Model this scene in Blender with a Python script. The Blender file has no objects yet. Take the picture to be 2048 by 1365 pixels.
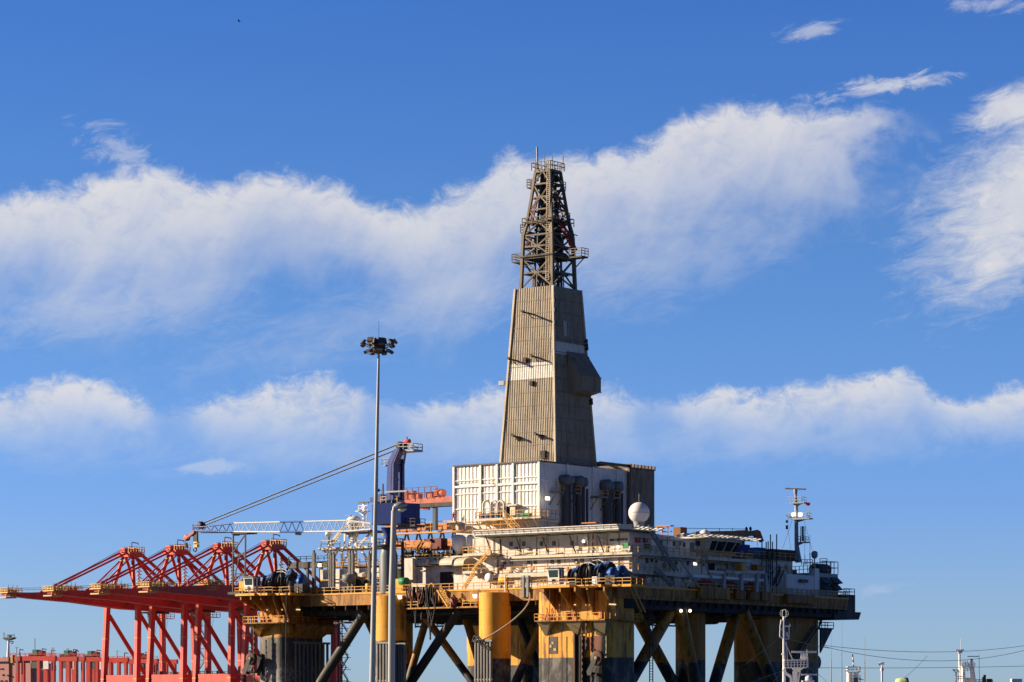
import bpy, bmesh, math, random
from mathutils import Vector, Matrix
random.seed(7)
S = bpy.context.scene
COL = S.collection
rad = math.radians

# ------------------------------------------------------------------ camera
FPX, HOR, CX, CZ = 6144.0, 1430.0, 1024.0, 7.0      # focal length and horizon in photo pixels, eye height
cd = bpy.data.cameras.new('camera'); cam = bpy.data.objects.new('camera', cd); COL.objects.link(cam)
cam.location = (0, 0, CZ); cam.rotation_euler = (rad(90), 0, 0)
cd.sensor_width = 36; cd.lens = 36 * FPX / 2048; cd.shift_y = (HOR - 682.5) / 2048
cd.clip_start = 1; cd.clip_end = 60000
S.camera = cam
S.render.resolution_x = 1024; S.render.resolution_y = 682
S.render.engine = 'CYCLES'
S.view_settings.view_transform = 'Standard'; S.view_settings.look = 'None'
S.view_settings.exposure = 0.9; S.view_settings.gamma = 1

# ------------------------------------------------------------------ sun and sky
SUN_AZ, SUN_EL = rad(-84), rad(20)      # azimuth from +Y towards +X (negative: to the left)
sd = bpy.data.lights.new('sun', 'SUN'); sd.energy = 5.0; sd.angle = rad(0.5); sd.color = (1.0, 0.80, 0.58)
so = bpy.data.objects.new('sun', sd); COL.objects.link(so)
tosun = Vector((math.sin(SUN_AZ) * math.cos(SUN_EL), math.cos(SUN_AZ) * math.cos(SUN_EL), math.sin(SUN_EL)))
so.rotation_euler = tosun.to_track_quat('Z', 'Y').to_euler(); so.location = tosun * 300

wd = bpy.data.worlds.new('World'); S.world = wd; wd.use_nodes = True
NT = wd.node_tree; NT.nodes.clear()
class G:
    """tiny node expression builder"""
    def __init__(s, nt): s.nt = nt
    def n(s, t, **k):
        nd = s.nt.nodes.new(t)
        for a, b in k.items(): setattr(nd, a, b)
        return nd
    def put(s, sock, v):
        if isinstance(v, bpy.types.NodeSocket): s.nt.links.new(v, sock)
        else: sock.default_value = v
    def m(s, op, a, b=0.0, c=0.0, clamp=False):
        nd = s.n('ShaderNodeMath', operation=op, use_clamp=clamp)
        s.put(nd.inputs[0], a); s.put(nd.inputs[1], b); s.put(nd.inputs[2], c)
        return nd.outputs[0]
    def add(s, a, b): return s.m('ADD', a, b)
    def sub(s, a, b): return s.m('SUBTRACT', a, b)
    def mul(s, a, b): return s.m('MULTIPLY', a, b)
    def div(s, a, b): return s.m('DIVIDE', a, b)
    def ss(s, x, lo, hi, t0=0.0, t1=1.0):
        nd = s.n('ShaderNodeMapRange', interpolation_type='SMOOTHSTEP')
        for i, v in enumerate((x, lo, hi, t0, t1)): s.put(nd.inputs[i], v)
        return nd.outputs[0]
    def comb(s, x, y, z=0.0):
        nd = s.n('ShaderNodeCombineXYZ')
        for i, v in enumerate((x, y, z)): s.put(nd.inputs[i], v)
        return nd.outputs[0]
    def sep(s, v):
        nd = s.n('ShaderNodeSeparateXYZ'); s.put(nd.inputs[0], v); return nd.outputs
    def noise(s, vec, scale, detail=4, rough=.55, dist=0.0):
        nd = s.n('ShaderNodeTexNoise'); s.put(nd.inputs['Vector'], vec)
        nd.inputs['Scale'].default_value = scale; nd.inputs['Detail'].default_value = detail
        nd.inputs['Roughness'].default_value = rough; nd.inputs['Distortion'].default_value = dist
        return nd.outputs[0], nd.outputs[1]
    def curve(s, x, pts):
        nd = s.n('ShaderNodeFloatCurve'); s.put(nd.inputs['Value'], x)
        c = nd.mapping.curves[0]
        nd.mapping.use_clip = False
        c.points[0].location = pts[0]; c.points[1].location = pts[-1]
        for p in pts[1:-1]: c.points.new(*p)
        nd.mapping.update()
        return nd.outputs[0]
    def ramp(s, x, stops, interp='LINEAR'):
        nd = s.n('ShaderNodeValToRGB'); s.put(nd.inputs[0], x); cr = nd.color_ramp; cr.interpolation = interp
        while len(cr.elements) < len(stops): cr.elements.new(0.5)
        for e, (p, c) in zip(cr.elements, stops):
            e.position = p; e.color = (c[0], c[1], c[2], 1) if len(c) == 3 else c
        return nd.outputs[0]
    def mix(s, f, a, b, blend='MIX'):
        nd = s.n('ShaderNodeMix', data_type='RGBA', blend_type=blend)
        s.put(nd.inputs[0], f)
        s.put(nd.inputs[6], a if isinstance(a, bpy.types.NodeSocket) else (*a, 1))
        s.put(nd.inputs[7], b if isinstance(b, bpy.types.NodeSocket) else (*b, 1))
        return nd.outputs[2]
g = G(NT)
tc = g.n('ShaderNodeTexCoord'); dx, dy, dz = g.sep(tc.outputs['Generated'])
az = g.m('ARCTAN2', dx, dy)
hl = g.m('SQRT', g.add(g.mul(dx, dx), g.mul(dy, dy)))
el = g.m('ARCTAN2', dz, hl)
# sky compass in "hundredths": X grows with azimuth, Yh grows with elevation (1 unit = 1/6144 rad * 100)
SX = g.add(g.mul(az, 61.44), 10.24)          # = photo px / 100
SY = g.sub(14.30, g.mul(el, 61.44 * 1.008))  # = photo py / 100, grows downward
sky = g.n('ShaderNodeTexSky', sky_type='NISHITA', sun_disc=False, sun_elevation=SUN_EL, sun_rotation=SUN_AZ,
          air_density=1.0, dust_density=0.3, ozone_density=3.0, altitude=0)
# tint by elevation: clear, deep blue air overhead, paler towards the horizon
grade = g.ramp(g.div(el, rad(18)), [(0.0, (.82, 1.2, 2.12)), (.12, (.72, 1.0, 1.84)), (.22, (.60, .89, 1.78)), (.38, (.55, .85, 1.52)), (.50, (.50, .81, 1.42)), (.75, (.37, .71, 1.42)), (1.0, (.32, .66, 1.42))])
over = g.ss(el, rad(15), rad(60))          # upper sky dimmed and blued above the view, to deepen the shaded sides
grade = g.mix(over, grade, (.13, .28, .62))
behind = g.ss(g.m('ABSOLUTE', az), .35, 1.5)      # unseen sky beside and behind dimmed, to cut fill on shaded faces
grade = g.mix(behind, grade, g.mix(1.0, grade, (.50, .50, .52), 'MULTIPLY'))
base = g.mix(1.0, sky.outputs[0], grade, 'MULTIPLY')
VN = g.comb(SX, g.mul(SY, 1.35), 3.1)
N1, _ = g.noise(VN, .6, 3, .6, .3)
N2, _ = g.noise(VN, 2.1, 6, .68, .5)
NS, _ = g.noise(g.comb(g.add(SX, g.mul(SY, .5)), g.mul(SY, .42), 8.0), 1.2, 4, .58, .5)
NP, _ = g.noise(g.comb(g.add(g.mul(SX, .96), g.mul(SY, -.22)), g.add(g.mul(SY, 2.3), g.mul(SX, .5)), 5.0), 1.2, 6, .68, .6)

def band(top, bot, warp, warp2, topsoft, fade0, streak, amp=1.0):
    """cloud bank between two skyline curves (azimuth -> elevation), ragged crisp top and wispy foot"""
    x = g.div(g.add(SX, 5.12), 30.72)
    f = lambda pts: [((p[0] + 512) / 3072, p[1] / 1500) for p in pts]
    t = g.mul(g.curve(x, f(top)), 15.0); b = g.mul(g.curve(x, f(bot)), 15.0)
    yy = g.add(SY, g.add(g.mul(g.sub(N1, .5), warp), g.mul(g.sub(N2, .5), warp2)))
    d1 = g.ss(yy, g.sub(t, topsoft * .5), g.add(t, topsoft))
    w = g.div(g.sub(yy, t), g.m('MAXIMUM', g.sub(b, t), .05))
    d2 = g.ss(g.add(w, g.add(g.mul(g.sub(NS, .5), streak), g.mul(g.sub(N1, .5), .5))), fade0, 1.1, 1.0, 0.0)
    return g.mul(g.mul(d1, d2), amp)

def puff(cx, cy, rx, ry, tilt, thr, amp, soft=.75, na=2.6):
    """loose wisp: an ellipse of broken vapour"""
    x = g.sub(SX, cx / 100); y = g.sub(SY, cy / 100)
    c, s_ = math.cos(rad(tilt)), math.sin(rad(tilt))
    xr = g.div(g.add(g.mul(x, c), g.mul(y, s_)), rx / 100); yr = g.div(g.sub(g.mul(y, c), g.mul(x, s_)), ry / 100)
    r = g.m('SQRT', g.add(g.mul(xr, xr), g.mul(yr, yr)))
    return g.mul(g.ss(g.add(g.sub(1.0, r), g.mul(g.sub(NP, .5), na)), thr, thr + soft), amp)

upper = band([(-512, 440), (0, 420), (110, 392), (200, 368), (270, 352), (340, 355), (450, 372), (540, 358), (620, 368), (700, 385), (760, 415),
              (860, 395), (950, 358), (1000, 325), (1100, 318), (1200, 300), (1300, 285), (1350, 245), (1400, 232), (1500, 218), (1600, 222),
              (1690, 224), (1760, 228), (1850, 260), (2560, 300)],
             [(-512, 640), (0, 650), (150, 690), (300, 690), (420, 660), (520, 600), (640, 580), (760, 620), (850, 690), (960, 670), (1050, 620),
              (1150, 620), (1250, 600), (1350, 570), (1500, 530), (1600, 500), (1700, 470), (1800, 450), (1900, 440), (2560, 440)],
             .75, .8, .34, -.02, .42, .97)
lower = band([(-512, 800), (0, 790), (60, 772), (130, 760), (200, 768), (270, 785), (340, 815), (420, 800), (500, 785), (560, 764), (650, 750), (720, 775),
              (790, 815), (900, 795), (960, 780), (1040, 775), (1200, 765), (1270, 790), (1360, 805), (1450, 775), (1490, 785), (1550, 775), (1640, 755),
              (1750, 748), (1820, 750), (1870, 795), (1960, 797), (2000, 785), (2560, 815)],
             [(-512, 930), (0, 925), (200, 930), (330, 915), (400, 915), (500, 930), (650, 950), (780, 930), (900, 920), (1000, 935),
              (1220, 925), (1350, 915), (1450, 915), (1550, 920), (1650, 920), (1800, 910), (1900, 910), (2560, 905)], .55, .75, .26, .12, .35, .95)
xl = g.div(g.add(g.add(SX, g.mul(g.sub(N1, .5), 1.2)), 5.12), 30.72)
lower = g.mul(lower, g.curve(xl, [((p + 512) / 3072, v) for p, v in ((-512, .8), (0, 1), (270, .95), (335, .25), (385, .35), (440, .85), (680, .95), (770, .35), (830, .5), (900, .9), (1240, .85), (1310, .3), (1370, .45), (1440, .9), (1800, .95), (1850, .7), (1900, .9), (2060, .95), (2560, .6))]))
right = puff(2050, 410, 310, 175, -40, -.12, .96, .95, 1.25)
right2 = puff(2030, 232, 120, 48, -14, -.1, .85, .8, 1.5)
w1 = puff(1755, 190, 165, 26, -8, .15, .8)
w2 = puff(1615, 76, 130, 28, -10, .3, .55)
w3 = puff(1985, 36, 110, 28, 0, .25, .45)
w4 = puff(225, 300, 130, 60, 20, .3, .42)
w5 = puff(410, 934, 120, 18, 0, .2, .4)
w6 = puff(1760, 1175, 150, 26, -10, .45, .25)
w7 = puff(760, 640, 520, 85, -14, -.1, .26, 1.4, 2.0)
w8 = puff(1330, 530, 420, 105, -16, -.1, .26, 1.4, 2.0)
w9 = puff(200, 630, 350, 75, -6, -.1, .36, 1.4, 2.0)
w10 = puff(1000, 905, 1400, 60, -1, 0.0, .22, 1.2, 1.6)
upper = g.mul(upper, g.ss(g.add(SX, g.add(g.mul(g.sub(N1, .5), 5.0), g.mul(g.sub(N2, .5), 2.0))), 16.4, 18.9, 1.0, 0.0))
upper = g.mul(upper, g.ss(N2, .2, .55, .8, 1.0))
lower = g.mul(lower, g.ss(g.add(N2, g.mul(N1, .6)), .5, .95, .55, 1.0))
dens = upper
for q in (lower, right, right2, w1, w2, w3, w4, w5, w6, w7, w8, w9, w10):
    dens = g.sub(1.0, g.mul(g.sub(1.0, dens), g.sub(1.0, q)))
ccol = g.mix(g.ss(g.add(g.mul(N1, .6), g.mul(N2, .4)), .36, .66), (.55, .57, .63), (.70, .675, .66))
lowm = g.ss(g.add(SY, g.mul(g.sub(N1, .5), .8)), 7.9, 8.9, 0.0, .8)
ccol = g.mix(lowm, ccol, (.53, .585, .68))
SKYS = 0.052
fin = g.mix(g.m('MULTIPLY', dens, .95, clamp=True), base, g.mix(1.0, ccol, (12, 12, 12), 'MULTIPLY'))
bg = g.n('ShaderNodeBackground'); g.put(bg.inputs['Color'], fin); bg.inputs['Strength'].default_value = SKYS
out = g.n('ShaderNodeOutputWorld'); NT.links.new(bg.outputs[0], out.inputs['Surface'])
wd.cycles.sampling_method = 'MANUAL'; wd.cycles.sample_map_resolution = 256

# ------------------------------------------------------------------ mesh building
BASE = {}      # object name -> base point in its frame
class Frame:
    def __init__(s, ox, oy, ang): s.ox, s.oy, s.ang = ox, oy, ang; s.c, s.s = math.cos(ang), math.sin(ang)
    def w(s, p): return (s.ox + s.c * p[0] - s.s * p[1], s.oy + s.s * p[0] + s.c * p[1], p[2])
    def loc(s, X, Y):
        x, y = X - s.ox, Y - s.oy
        return (s.c * x + s.s * y, -s.s * x + s.c * y)
RIG = Frame(13.4, 553.0, rad(-37)); WORLD = Frame(0, 0, 0)
def at(px, py, Y): return ((px - CX) / FPX * Y, Y, CZ + (HOR - py) / FPX * Y)
def _ray(px, py, n, k):          # hit of a sight line with the rig plane (coordinate n == k)
    d = Vector(((px - CX) / FPX, 1.0))
    ax = Vector((RIG.c, RIG.s)) if n == 0 else Vector((-RIG.s, RIG.c))
    t = (k + Vector((RIG.ox, RIG.oy)).dot(ax)) / d.dot(ax)
    a, b = RIG.loc(d.x * t, d.y * t)
    return (a, b, CZ + (HOR - py) / FPX * t)
def pL(px, py, b): return _ray(px, py, 1, b)      # a point on a plane parallel to the rig's left face
def pR(px, py, a): return _ray(px, py, 0, a)      # a point on a plane parallel to the rig's right face

class MB:
    def __init__(s): s.v = []; s.f = []; s.smooth = []
    def add(s, vs, fs, sm=False):
        o = len(s.v); s.v += [tuple(p) for p in vs]; s.f += [tuple(i + o for i in f) for f in fs]; s.smooth += [sm] * len(fs); return s
    def hexa(s, p):
        return s.add(p, [(3, 2, 1, 0), (4, 5, 6, 7), (0, 1, 5, 4), (1, 2, 6, 5), (2, 3, 7, 6), (3, 0, 4, 7)])
    def box(s, x0, y0, z0, x1, y1, z1):
        x0, x1 = min(x0, x1), max(x0, x1); y0, y1 = min(y0, y1), max(y0, y1); z0, z1 = min(z0, z1), max(z0, z1)
        return s.hexa([(x0, y0, z0), (x1, y0, z0), (x1, y1, z0), (x0, y1, z0), (x0, y0, z1), (x1, y0, z1), (x1, y1, z1), (x0, y1, z1)])
    def beam(s, p, q, w, h=None):
        h = h or w; p, q = Vector(p), Vector(q); d = (q - p).normalized()
        up = Vector((0, 0, 1)) if abs(d.z) < .95 else Vector((0, 1, 0))
        x = d.cross(up).normalized() * (w / 2); y = x.cross(d).normalized() * (h / 2)
        return s.hexa([p - x - y, p + x - y, q + x - y, q - x - y, p - x + y, p + x + y, q + x + y, q - x + y])
    def tube(s, p, q, r, r2=None, n=8):
        r2 = r if r2 is None else r2; p, q = Vector(p), Vector(q); d = (q - p).normalized()
        up = Vector((0, 0, 1)) if abs(d.z) < .95 else Vector((1, 0, 0))
        x = d.cross(up).normalized(); y = d.cross(x)
        vs = []
        for c, rr in ((p, r), (q, r2)):
            for i in range(n):
                t = 2 * math.pi * i / n; vs.append(c + x * (rr * math.cos(t)) + y * (rr * math.sin(t)))
        s.add(vs, [(i, (i + 1) % n, n + (i + 1) % n, n + i) for i in range(n)], True)
        return s.add(vs, [tuple(range(n))[::-1], tuple(range(n, 2 * n))])
    def path(s, pts, r, n=6):
        for a, b in zip(pts, pts[1:]): s.tube(a, b, r, n=n)
        return s
    def lathe(s, c, prof, n=16, axis='z'):
        vs = []
        for r, z in prof:
            for i in range(n):
                t = 2 * math.pi * i / n; u, v = r * math.cos(t), r * math.sin(t)
                vs.append((c[0] + u, c[1] + v, c[2] + z) if axis == 'z' else (c[0] + z, c[1] + u, c[2] + v) if axis == 'x' else (c[0] + u, c[1] + z, c[2] + v))
        k = len(prof)
        s.add(vs, [(j * n + i, j * n + (i + 1) % n, (j + 1) * n + (i + 1) % n, (j + 1) * n + i) for j in range(k - 1) for i in range(n)], True)
        return s.add(vs, [tuple(range(n))[::-1], tuple(range((k - 1) * n, k * n))])
    def sphere(s, c, r, n=20, k=10, zs=1.0):
        return s.lathe(c, [(max(.001, r * math.sin(math.pi * j / k)), -r * zs * math.cos(math.pi * j / k)) for j in range(k + 1)], n)
    def ext(s, poly, vec):          # polygon (3-D points) extruded along a vector
        n = len(poly); v = Vector(vec); a = [Vector(p) for p in poly]
        return s.add(a + [p + v for p in a], [tuple(range(n))[::-1], tuple(range(n, 2 * n))] + [(i, (i + 1) % n, n + (i + 1) % n, n + i) for i in range(n)])
    def prism(s, poly, z0, z1): return s.ext([(p[0], p[1], z0) for p in poly], (0, 0, z1 - z0))
    def rail(s, pts, h=1.1, step=1.9, r=.055, bars=2):
        for p, q in zip(pts, pts[1:]):
            p, q = Vector(p), Vector(q); L = (q - p).length; k = max(1, round(L / step))
            for j in range(bars):
                z = Vector((0, 0, h * (1 - j / max(1, bars) ))); s.beam(p + z, q + z, r * 2)
            for i in range(k + 1):
                c = p.lerp(q, i / k); s.beam(c, c + Vector((0, 0, h)), r * 2)
        return s
    def stair(s, p, q, w, side, n=None):     # stringers and treads between p and q, 'side' = unit vector across
        p, q, sd = Vector(p), Vector(q), Vector(side).normalized() * w
        s.beam(p, q, .12, .3); s.beam(p + sd, q + sd, .12, .3)
        k = n or max(3, int((q - p).length / .45))
        for i in range(1, k):
            c = p.lerp(q, i / k); s.beam(c, c + sd, .28, .06)
        return s
    def boxL(s, px0, py0, px1, py1, b, t=.3):
        m = pL((px0 + px1) / 2, py0, b); n = pL((px0 + px1) / 2, py1, b)
        return s.box(pL(px0, py0, b)[0], b, m[2], pL(px1, py0, b)[0], b + t, n[2])
    def boxR(s, px0, py0, px1, py1, a, t=-.3):
        m = pR((px0 + px1) / 2, py0, a); n = pR((px0 + px1) / 2, py1, a)
        return s.box(a, pR(px0, py0, a)[1], m[2], a + t, pR(px1, py0, a)[1], n[2])
    def corr(s, p00, p10, p11, p01, n, depth, out):
        """corrugated sheet over a quad (bottom left, bottom right, top right, top left)"""
        o = Vector(out).normalized() * depth; P = [Vector(p) for p in (p00, p10, p11, p01)]
        us = []
        for i in range(n):
            for f, d in ((0, 0), (.28, 0), (.45, 1), (.83, 1)): us.append(((i + f) / n, d))
        us.append((1, 0)); k = len(us)
        vs = [P[0].lerp(P[1], u) + o * d for u, d in us] + [P[3].lerp(P[2], u) + o * d for u, d in us]
        return s.add(vs, [(i, i + 1, k + i + 1, k + i) for i in range(k - 1)])
    def each(s, name, mat, parent):      # every added shape becomes a part of its own
        for k, (vs, fs, sm) in enumerate(s.parts()):
            q = MB(); q.v, q.f, q.smooth = vs, fs, sm; q.build(name, mat, parent)
    def parts(s):
        idx = list(range(len(s.v)))
        def find(i):
            while idx[i] != i: idx[i] = idx[idx[i]]; i = idx[i]
            return i
        for f in s.f:
            r = find(f[0])
            for i in f[1:]: idx[find(i)] = r
        grp = {}
        for f, sm in zip(s.f, s.smooth): grp.setdefault(find(f[0]), []).append((f, sm))
        for fl in grp.values():
            vm = {}; vs = []; fs = []
            for f, _ in fl:
                for i in f:
                    if i not in vm: vm[i] = len(vs); vs.append(s.v[i])
                fs.append(tuple(vm[i] for i in f))
            yield vs, fs, [x[1] for x in fl]
    def build(s, name, mat, parent=None, frame=None, base=None, label=None):
        me = bpy.data.meshes.new(name)
        b = Vector(base if base is not None else BASE.get(parent.name, (0, 0, 0)) if parent else (0, 0, 0))
        me.from_pydata([tuple(Vector(v) - b) for v in s.v], [], s.f)
        me.polygons.foreach_set('use_smooth', s.smooth)
        me.materials.append(mat); me.update()
        ob = bpy.data.objects.new(name, me); COL.objects.link(ob)
        BASE[ob.name] = tuple(b)
        if parent: ob.parent = parent
        elif frame: ob.location = frame.w(b); ob.rotation_euler = (0, 0, frame.ang)
        if label: ob['label'] = label
        return ob
def tag(o, label=None, cat=None, group=None, kind=None):
    for k, v in (('label', label), ('category', cat), ('group', group), ('kind', kind)):
        if v: o[k] = v
    return o
def thing(name, label, cat, base, frame=RIG, group=None):
    o = bpy.data.objects.new(name, None); COL.objects.link(o); o.empty_display_size = .5
    o.location = frame.w(base); o.rotation_euler = (0, 0, frame.ang); BASE[o.name] = tuple(base)
    return tag(o, label, cat, group)
def single(mb, name, mat, label, cat, base, frame=RIG, group=None):
    return tag(mb.build(name, mat, None, frame, base), label, cat, group)
def copy_tree(o, parent=None):
    c = o.copy(); COL.objects.link(c); BASE[c.name] = BASE.get(o.name, (0, 0, 0))
    if parent: c.parent = parent
    for ch in list(o.children): copy_tree(ch, c)
    return c
def dup(o, loc, label, rotz=None):
    c = copy_tree(o); c.location = loc; c['label'] = label
    if rotz is not None: c.rotation_euler = (0, 0, rotz)
    return c

# ------------------------------------------------------------------ materials
def lin(h):
    h = h.lstrip('#'); f = lambda x: x / 12.92 if x <= .04045 else ((x + .055) / 1.055) ** 2.4
    return tuple(f(int(h[i:i + 2], 16) / 255) for i in (0, 2, 4))
MATS = {}
def mat(name, rgb, rough=.6, rust=0.0, dirt=.25, rustcol=(.13, .045, .015), metal=0.0, scale=1.0, streak=True, emit=0.0, wash=None, plates=0.0):
    if name in MATS: return MATS[name]
    m = bpy.data.materials.new(name); m.use_nodes = True; nt = m.node_tree; nt.nodes.clear(); q = G(nt)
    if isinstance(rgb, str): rgb = lin(rgb)
    geo = q.n('ShaderNodeNewGeometry'); x, y, z = q.sep(geo.outputs['Position'])
    c = None
    pv = q.comb(x, y, q.mul(z, .22))
    nA, _ = q.noise(pv, .9 * scale, 5, .62)
    nB, _ = q.noise(geo.outputs['Position'], .22 * scale, 4, .6)
    col = q.mix(q.ss(nA, .35, .75, 0, dirt), rgb, tuple(v * .45 for v in rgb))
    col = q.mix(q.ss(nB, .4, .75, 0, dirt * .7), col, tuple(v * .62 + .01 for v in rgb))
    if plates:      # strakes of plating: every course weathers a little differently, with a darker weld line
        zz = q.div(z, plates); wn = q.n('ShaderNodeTexWhiteNoise', noise_dimensions='2D')
        hx = q.m('FLOOR', q.div(q.add(q.add(x, y), q.mul(q.m('FLOOR', zz), 1.7)), plates * 2.1))
        q.put(wn.inputs['Vector'], q.comb(q.m('FLOOR', zz), hx)); col = q.mix(q.mul(wn.outputs[0], .16), col, tuple(v * .5 for v in rgb))
        fr = q.m('FRACT', zz); seam = q.m('MULTIPLY', q.ss(fr, .0, .05, 1, 0), .45); col = q.mix(seam, col, tuple(v * .35 for v in rgb))
    if wash: col = q.mix(q.ss(nB, .62, .30, 0, .5), col, wash)
    if rust > 0:
        nC, _ = q.noise(q.comb(x, y, q.mul(z, .14)), 1.35 * scale, 6, .7, .3)
        nD, _ = q.noise(geo.outputs['Position'], .12 * scale, 3, .5)
        f = q.ss(q.add(nC, q.mul(nD, .45)), .98 - rust * .36, 1.08 - rust * .3)
        col = q.mix(q.mul(f, .85), col, rustcol)
    bs = q.n('ShaderNodeBsdfPrincipled'); q.put(bs.inputs['Base Color'], col)
    q.put(bs.inputs['Roughness'], q.ss(nA, .3, .8, rough * .85, min(1, rough * 1.25))); bs.inputs['Metallic'].default_value = metal
    bs.inputs['Specular IOR Level'].default_value = .35
    if emit:
        q.put(bs.inputs['Emission Color'], (*rgb, 1)); bs.inputs['Emission Strength'].default_value = emit
    bp = q.n('ShaderNodeBump'); bp.inputs['Strength'].default_value = .15; bp.inputs['Distance'].default_value = .08
    q.put(bp.inputs['Height'], nA); q.put(bs.inputs['Normal'], bp.outputs[0])
    o = q.n('ShaderNodeOutputMaterial'); nt.links.new(bs.outputs[0], o.inputs[0])
    MATS[name] = m; return m
def split_paint(name, upper, lower, zsplit, mid=None, rust=.5):
    """hull paint: topside colour above the old load line, dark fouled boot-topping below"""
    m = mat(name, upper, .55, rust, .4, plates=2.6); nt = m.node_tree; q = G(nt)
    bs = next(n for n in nt.nodes if n.type == 'BSDF_PRINCIPLED'); top = bs.inputs['Base Color'].links[0].from_socket
    geo = q.n('ShaderNodeNewGeometry'); x, y, z = q.sep(geo.outputs['Position'])
    n1, _ = q.noise(q.comb(x, y, q.mul(z, .5)), .55, 5, .65); n2, _ = q.noise(geo.outputs['Position'], 1.6, 5, .7)
    low = q.mix(q.ss(n1, .46, .66), lower, (.16, .15, .13))
    low = q.mix(q.ss(n2, .52, .7, 0, .55), low, (.09, .06, .04))
    # pale growth between two heights
    band_ = q.mul(q.ss(q.add(z, q.mul(n1, 5)), zsplit - 4.5, zsplit - 1.5, 1, 0), q.ss(n2, .38, .62))
    low = q.mix(q.mul(band_, .85), low, (.33, .31, .27))
    strk, _ = q.noise(q.comb(x, y, q.mul(z, .06)), 1.6, 5, .7)
    top = q.mix(q.mul(q.ss(strk, .56, .72), q.ss(z, zsplit, zsplit + 9, .6, .12)), top, (.15, .055, .02))
    f = q.ss(q.add(z, q.mul(q.sub(n2, .5), .55)), zsplit - .12, zsplit + .12)
    q.put(bs.inputs['Base Color'], q.mix(f, low, top))
    return m
YEL = (.82, .385, .03)
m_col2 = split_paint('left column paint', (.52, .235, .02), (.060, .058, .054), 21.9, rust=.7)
m_col3 = split_paint('round column paint', YEL, (.022, .022, .024), 20.8, rust=.5)
m_col = split_paint('column paint', YEL, (.022, .022, .024), 17.2, rust=.62)
m_colf = split_paint('shade darkened column paint', (.46, .19, .015), (.018, .018, .019), 17.2, rust=.6)  # column yellow darkened: the outboard columns' shade is put into the colour
m_casing_shade = mat('weathered casing paint with shade', (.34, .155, .016), .6, .7, .4, plates=2.4)  # weathered yellow browned: shade under the platform is put into the colour
m_brace = split_paint('brace paint', (.42, .21, .03), (.02, .02, .022), 16.6, rust=.75)
m_yel = mat('yellow paint', YEL, .5, .45, .3)
m_yel2 = mat('weathered yellow paint', (.46, .21, .025), .6, .85, .45, plates=2.4)
m_rail = mat('yellow rail paint', (.62, .33, .05), .5, .55, .2)
m_railw = mat('pale rail paint', (.55, .50, .36), .5, .4, .2)
m_white = mat('white paint', (.72, .69, .62), .5, .62, .3, rustcol=(.26, .14, .06), plates=1.5)
m_white2 = mat('rust streaked white cladding', (.80, .79, .755), .5, .5, .15, rustcol=(.45, .24, .10))
m_cream = mat('cream paint', (.66, .60, .47), .55, .62, .3, rustcol=(.24, .12, .05))
m_dark = mat('dark steel', (.035, .034, .034), .6, .3, .3)
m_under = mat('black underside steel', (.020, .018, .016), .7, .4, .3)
m_grey = mat('grey steel', (.22, .22, .21), .55, .35, .3)
m_dgrey = mat('dark grey steel', (.10, .10, .10), .6, .35, .3)
m_clad = mat('beige corrugated cladding', (.335, .285, .21), .6, .62, .42, rustcol=(.16, .11, .07), scale=.8)
m_cladw = mat('white corrugated cladding', (.72, .70, .64), .55, .15, .2)
m_derr = mat('weathered derrick steel', (.165, .135, .098), .65, .6, .4, rustcol=(.10, .055, .03))
m_blue = mat('navy blue crane paint', (.026, .056, .23), .4, .15, .3)
m_wblue = mat('winch blue paint', (.02, .10, .32), .45, .2, .3)
m_winch = mat('black winch steel', (.022, .024, .032), .5, .3, .3)
m_redpink = mat('faded red crane paint', (.46, .095, .06), .55, .45, .35, wash=(.55, .19, .12))
m_orange = mat('faded orange paint', (.60, .21, .05), .55, .4, .3)
m_red = mat('red paint', (.42, .04, .035), .5, .2, .2)
m_dred = mat('dark red steel', (.16, .022, .02), .55, .3, .3)
m_cred = mat('container crane red paint', (.56, .05, .032), .5, .35, .35, rustcol=(.30, .04, .03), scale=.35, wash=(.50, .10, .075))
m_cyel = mat('pale yellow rail paint', (.60, .40, .13), .5, .2, .2)
m_glass = mat('dark window glass', (.018, .022, .026), .12, 0, .1)
m_glassg = mat('green tinted window glass', (.03, .06, .05), .1, 0, .1)
m_louv = mat('grey window shutter', (.045, .045, .045), .5, 0, .2)
m_rope = mat('pale rope', (.36, .32, .26), .8, 0, .2)
m_cable = mat('steel cable', (.20, .20, .21), .5, 0, .1)
m_hose = mat('black rubber hose', (.020, .020, .022), .7, 0, .2)
m_hosel = mat('grey rubber hose', (.17, .16, .15), .7, 0, .2)
m_hoser = mat('red rubber hose', (.20, .045, .03), .7, 0, .2)
m_cblue = mat('blue container paint', (.03, .09, .32), .5, .2, .2)
m_clblue = mat('light blue container paint', (.12, .34, .62), .5, .2, .2)
m_cbrown = mat('brown container paint', (.085, .026, .020), .55, .3, .2)
m_galv = mat('galvanised steel', (.36, .37, .38), .45, .12, .2)
m_mastw = mat('white marine paint', (.80, .79, .77), .4, .08, .08)
m_mastg = mat('grey marine paint', (.33, .35, .37), .45, .1, .15)
m_net = mat('white safety netting', (.80, .78, .72), .7, .3, .25)
m_helid = mat('green grey deck coating', (.09, .11, .09), .8, .2, .3)
m_teal = mat('teal machine paint', (.02, .22, .18), .5, .1, .2)
m_green = mat('green paint', (.03, .25, .09), .5, 0, .1)
m_lime = mat('pale lime paint', (.55, .72, .34), .5, 0, .1)
m_lamp = mat('lit lamp lens', (1.0, .93, .72), .4, 0, 0, emit=1.6)
m_wind = mat('red windsock cloth', (.75, .05, .03), .7, 0, .05)
m_navy = mat('dark signal flag cloth', (.02, .025, .06), .8, 0, .1)
m_ship = mat('dull red ship paint', (.36, .16, .15), .6, .1, .2, scale=.3)
m_ink = mat('black lettering paint', (.02, .02, .02), .6, 0, 0)
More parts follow.
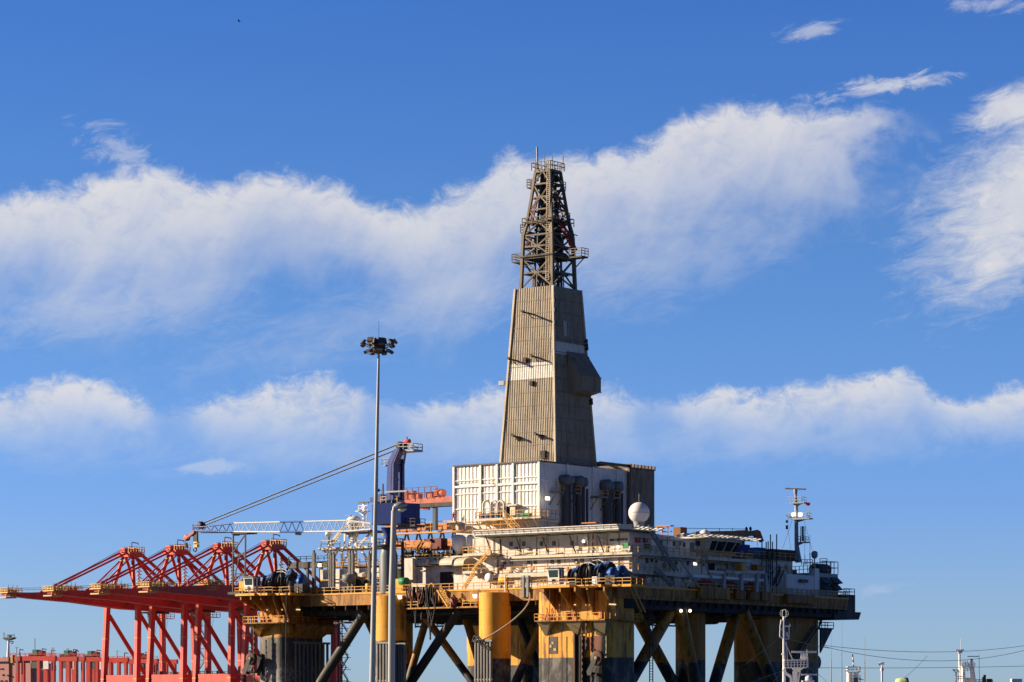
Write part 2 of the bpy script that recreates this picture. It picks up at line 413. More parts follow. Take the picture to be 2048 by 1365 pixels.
m_skin = mat('skin', (.35, .20, .13), .6, 0, 0)
m_water = mat('harbour water', (.03, .06, .07), .12, 0, .2, scale=.2)
m_conc = mat('concrete quay', (.33, .31, .28), .85, 0, .3, scale=.3)

# ------------------------------------------------------------------ ground and water
def struct(mb, name, m): return tag(mb.build(name, m, None, WORLD, (0, 0, 0)), kind='structure')
struct(MB().add([(-30000, 60, 0), (30000, 60, 0), (30000, 40000, 0), (-30000, 40000, 0)], [(0, 1, 2, 3)]), 'water', m_water)
def quay(name, poly, z):
    struct(MB().prism(poly, -3, z), name, m_conc)
quay('ground', [(-3000, -3000), (3000, -3000), (3000, 75), (4, 90), (2, 212), (-3000, 212)], 3.5)
CRN = Frame(-184.3 + 7.9, 1400.0 - 7.1, rad(48))             # container quay: x runs from the water inland, y along the rails
quay('container_quay', [CRN.w(p + (0,))[:2] for p in ((-6, -700), (2500, -700), (2500, 2500), (-6, 2500))], 3.5)

# ================================================================== THE RIG HULL
def rrect(a0, b0, a1, b1, r, k=6):
    P = []
    for cx, cy, t0 in ((a1 - r, b1 - r, 0), (a0 + r, b1 - r, 90), (a0 + r, b0 + r, 180), (a1 - r, b0 + r, 270)):
        for i in range(k + 1):
            t = rad(t0 + 90 * i / k); P.append((cx + r * math.cos(t), cy + r * math.sin(t)))
    return P
rig = thing('drilling_rig', 'yellow and black semi submersible drilling rig hull with thick columns and crossed braces', 'drilling rig', (-35, 32, 0))
D_TOP, D_GIR, D_BOT = 29.8, 27.7, 26.0
DA0, DA1, DB0, DB1 = -77.0, 9.6, -4.0, 75.5
near = dict(b0=-6.5, a0=pL(1068, 1300, -6.5)[0], a1=pL(1212, 1300, -6.5)[0]); near['b1'] = pR(1278, 1300, near['a1'])[1]
left = dict(b0=-5.5, a0=pL(513, 1300, -5.5)[0], a1=pL(568, 1300, -5.5)[0]); left['b1'] = pR(652, 1300, left['a1'])[1]
A8 = 6.2
far = dict(a1=A8, b0=pR(1528, 1300, A8)[1]); far['b1'] = pR(1645, 1300, A8)[1]; far['a0'] = pL(1459, 1300, far['b0'])[0]
def col(d, r, top=D_BOT + .5): return MB().prism(rrect(d['a0'], d['b0'], d['a1'], d['b1'], r), -2, top)
m_coln = split_paint('corner column paint', YEL, (.022, .022, .024), 17.2, rust=.72)
cn = col(near, 2.2, 29.0).build('column', m_coln, rig, label='rusty yellow corner column with fairlead wheel and chain slot')
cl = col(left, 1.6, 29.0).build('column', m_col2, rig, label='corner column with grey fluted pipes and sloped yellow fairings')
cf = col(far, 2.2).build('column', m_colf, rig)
# far corner column, seen between the braces
bk = pL(926, 1300, 56)
MB().prism(rrect(bk[0], 56, bk[0] + 17, 70, 2), -2, D_BOT + .5).build('column', m_col, rig)
def cyl(c, r, z0, z1, n=28): return MB().tube((c[0], c[1], z0), (c[0], c[1], z1), r, n=n)
c1 = pL(990, 1200, -4.6); c2 = pL(781, 1200, -4.6); c3 = pR(1381, 1200, 4.0); c3 = (4.0, c3[1], 0)
cyl(c1, 2.9, -2, 29.2).build('column', m_col, rig, label='round yellow stability column with rope and grey pipe bundle')
cyl(c2, 2.95, -2, 29.2).build('column', m_col3, rig, label='round yellow stability column')
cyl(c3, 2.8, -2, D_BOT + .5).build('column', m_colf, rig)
cyl((-66, c3[1], 0), 2.8, -2, D_BOT + .5).build('column', m_col, rig)
# guide pipes: fluted bundles hanging in front of the columns
def flutes(px0, px1, pytop, b, n, r, name='guide_pipe_bundle', skew=0):
    m = MB(); z1 = pL((px0 + px1) / 2, pytop, b)[2]
    a0, a1 = pL(px0, pytop, b)[0], pL(px1, pytop, b)[0]
    for i in range(n):
        a = a0 + (a1 - a0) * (i + .5) / n; m.tube((a, b, -2), (a, b, z1), r, n=8)
    m.box(a0 - .1, b - r - .1, z1, a1 + .1, b + r + .25, z1 + .35)
    for zz in (z1 - 7, z1 - 14): m.box(a0, b - r * .6, zz, a1, b + r, zz + .3)
    return m.build(name, m_pipe, rig)
m_pipe = mat('guide pipe steel', (.23, .22, .20), .6, .35, .5)
flutes(949, 985, 1284, -8.4, 6, .275); flutes(753, 790, 1288, -8.0, 6, .29); flutes(790, 812, 1290, -6.5, 4, .26)
m = MB(); 
for i in range(9):
    t = i / 8; a, b = left['a1'] + .25, left['b0'] + 3.0 + t * 9.5
    m.tube((a, b, -2), (a, b, pR(600, 1288, left['a1'])[2]), .26, n=8)
m.box(left['a1'], left['b0'] + 2.4, pR(600, 1288, left['a1'])[2], left['a1'] + .6, left['b0'] + 13, pR(600, 1288, left['a1'])[2] + .4)
m.build('guide_pipe_bundle', m_pipe, rig)
# braces
def brace(p, q, b, r, mt=None, rside=None):
    f = (lambda x, y: pL(x, y, b)) if rside is None else (lambda x, y: pR(x, y, rside))
    P, Q = Vector(f(*p)), Vector(f(*q)); d = (Q - P).normalized()
    P = P - d * max(0, (D_BOT + .6 - P.z)) / -d.z; Q = Q + d * 14
    MB().tube(P, Q, r, n=18).build('brace', mt or m_brace, rig)
brace((912, 1230), (822, 1365), -1.0, .86, m_dark); brace((858, 1245), (947, 1368), 10, .72); brace((851, 1245), (816, 1365), 24, .75)
brace((930, 1230), (957, 1321), 20, .8); brace((724, 1234), (652, 1348), -1.0, .95, m_dark); brace((733, 1240), (775, 1330), 12, .6)
brace((1068, 1285), (1030, 1368), 10, .85); brace((1040, 1240), (1075, 1330), 24, .75, m_dark)
brace((1341, 1222), (1271, 1345), 0, 1.12, rside=6.5); brace((1281, 1245), (1347, 1368), 0, 1.12, rside=2.5)
brace((1361, 1223), (1390, 1365), 0, 1.2, rside=8.0); brace((1471, 1228), (1430, 1365), 0, 1.15, rside=4.5); brace((1488, 1228), (1545, 1365), 0, 1.15, rside=8.6)
# deck: plated slab with deep yellow edge girders and a black underside
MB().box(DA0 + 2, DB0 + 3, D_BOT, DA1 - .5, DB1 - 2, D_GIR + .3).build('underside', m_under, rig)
MB().box(DA0, DB0, D_GIR, DA1 - .2, DB1, D_TOP).build('deck', m_yel2, rig)
MB().box(DA1 - .197, DB0, D_GIR + .6, DA1, DB1, D_TOP - .003).build('deck_girder', m_yel2, rig)
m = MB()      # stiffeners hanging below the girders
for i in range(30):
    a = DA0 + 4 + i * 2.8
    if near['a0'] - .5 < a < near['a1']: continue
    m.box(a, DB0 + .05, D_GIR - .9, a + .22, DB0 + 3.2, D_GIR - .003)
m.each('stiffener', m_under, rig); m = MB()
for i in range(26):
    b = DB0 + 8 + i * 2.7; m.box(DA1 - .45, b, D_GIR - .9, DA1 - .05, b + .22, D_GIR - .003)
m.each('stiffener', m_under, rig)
m = MB()
m.box(-68, DB0 - .12, D_TOP - .03, near['a0'] - .4, DB0 + .1, D_TOP + .28); m.box(DA1 - .1, 2, D_TOP - .03, DA1 + .14, DB1, D_TOP + .28)
m.build('deck_edge', m_yel, rig)
# boxes under the right hand edge with lights
for px0, px1, pt, pb, t in ((1402, 1460, 1176, 1198, 3), (1474, 1492, 1181, 1199, 2.5), (1500, 1520, 1184, 1200, 2.5), (1524, 1549, 1184, 1202, 2.2), (1575, 1629, 1190, 1207, 2.2)):
    MB().boxR(px0, pt, px1, pb, DA1 + .9, -t).build('sponson', m_yel2, rig)
m = MB()
for px, py in ((1362, 1222), (1380, 1222)):
    p = pR(px, py, DA1 - .35); m.sphere(p, .3, 10, 6)
m.each('floodlight', m_lamp, rig)

# handrails along the deck edge
def rails(pts, mt=m_rail, h=1.15, par=None, **k): return MB().rail(pts, h, **k).build('railing', mt, par or rig)
rails([(-68, DB0, D_TOP + .25), (near['a0'] - .5, DB0, D_TOP + .25)])
rails([(DA1 - .1, 3, D_TOP + .25), (DA1 - .1, DB1, D_TOP + .25)])
# lower walkway hung under the left edge (beside the hoses)
za = pL(860, 1215, DB0 - 1.2)[2]; aa0, aa1 = pL(792, 1215, DB0 - 1.2)[0], pL(957, 1215, DB0 - 1.2)[0]
w = MB().box(aa0, DB0 - 1.3, za - .28, aa1, DB0 + .4, za).build('hanging_walkway', m_yel2, rig)
MB().rail([(aa0, DB0 - 1.2, za), (pL(836, 1215, DB0 - 1.2)[0], DB0 - 1.2, za)]).build('railing', m_rail, w)
MB().rail([(pL(925, 1215, DB0 - 1.2)[0], DB0 - 1.2, za), (aa1, DB0 - 1.2, za)]).build('railing', m_rail, w)
m = MB()
for px in (800, 845, 885, 922, 950): a = pL(px, 1215, DB0 - 1.2)[0]; m.beam((a, DB0 - 1.1, za), (a, DB0 + .3, D_GIR), .14)
m.each('hanger', m_yel2, w)
s_ = MB().stair(pL(880, 1181, DB0 - 1.3), pL(901, 1214, DB0 - 1.3), .9, (0, -1, 0)); s_.rail([pL(880, 1181, DB0 - 2.1), pL(901, 1214, DB0 - 2.1)], .9, 1.2)
s_.build('stairway', m_rail, rig)
MB().lathe(pL(905.5, 1205, DB0 - 1.4), [(.15, -.1), (1.0, -.1), (1.0, .1), (.15, .1)], 20, 'y').build('hose_reel', m_dred, w)

# corner working platforms with brackets, galleries, fairings
def corner_platform(tag_, segs, ztop, front, col_b0, brk):
    m = MB()
    for i, (px0, px1, b0, b1) in enumerate(segs): m.box(pL(px0, 1180, b0)[0], b0, ztop - .45, pL(px1, 1180, segs[min(i + 1, len(segs) - 1)][2])[0], b1, ztop - .004 * i)
    pl = m.build('winch_platform', m_yel, rig)
    r = MB()
    for px0, px1, b0, b1 in segs:
        a0, a1 = pL(px0, 1180, b0)[0], pL(px1, 1180, b0)[0]
        r.rail([(a0, min(b1, -4), ztop), (a0, b0, ztop), (a1, b0, ztop), (a1, min(b1, -4), ztop)])
    r.build('railing', m_rail, pl)
    k = MB()
    for px, b0, z0, w in brk:
        a = pL(px, 1200, b0)[0]
        k.ext([(a, b0, ztop - .45), (a, col_b0 + .3, ztop - .45), (a, col_b0 + .3, z0), (a, col_b0 - .4, z0), (a, b0, ztop - 1.2)], (w, 0, 0))
    k.each('bracket', m_yel2, pl)
    return pl
zN = pL(1100, 1171, -11)[2]
plN = corner_platform('n', [(1075, 1152, -11.0, -3), (1152, 1211, -9.0, -3), (1211, 1262, -7.6, -3)], zN, 0, -6.5,
                      [(1085, -10.8, zN - 4.2, .35), (1118, -10.8, zN - 4.4, .35), (1148, -10.8, zN - 3.6, .35), (1172, -8.8, zN - 5.2, .35), (1206, -8.8, zN - 3.2, .35)])
zL = pL(500, 1187, -10.5)[2]
plL = corner_platform('l', [(470, 512, -10.5, -1), (512, 545, -10.0, -1), (545, 580, -8.5, -1)], zL, 0, -5.5,
                      [(480, -10.2, zL - 3.0, .35), (500, -10.2, zL - 3.6, .35), (520, -9.6, zL - 4.4, .35), (545, -8.2, zL - 5.5, .35), (562, -8.2, zL - 5.8, .35)])
# long platform over the left column's shaded side
m = MB(); m.box(left['a1'] - 2, left['b0'], D_TOP - .3, left['a1'] + 2.6, 22, D_TOP + .05)
m.ext([(left['a1'] + 2.5, left['b0'], D_TOP - .3), (left['a1'] + 2.5, 22, D_TOP - .3), (left['a1'] + 2.2, 22, D_TOP - 4.2), (left['a1'] + 2.2, left['b0'], D_TOP - 1.6)], (-.3, 0, 0))
sp = m.build('side_platform', m_casing_shade, rig)
MB().rail([(left['a1'] + 2.5, left['b0'], D_TOP + .05), (left['a1'] + 2.5, 22, D_TOP + .05)]).build('railing', m_rail, sp)
# a sheet of the column side that steps out under the platform
MB().box(left['a1'] - 1, left['b0'] + .6, pR(600, 1268, left['a1'])[2], left['a1'] + .9, left['b1'] + 1.2, D_TOP - .6).build('upper_casing', m_casing_shade, rig)

def gallery(px0, px1, py, b, bcol, name, end_r=None):
    z = pL((px0 + px1) / 2, py, b)[2]; a0, a1 = pL(px0, py, b)[0], pL(px1, py, b)[0]
    m = MB().box(a0, b, z - .22, a1, bcol + .2, z)
    if end_r: m.box(a1 - .3, b, z - .22, end_r[0], end_r[1], z)
    gl = m.build(name, m_yel2, rig)
    r = MB(); r.rail([(a0, bcol, z), (a0, b, z), (a1, b, z)], 1.15, 1.5)
    if end_r: r.rail([(end_r[0], b, z), (end_r[0], end_r[1], z)], 1.15, 1.7)
    r.build('railing', m_rail, gl)
    # clutter on the gallery: fairlead gear, junction boxes, pipes
    rnd = random.Random(int(px0)); c = MB()
    for i in range(9):
        a = a0 + (a1 - a0) * rnd.uniform(.05, .95); h = rnd.uniform(.4, 1.7)
        c.box(a, bcol - rnd.uniform(.3, 1.0), z, a + rnd.uniform(.3, .9), bcol - .05, z + h)
        if i % 2: c.tube((a, bcol - .6, z + h), (a + rnd.uniform(-.8, .8), bcol - .5, z + h + 1.5), .12)
    c.each('fairlead_gear', m_orange, gl)
    return gl, z, a0, a1
gN, zg, ga0, ga1 = gallery(1069, 1200, 1240, -8.9, -6.5, 'gallery', (near['a1'] + 1.4, near['b1'] - 1.0))
gL, zgl, gl0, gl1 = gallery(486, 568, 1245, -8.3, -5.5, 'gallery', (left['a1'] + .9, left['b0'] + 8))
m = MB()      # bright battens of lamp tubes under the platforms
for px, py, w in ((1144, 1210, 13), (1176, 1210, 10)): m.boxL(px - w / 2, py - 1, px + w / 2, py + 1, -6.75, .14)
p0 = pR(1218, 1210, near['a1'] + .16); m.box(p0[0], p0[1], p0[2], p0[0] + .12, p0[1] + 2.0, p0[2] + .2)
m.boxL(533, 1219, 542, 1221, -6.0, .2); m.boxL(552, 1219, 564, 1221, -6.0, .2)
p0 = pR(592, 1220.5, left['a1'] + 1.0); m.box(p0[0], p0[1], p0[2], p0[0] + .12, p0[1] + 1.8, p0[2] + .2)
m.each('lamp_tube', mat('lamp tube', (1, .85, .45), .4, 0, 0, emit=.55), rig)
# sloped tan fairings below the galleries
m_tan = mat('tan fairing paint', (.34, .27, .15), .55, .3, .25)
def fairing(px0, px1, py0, py1, b_top, b_bot, taper, mt=m_tan):
    t0, t1 = pL(px0, py0, b_top), pL(px1, py0, b_top); z1 = pL((px0 + px1) / 2, py1, b_bot)[2]
    u0, u1 = pL(px0 + taper, py1, b_bot), pL(px1 - taper * .4, py1, b_bot); z0 = t0[2]
    B = b_bot + .1
    MB().hexa([(u0[0], b_bot, z1), (u1[0], b_bot, z1), (u1[0], B, z1), (u0[0], B, z1), (t0[0], b_top, z0), (t1[0], b_top, z0), (t1[0], B, z0), (t0[0], B, z0)]).build('fairing', mt, rig)
fairing(1072, 1101, 1242, 1272, -8.7, -6.55, 18); fairing(1128, 1163, 1242, 1272, -8.7, -6.55, 22); fairing(1186, 1212, 1242, 1270, -8.6, -6.5, 6)
fairing(493, 530, 1247, 1275, -8.0, -5.55, 30, m_yel2)
zt, zb = pR(600, 1249, left['a1'] + 2.2)[2], pR(600, 1277, left['a1'])[2]; bb0, bb1 = left['b0'] + 1.5, left['b0'] + 13.5
MB().hexa([(left['a1'] - .2, bb0 + .4, zb), (left['a1'] + .06, bb0 + .4, zb), (left['a1'] + .06, bb1 - 2.6, zb), (left['a1'] - .2, bb1 - 2.6, zb),
           (left['a1'] - .2, bb0, zt), (left['a1'] + 2.2, bb0, zt), (left['a1'] + 2.2, bb1, zt), (left['a1'] - .2, bb1, zt)]).build('fairing', m_yel2, rig)
# chain slot, fairlead wheel
def fairlead(c, R, ax='y'):
    w = MB().lathe(c, [(R * .45, -.22), (R, -.30), (R, -.20), (R * .78, -.06), (R * .78, .06), (R, .20), (R, .30), (R * .45, .22)], 24, ax).build('fairlead_wheel', m_rust, rig)
    MB().lathe(c, [(R * .12, -.55), (R * .30, -.5), (R * .30, .5), (R * .12, .55)], 14, ax).build('hub', mat('greased hub steel', (.20, .17, .14), .5, .4, .3), w)
    k = MB(); C = Vector(c)
    for sgn in (-1, 1):
        o = C + Vector((0, .42 * sgn, 0)); k.ext([o + Vector(v) for v in ((.35, 0, .35), (-.45, 0, .45), (-2.1, 0, -2.3), (-1.9, 0, -3.0), (-1.2, 0, -3.0))], (0, .1, 0))
    k.beam(C + Vector((-1.7, -.4, -2.6)), C + Vector((-1.7, 1.4, -2.6)), .5); k.beam(C + Vector((-.6, .5, 1.2)), C + Vector((-1.6, 1.2, 1.6)), .3)
    k.build('fairlead_arm', m_dark, w)
m_rust = mat('rusty steel', (.10, .055, .035), .75, .6, .4)
fairlead((pL(1195, 1317, -8.2)[0], -8.2, pL(1195, 1317, -8.2)[2]), 1.35, 'y')
fairlead((pL(503, 1318, -7.4)[0], -7.4, pL(503, 1318, -7.4)[2]), 1.2, 'y')
m = MB(); a0 = pL(1152, 1300, -6.6)[0]; a1 = pL(1165, 1300, -6.6)[0]
m.box(a0, -6.62, -2, a1, -6.2, pL(1158, 1272, -6.6)[2]); m.build('chain_slot', m_under, rig)
MB().box(a1, -7.3, -2, a1 + .35, -6.3, pL(1158, 1272, -6.6)[2]).box(a0 - .3, -7.0, -2, a0, -6.3, pL(1158, 1262, -6.6)[2]).build('slot_guide', m_rust, rig)
MB().boxL(514, 1308, 523, 1352, -5.9, .5).build('chain_slot', m_under, rig)
def patch(px0, py0, px1, py1, b, rgb, nm):
    MB().boxL(px0, py0, px1, py1, b, .05).build('repaired_plate', mat(nm, rgb, .7, .5, .4), rig)
patch(1097, 1274, 1115, 1308, -6.56, (.09, .085, .085), 'primer patch'); patch(1183, 1245, 1203, 1262, -6.555, (.20, .16, .07), 'worn ochre patch'); patch(1120, 1248, 1128, 1262, -6.555, (.30, .22, .12), 'faded patch'); patch(1098, 1290, 1103, 1296, -6.62, (.62, .42, .15), 'chip'); patch(1103, 1284, 1107, 1289, -6.62, (.62, .42, .15), 'chip'); patch(1107, 1297, 1112, 1302, -6.62, (.62, .42, .15), 'chip'); patch(1170, 1274, 1185, 1302, -6.56, (.30, .09, .035), 'red lead patch'); 
patch(1185, 1272, 1203, 1306, -6.55, (.17, .06, .03), 'dark red patch'); patch(1204, 1272, 1213, 1316, -6.54, (.25, .23, .15), 'grey patch')
def chain(pts, name, r=.16):
    m = MB(); 
    for p, q in zip(pts, pts[1:]):
        p, q = Vector(p), Vector(q); L = (q - p).length; k = max(1, int(L / .55))
        for i in range(k):
            c0, c1 = p.lerp(q, i / k), p.lerp(q, (i + .95) / k)
            m.beam(c0, c1, .34 if i % 2 else .12, .12 if i % 2 else .34)
    return m
CH = [(1119.5, 1186, 1238, -8.0), (1164, 1255, 1365, -7.5), (1172, 1240, 1300, -8.2), (1082, 1255, 1365, -8.9), (1124, 1243, 1365, -9.0), (1100, 1180, 1365, -11.4)]
for i, (px, y0, y1, b) in enumerate(CH):
    P, Q = pL(px, y0, b), pL(px - (5 if i == 5 else 0), y1, b); Q = (Q[0], Q[1], Q[2] - (12 if y1 == 1365 else 0))
    (chain([P, Q], 'c') if i < 3 else MB().tube(P, Q, .07, n=5)).build('mooring_chain' if i < 3 else 'mooring_wire', m_rust if i < 3 else m_dark, rig)
for px, y0, y1, b in ((508, 1252, 1365, -7.4), (532, 1280, 1365, -6.4)):
    P, Q = pL(px, y0, b), pL(px, y1, b); chain([P, (Q[0], Q[1], Q[2] - 12)], 'c').build('mooring_chain', m_rust, rig)
P, Q = pL(573, 1180, -9.0), pL(570, 1365, -9.0); MB().tube(P, (Q[0], Q[1], Q[2] - 12), .09, n=5).build('mooring_wire', m_dark, rig)
# stairs down the near column's shaded side and the far column's outboard landing
m = MB().stair(pR(1258, 1172, near['a1'] + 1.0), pR(1283, 1226, near['a1'] + 1.0), .9, (1, 0, 0)); m.build('stairway', m_rail, rig)
bq = far['b1']; z0 = CZ + (HOR - 1258) * .1; 
m = MB().box(0, bq - .5, z0 - .25, 6.0, bq + 4.6, z0); ld = m.build('landing', m_dark, rig)
MB().rail([(6.0, bq, z0), (6.0, bq + 4.6, z0), (0, bq + 4.6, z0)]).build('railing', m_dark, ld)
MB().ext([(5.8, bq, z0 - .25), (5.8, bq + 4.5, z0 - .25), (5.8, bq, z0 - 5)], (-.3, 0, 0)).build('bracket', m_dark, ld)
MB().stair((5, bq + .7, z0), (5, bq + 3.4, z0 + 4.2), .9, (-1, 0, 0)).rail([(5, bq + .7, z0), (5, bq + 3.4, z0 + 4.2)], 1).build('stairway', m_dark, rig)
m = MB().stair(pR(1585, 1318, A8 + .3), pR(1632, 1252, A8 + .3), .9, (1, 0, 0)).rail([pR(1585, 1318, A8 + 1.2), pR(1632, 1252, A8 + 1.2)], 1); m.build('stairway', m_dark, rig)
MB().lathe((4.5, bq + .2, pR(1649, 1325, A8)[2]), [(.3, -.5), (1.3, -.5), (1.3, .5), (.3, .5)], 20, 'x').build('fairlead_wheel', m_dark, rig)
# stern overhang
zs = pR(1690, 1190, 8)[2]
MB().box(-30, DB1 - 1, zs - 3.4, 9.3, DB1 + 3.2, zs - .02).ext([(9.3, DB1 - 5, zs - 3.4), (9.3, DB1 + 5.5, zs - 3.4), (9.3, DB1 + 4.6, zs - 4.9), (9.3, DB1 - 5, zs - 5.0)], (-38, 0, 0)).build('stern_overhang', m_dark, rig)
rails([(9.2, DB1 - 1, zs), (9.2, DB1 + 3.1, zs), (-20, DB1 + 3.1, zs)], m_dark)
# clutter under the deck: pipes, frames, ladders against the light
m = MB(); rnd = random.Random(3)
for i in range(46):
    a, b = rnd.uniform(-66, 6), rnd.uniform(2, 66); L = rnd.uniform(1, 3.5)
    m.box(a, b, D_BOT - rnd.uniform(.3, 1.0), a + L, b + rnd.uniform(.3, 3), D_BOT - .003)
for i in range(14):
    b = 3 + i * 4.6; m.tube((-66, b, D_BOT - .55), (6, b, D_BOT - .55), .16, n=6)
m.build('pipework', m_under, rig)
m = MB()
for a, b in ((left['a1'] + 1.4, left['b1'] + 2.2), (near['a1'] + .8, near['b1'] + 2.2), (near['a0'] - 2.5, 24)):
    for s in (0, 1.0): m.beam((a, b + s, -1), (a, b + s, D_BOT), .14)
    for i in range(50): m.beam((a, b, .3 + i * .5), (a, b + 1, .3 + i * .5), .1)
    m.build('leg_ladder', m_dark, rig); m = MB()
m = MB()
for px0, px1, py, b in ((655, 745, 1247, 20), (830, 890, 1254, 20)):
    P, Q = pL(px0, py, b), pL(px1, py, b); Q = (Q[0], Q[1], P[2]); m.beam(P, Q, .3); m.rail([P, Q], 1.1)
    for t in (.1, .5, .9): c = Vector(P).lerp(Vector(Q), t); m.beam(c, (c.x, c.y, D_BOT), .12)
P, Q = pR(1290, 1250, 0), pR(1350, 1250, 0); m.beam(P, (Q[0], Q[1], P[2]), .3); m.rail([P, (Q[0], Q[1], P[2])], 1.1)
m.build('under_deck_catwalk', m_dark, rig)

# ================================================================== DERRICK
DC = (-32.1, 32.0)
def dz(py, off=0): return CZ + (HOR - py) * (RIG.w((DC[0] + off, DC[1] - off, 0))[1]) / FPX
ZD0, ZD1 = dz(925, 6.5) - 1.5, dz(571, 4.45)
der = thing('drilling_derrick', 'tall tapering drilling derrick with beige corrugated cladding and open lattice top', 'derrick', (DC[0], DC[1], ZD0))
H0, H1 = 6.6, 4.45
def hs(z): return H0 + (H1 - H0) * (z - ZD0) / (ZD1 - ZD0)
def P4(z, h=None):
    h = h or hs(z); return [(DC[0] - h, DC[1] - h, z), (DC[0] + h, DC[1] - h, z), (DC[0] + h, DC[1] + h, z), (DC[0] - h, DC[1] + h, z)]
def clad(z0, z1, side, n, mt, name):
    """upright corrugations of constant pitch, cut off along the sloping edges"""
    nrm = Vector(((0, -1, 0), (1, 0, 0), (0, 1, 0), (-1, 0, 0))[side]); tg = Vector(((1, 0, 0), (0, 1, 0), (-1, 0, 0), (0, -1, 0))[side]); c = Vector((DC[0], DC[1], 0))
    zmax = lambda x: ZD0 + (H0 - abs(x)) / (H0 - H1) * (ZD1 - ZD0) if abs(x) > H1 else 1e9
    P = lambda x, z, d: c + tg * x + nrm * (hs(z) + d) + Vector((0, 0, z))
    pitch = 2 * H0 / n; xs = []
    for i in range(n):
        for f, d in ((0, 0), (.30, 0), (.42, .09), (.88, .09)): xs.append((-H0 + (i + f) * pitch, d))
    xs.append((H0, 0)); m = MB()
    for (xa, da), (xb, db) in zip(xs, xs[1:]):
        ta, tb = min(z1, zmax(xa)), min(z1, zmax(xb))
        if max(ta, tb) <= z0 + .05: continue
        ta, tb = max(ta, z0 + .01), max(tb, z0 + .01)
        m.add([P(xa, z0, da), P(xb, z0, db), P(xb, tb, db), P(xa, ta, da)], [(0, 1, 2, 3)])
    return m.build(name, mt, der)
m = MB(); p, q = P4(ZD0, H0 - .15), P4(ZD1, H1 - .15); m.hexa(p + q); m.build('shell', m_clad, der)
ZLa, ZLb = dz(756, 5.6), dz(722, 5.4)          # white band on the left face
ZRa, ZRb = dz(706, 5.3), dz(682, 5.2)          # white band on the right face
for z0, z1, mt, nm in ((ZD0, ZLa, m_clad, 'cladding'), (ZLa, ZLb, m_cladw, 'white_band'), (ZLb, ZD1, m_clad, 'cladding')): clad(z0, z1, 0, 24, mt, nm)
for z0, z1, mt, nm in ((ZD0, ZRa, m_clad, 'cladding'), (ZRa, ZRb, m_cladw, 'white_band'), (ZRb, ZD1, m_clad, 'cladding')): clad(z0, z1, 1, 24, mt, nm)
for sd in (2, 3): clad(ZD0, ZD1, sd, 30, m_clad, 'cladding')
m = MB()
for i in range(1, 14):                          # horizontal lap seams
    z = ZD0 + (ZD1 - ZD0) * i / 14; p = P4(z, hs(z) + .10)
    m.beam(p[0], p[1], .03, .13); m.beam(p[1], p[2], .03, .13)
m.build('lap_seam', mat('dark seam sheet', (.22, .18, .12), .7, .3, .3), der)  # seam strips, a darker tan than the cladding
m = MB(); p, q = P4(ZD0, H0 + .12), P4(ZD1, H1 + .12)
for i in range(4): m.beam(p[i], q[i], .42)
m.build('corner_trim', mat('pale corner trim', (.50, .43, .31), .6, .3, .3), der)
bR = lambda px, py, z: None
def onR(px, py): return pR(px, py, DC[0] + hs(dz(py, 5.4)) + .1)
def onL(px, py): return pL(px, py, DC[1] - hs(dz(py, 5.4)) - .1)
# pale translucent strip on the shaded face
p = onR(1130.5, 673); q = onR(1130.5, 643); MB().hexa([(p[0], p[1] - .5, p[2]), (p[0] + .06, p[1] - .5, p[2]), (p[0] + .06, p[1] + .5, p[2]), (p[0], p[1] + .5, p[2]), (q[0], p[1] - .5, q[2]), (q[0] + .06, p[1] - .5, q[2]), (q[0] + .06, p[1] + .5, q[2]), (q[0], p[1] + .5, q[2])]).build('skylight_strip', mat('dusty skylight', (.50, .46, .38), .5, .1, .2), der)
# projecting monkey board enclosure
t0, t1 = onR(1133.4, 703.6), onR(1173.5, 712); b0, b1 = t0[1], t1[1]
zt = t0[2]; a_t = DC[0] + hs(zt); zf = pR(1146.6, 749, a_t + 3.3)[2]; zf2 = pR(1146.6, 778, a_t + 3.3)[2]; zb = onR(1136, 788.5)[2]; ab = DC[0] + hs(zb)
m = MB()
prof = [(a_t - .5, zt), (a_t + .15, zt), (a_t + 3.5, zf), (a_t + 3.5, zf2), (ab + .1, zb), (ab - .6, zb)]
m.ext([(a, b0, z) for a, z in prof], (0, b1 - b0, 0)); enc = m.build('monkey_board_enclosure', m_clad, der)
m = MB(); m.corr((a_t + 3.52, b0, zf2), (a_t + 3.52, b1, zf2), (a_t + 3.52, b1, zf), (a_t + 3.52, b0, zf), 20, .09, (1, 0, 0))
m.corr((a_t + 3.5, b0, zf + .02), (a_t + 3.5, b1, zf + .02), (a_t + .17, b1, zt + .02), (a_t + .17, b0, zt + .02), 20, .09, (1, 0, 1)); m.build('enclosure_cladding', m_clad, enc)
m = MB()
for z_, a_ in ((zf, a_t + 3.6), (zf2, a_t + 3.6)): m.beam((a_, b0 - .1, z_), (a_, b1 + .1, z_), .16)
m.beam((a_t + 3.6, b0, zf), (a_t + 3.6, b0, zf2), .16); m.beam((a_t + .2, b0, zt), (a_t + 3.6, b0, zf), .14); m.beam((a_t + .3, b0 + .4, zt - .3), (a_t + .3, b1 - 1, zt - .3), .2)
m.beam((ab + .2, b0, zb), (ab + .2, b1, zb), .18); m.build('enclosure_trim', m_grey, enc)
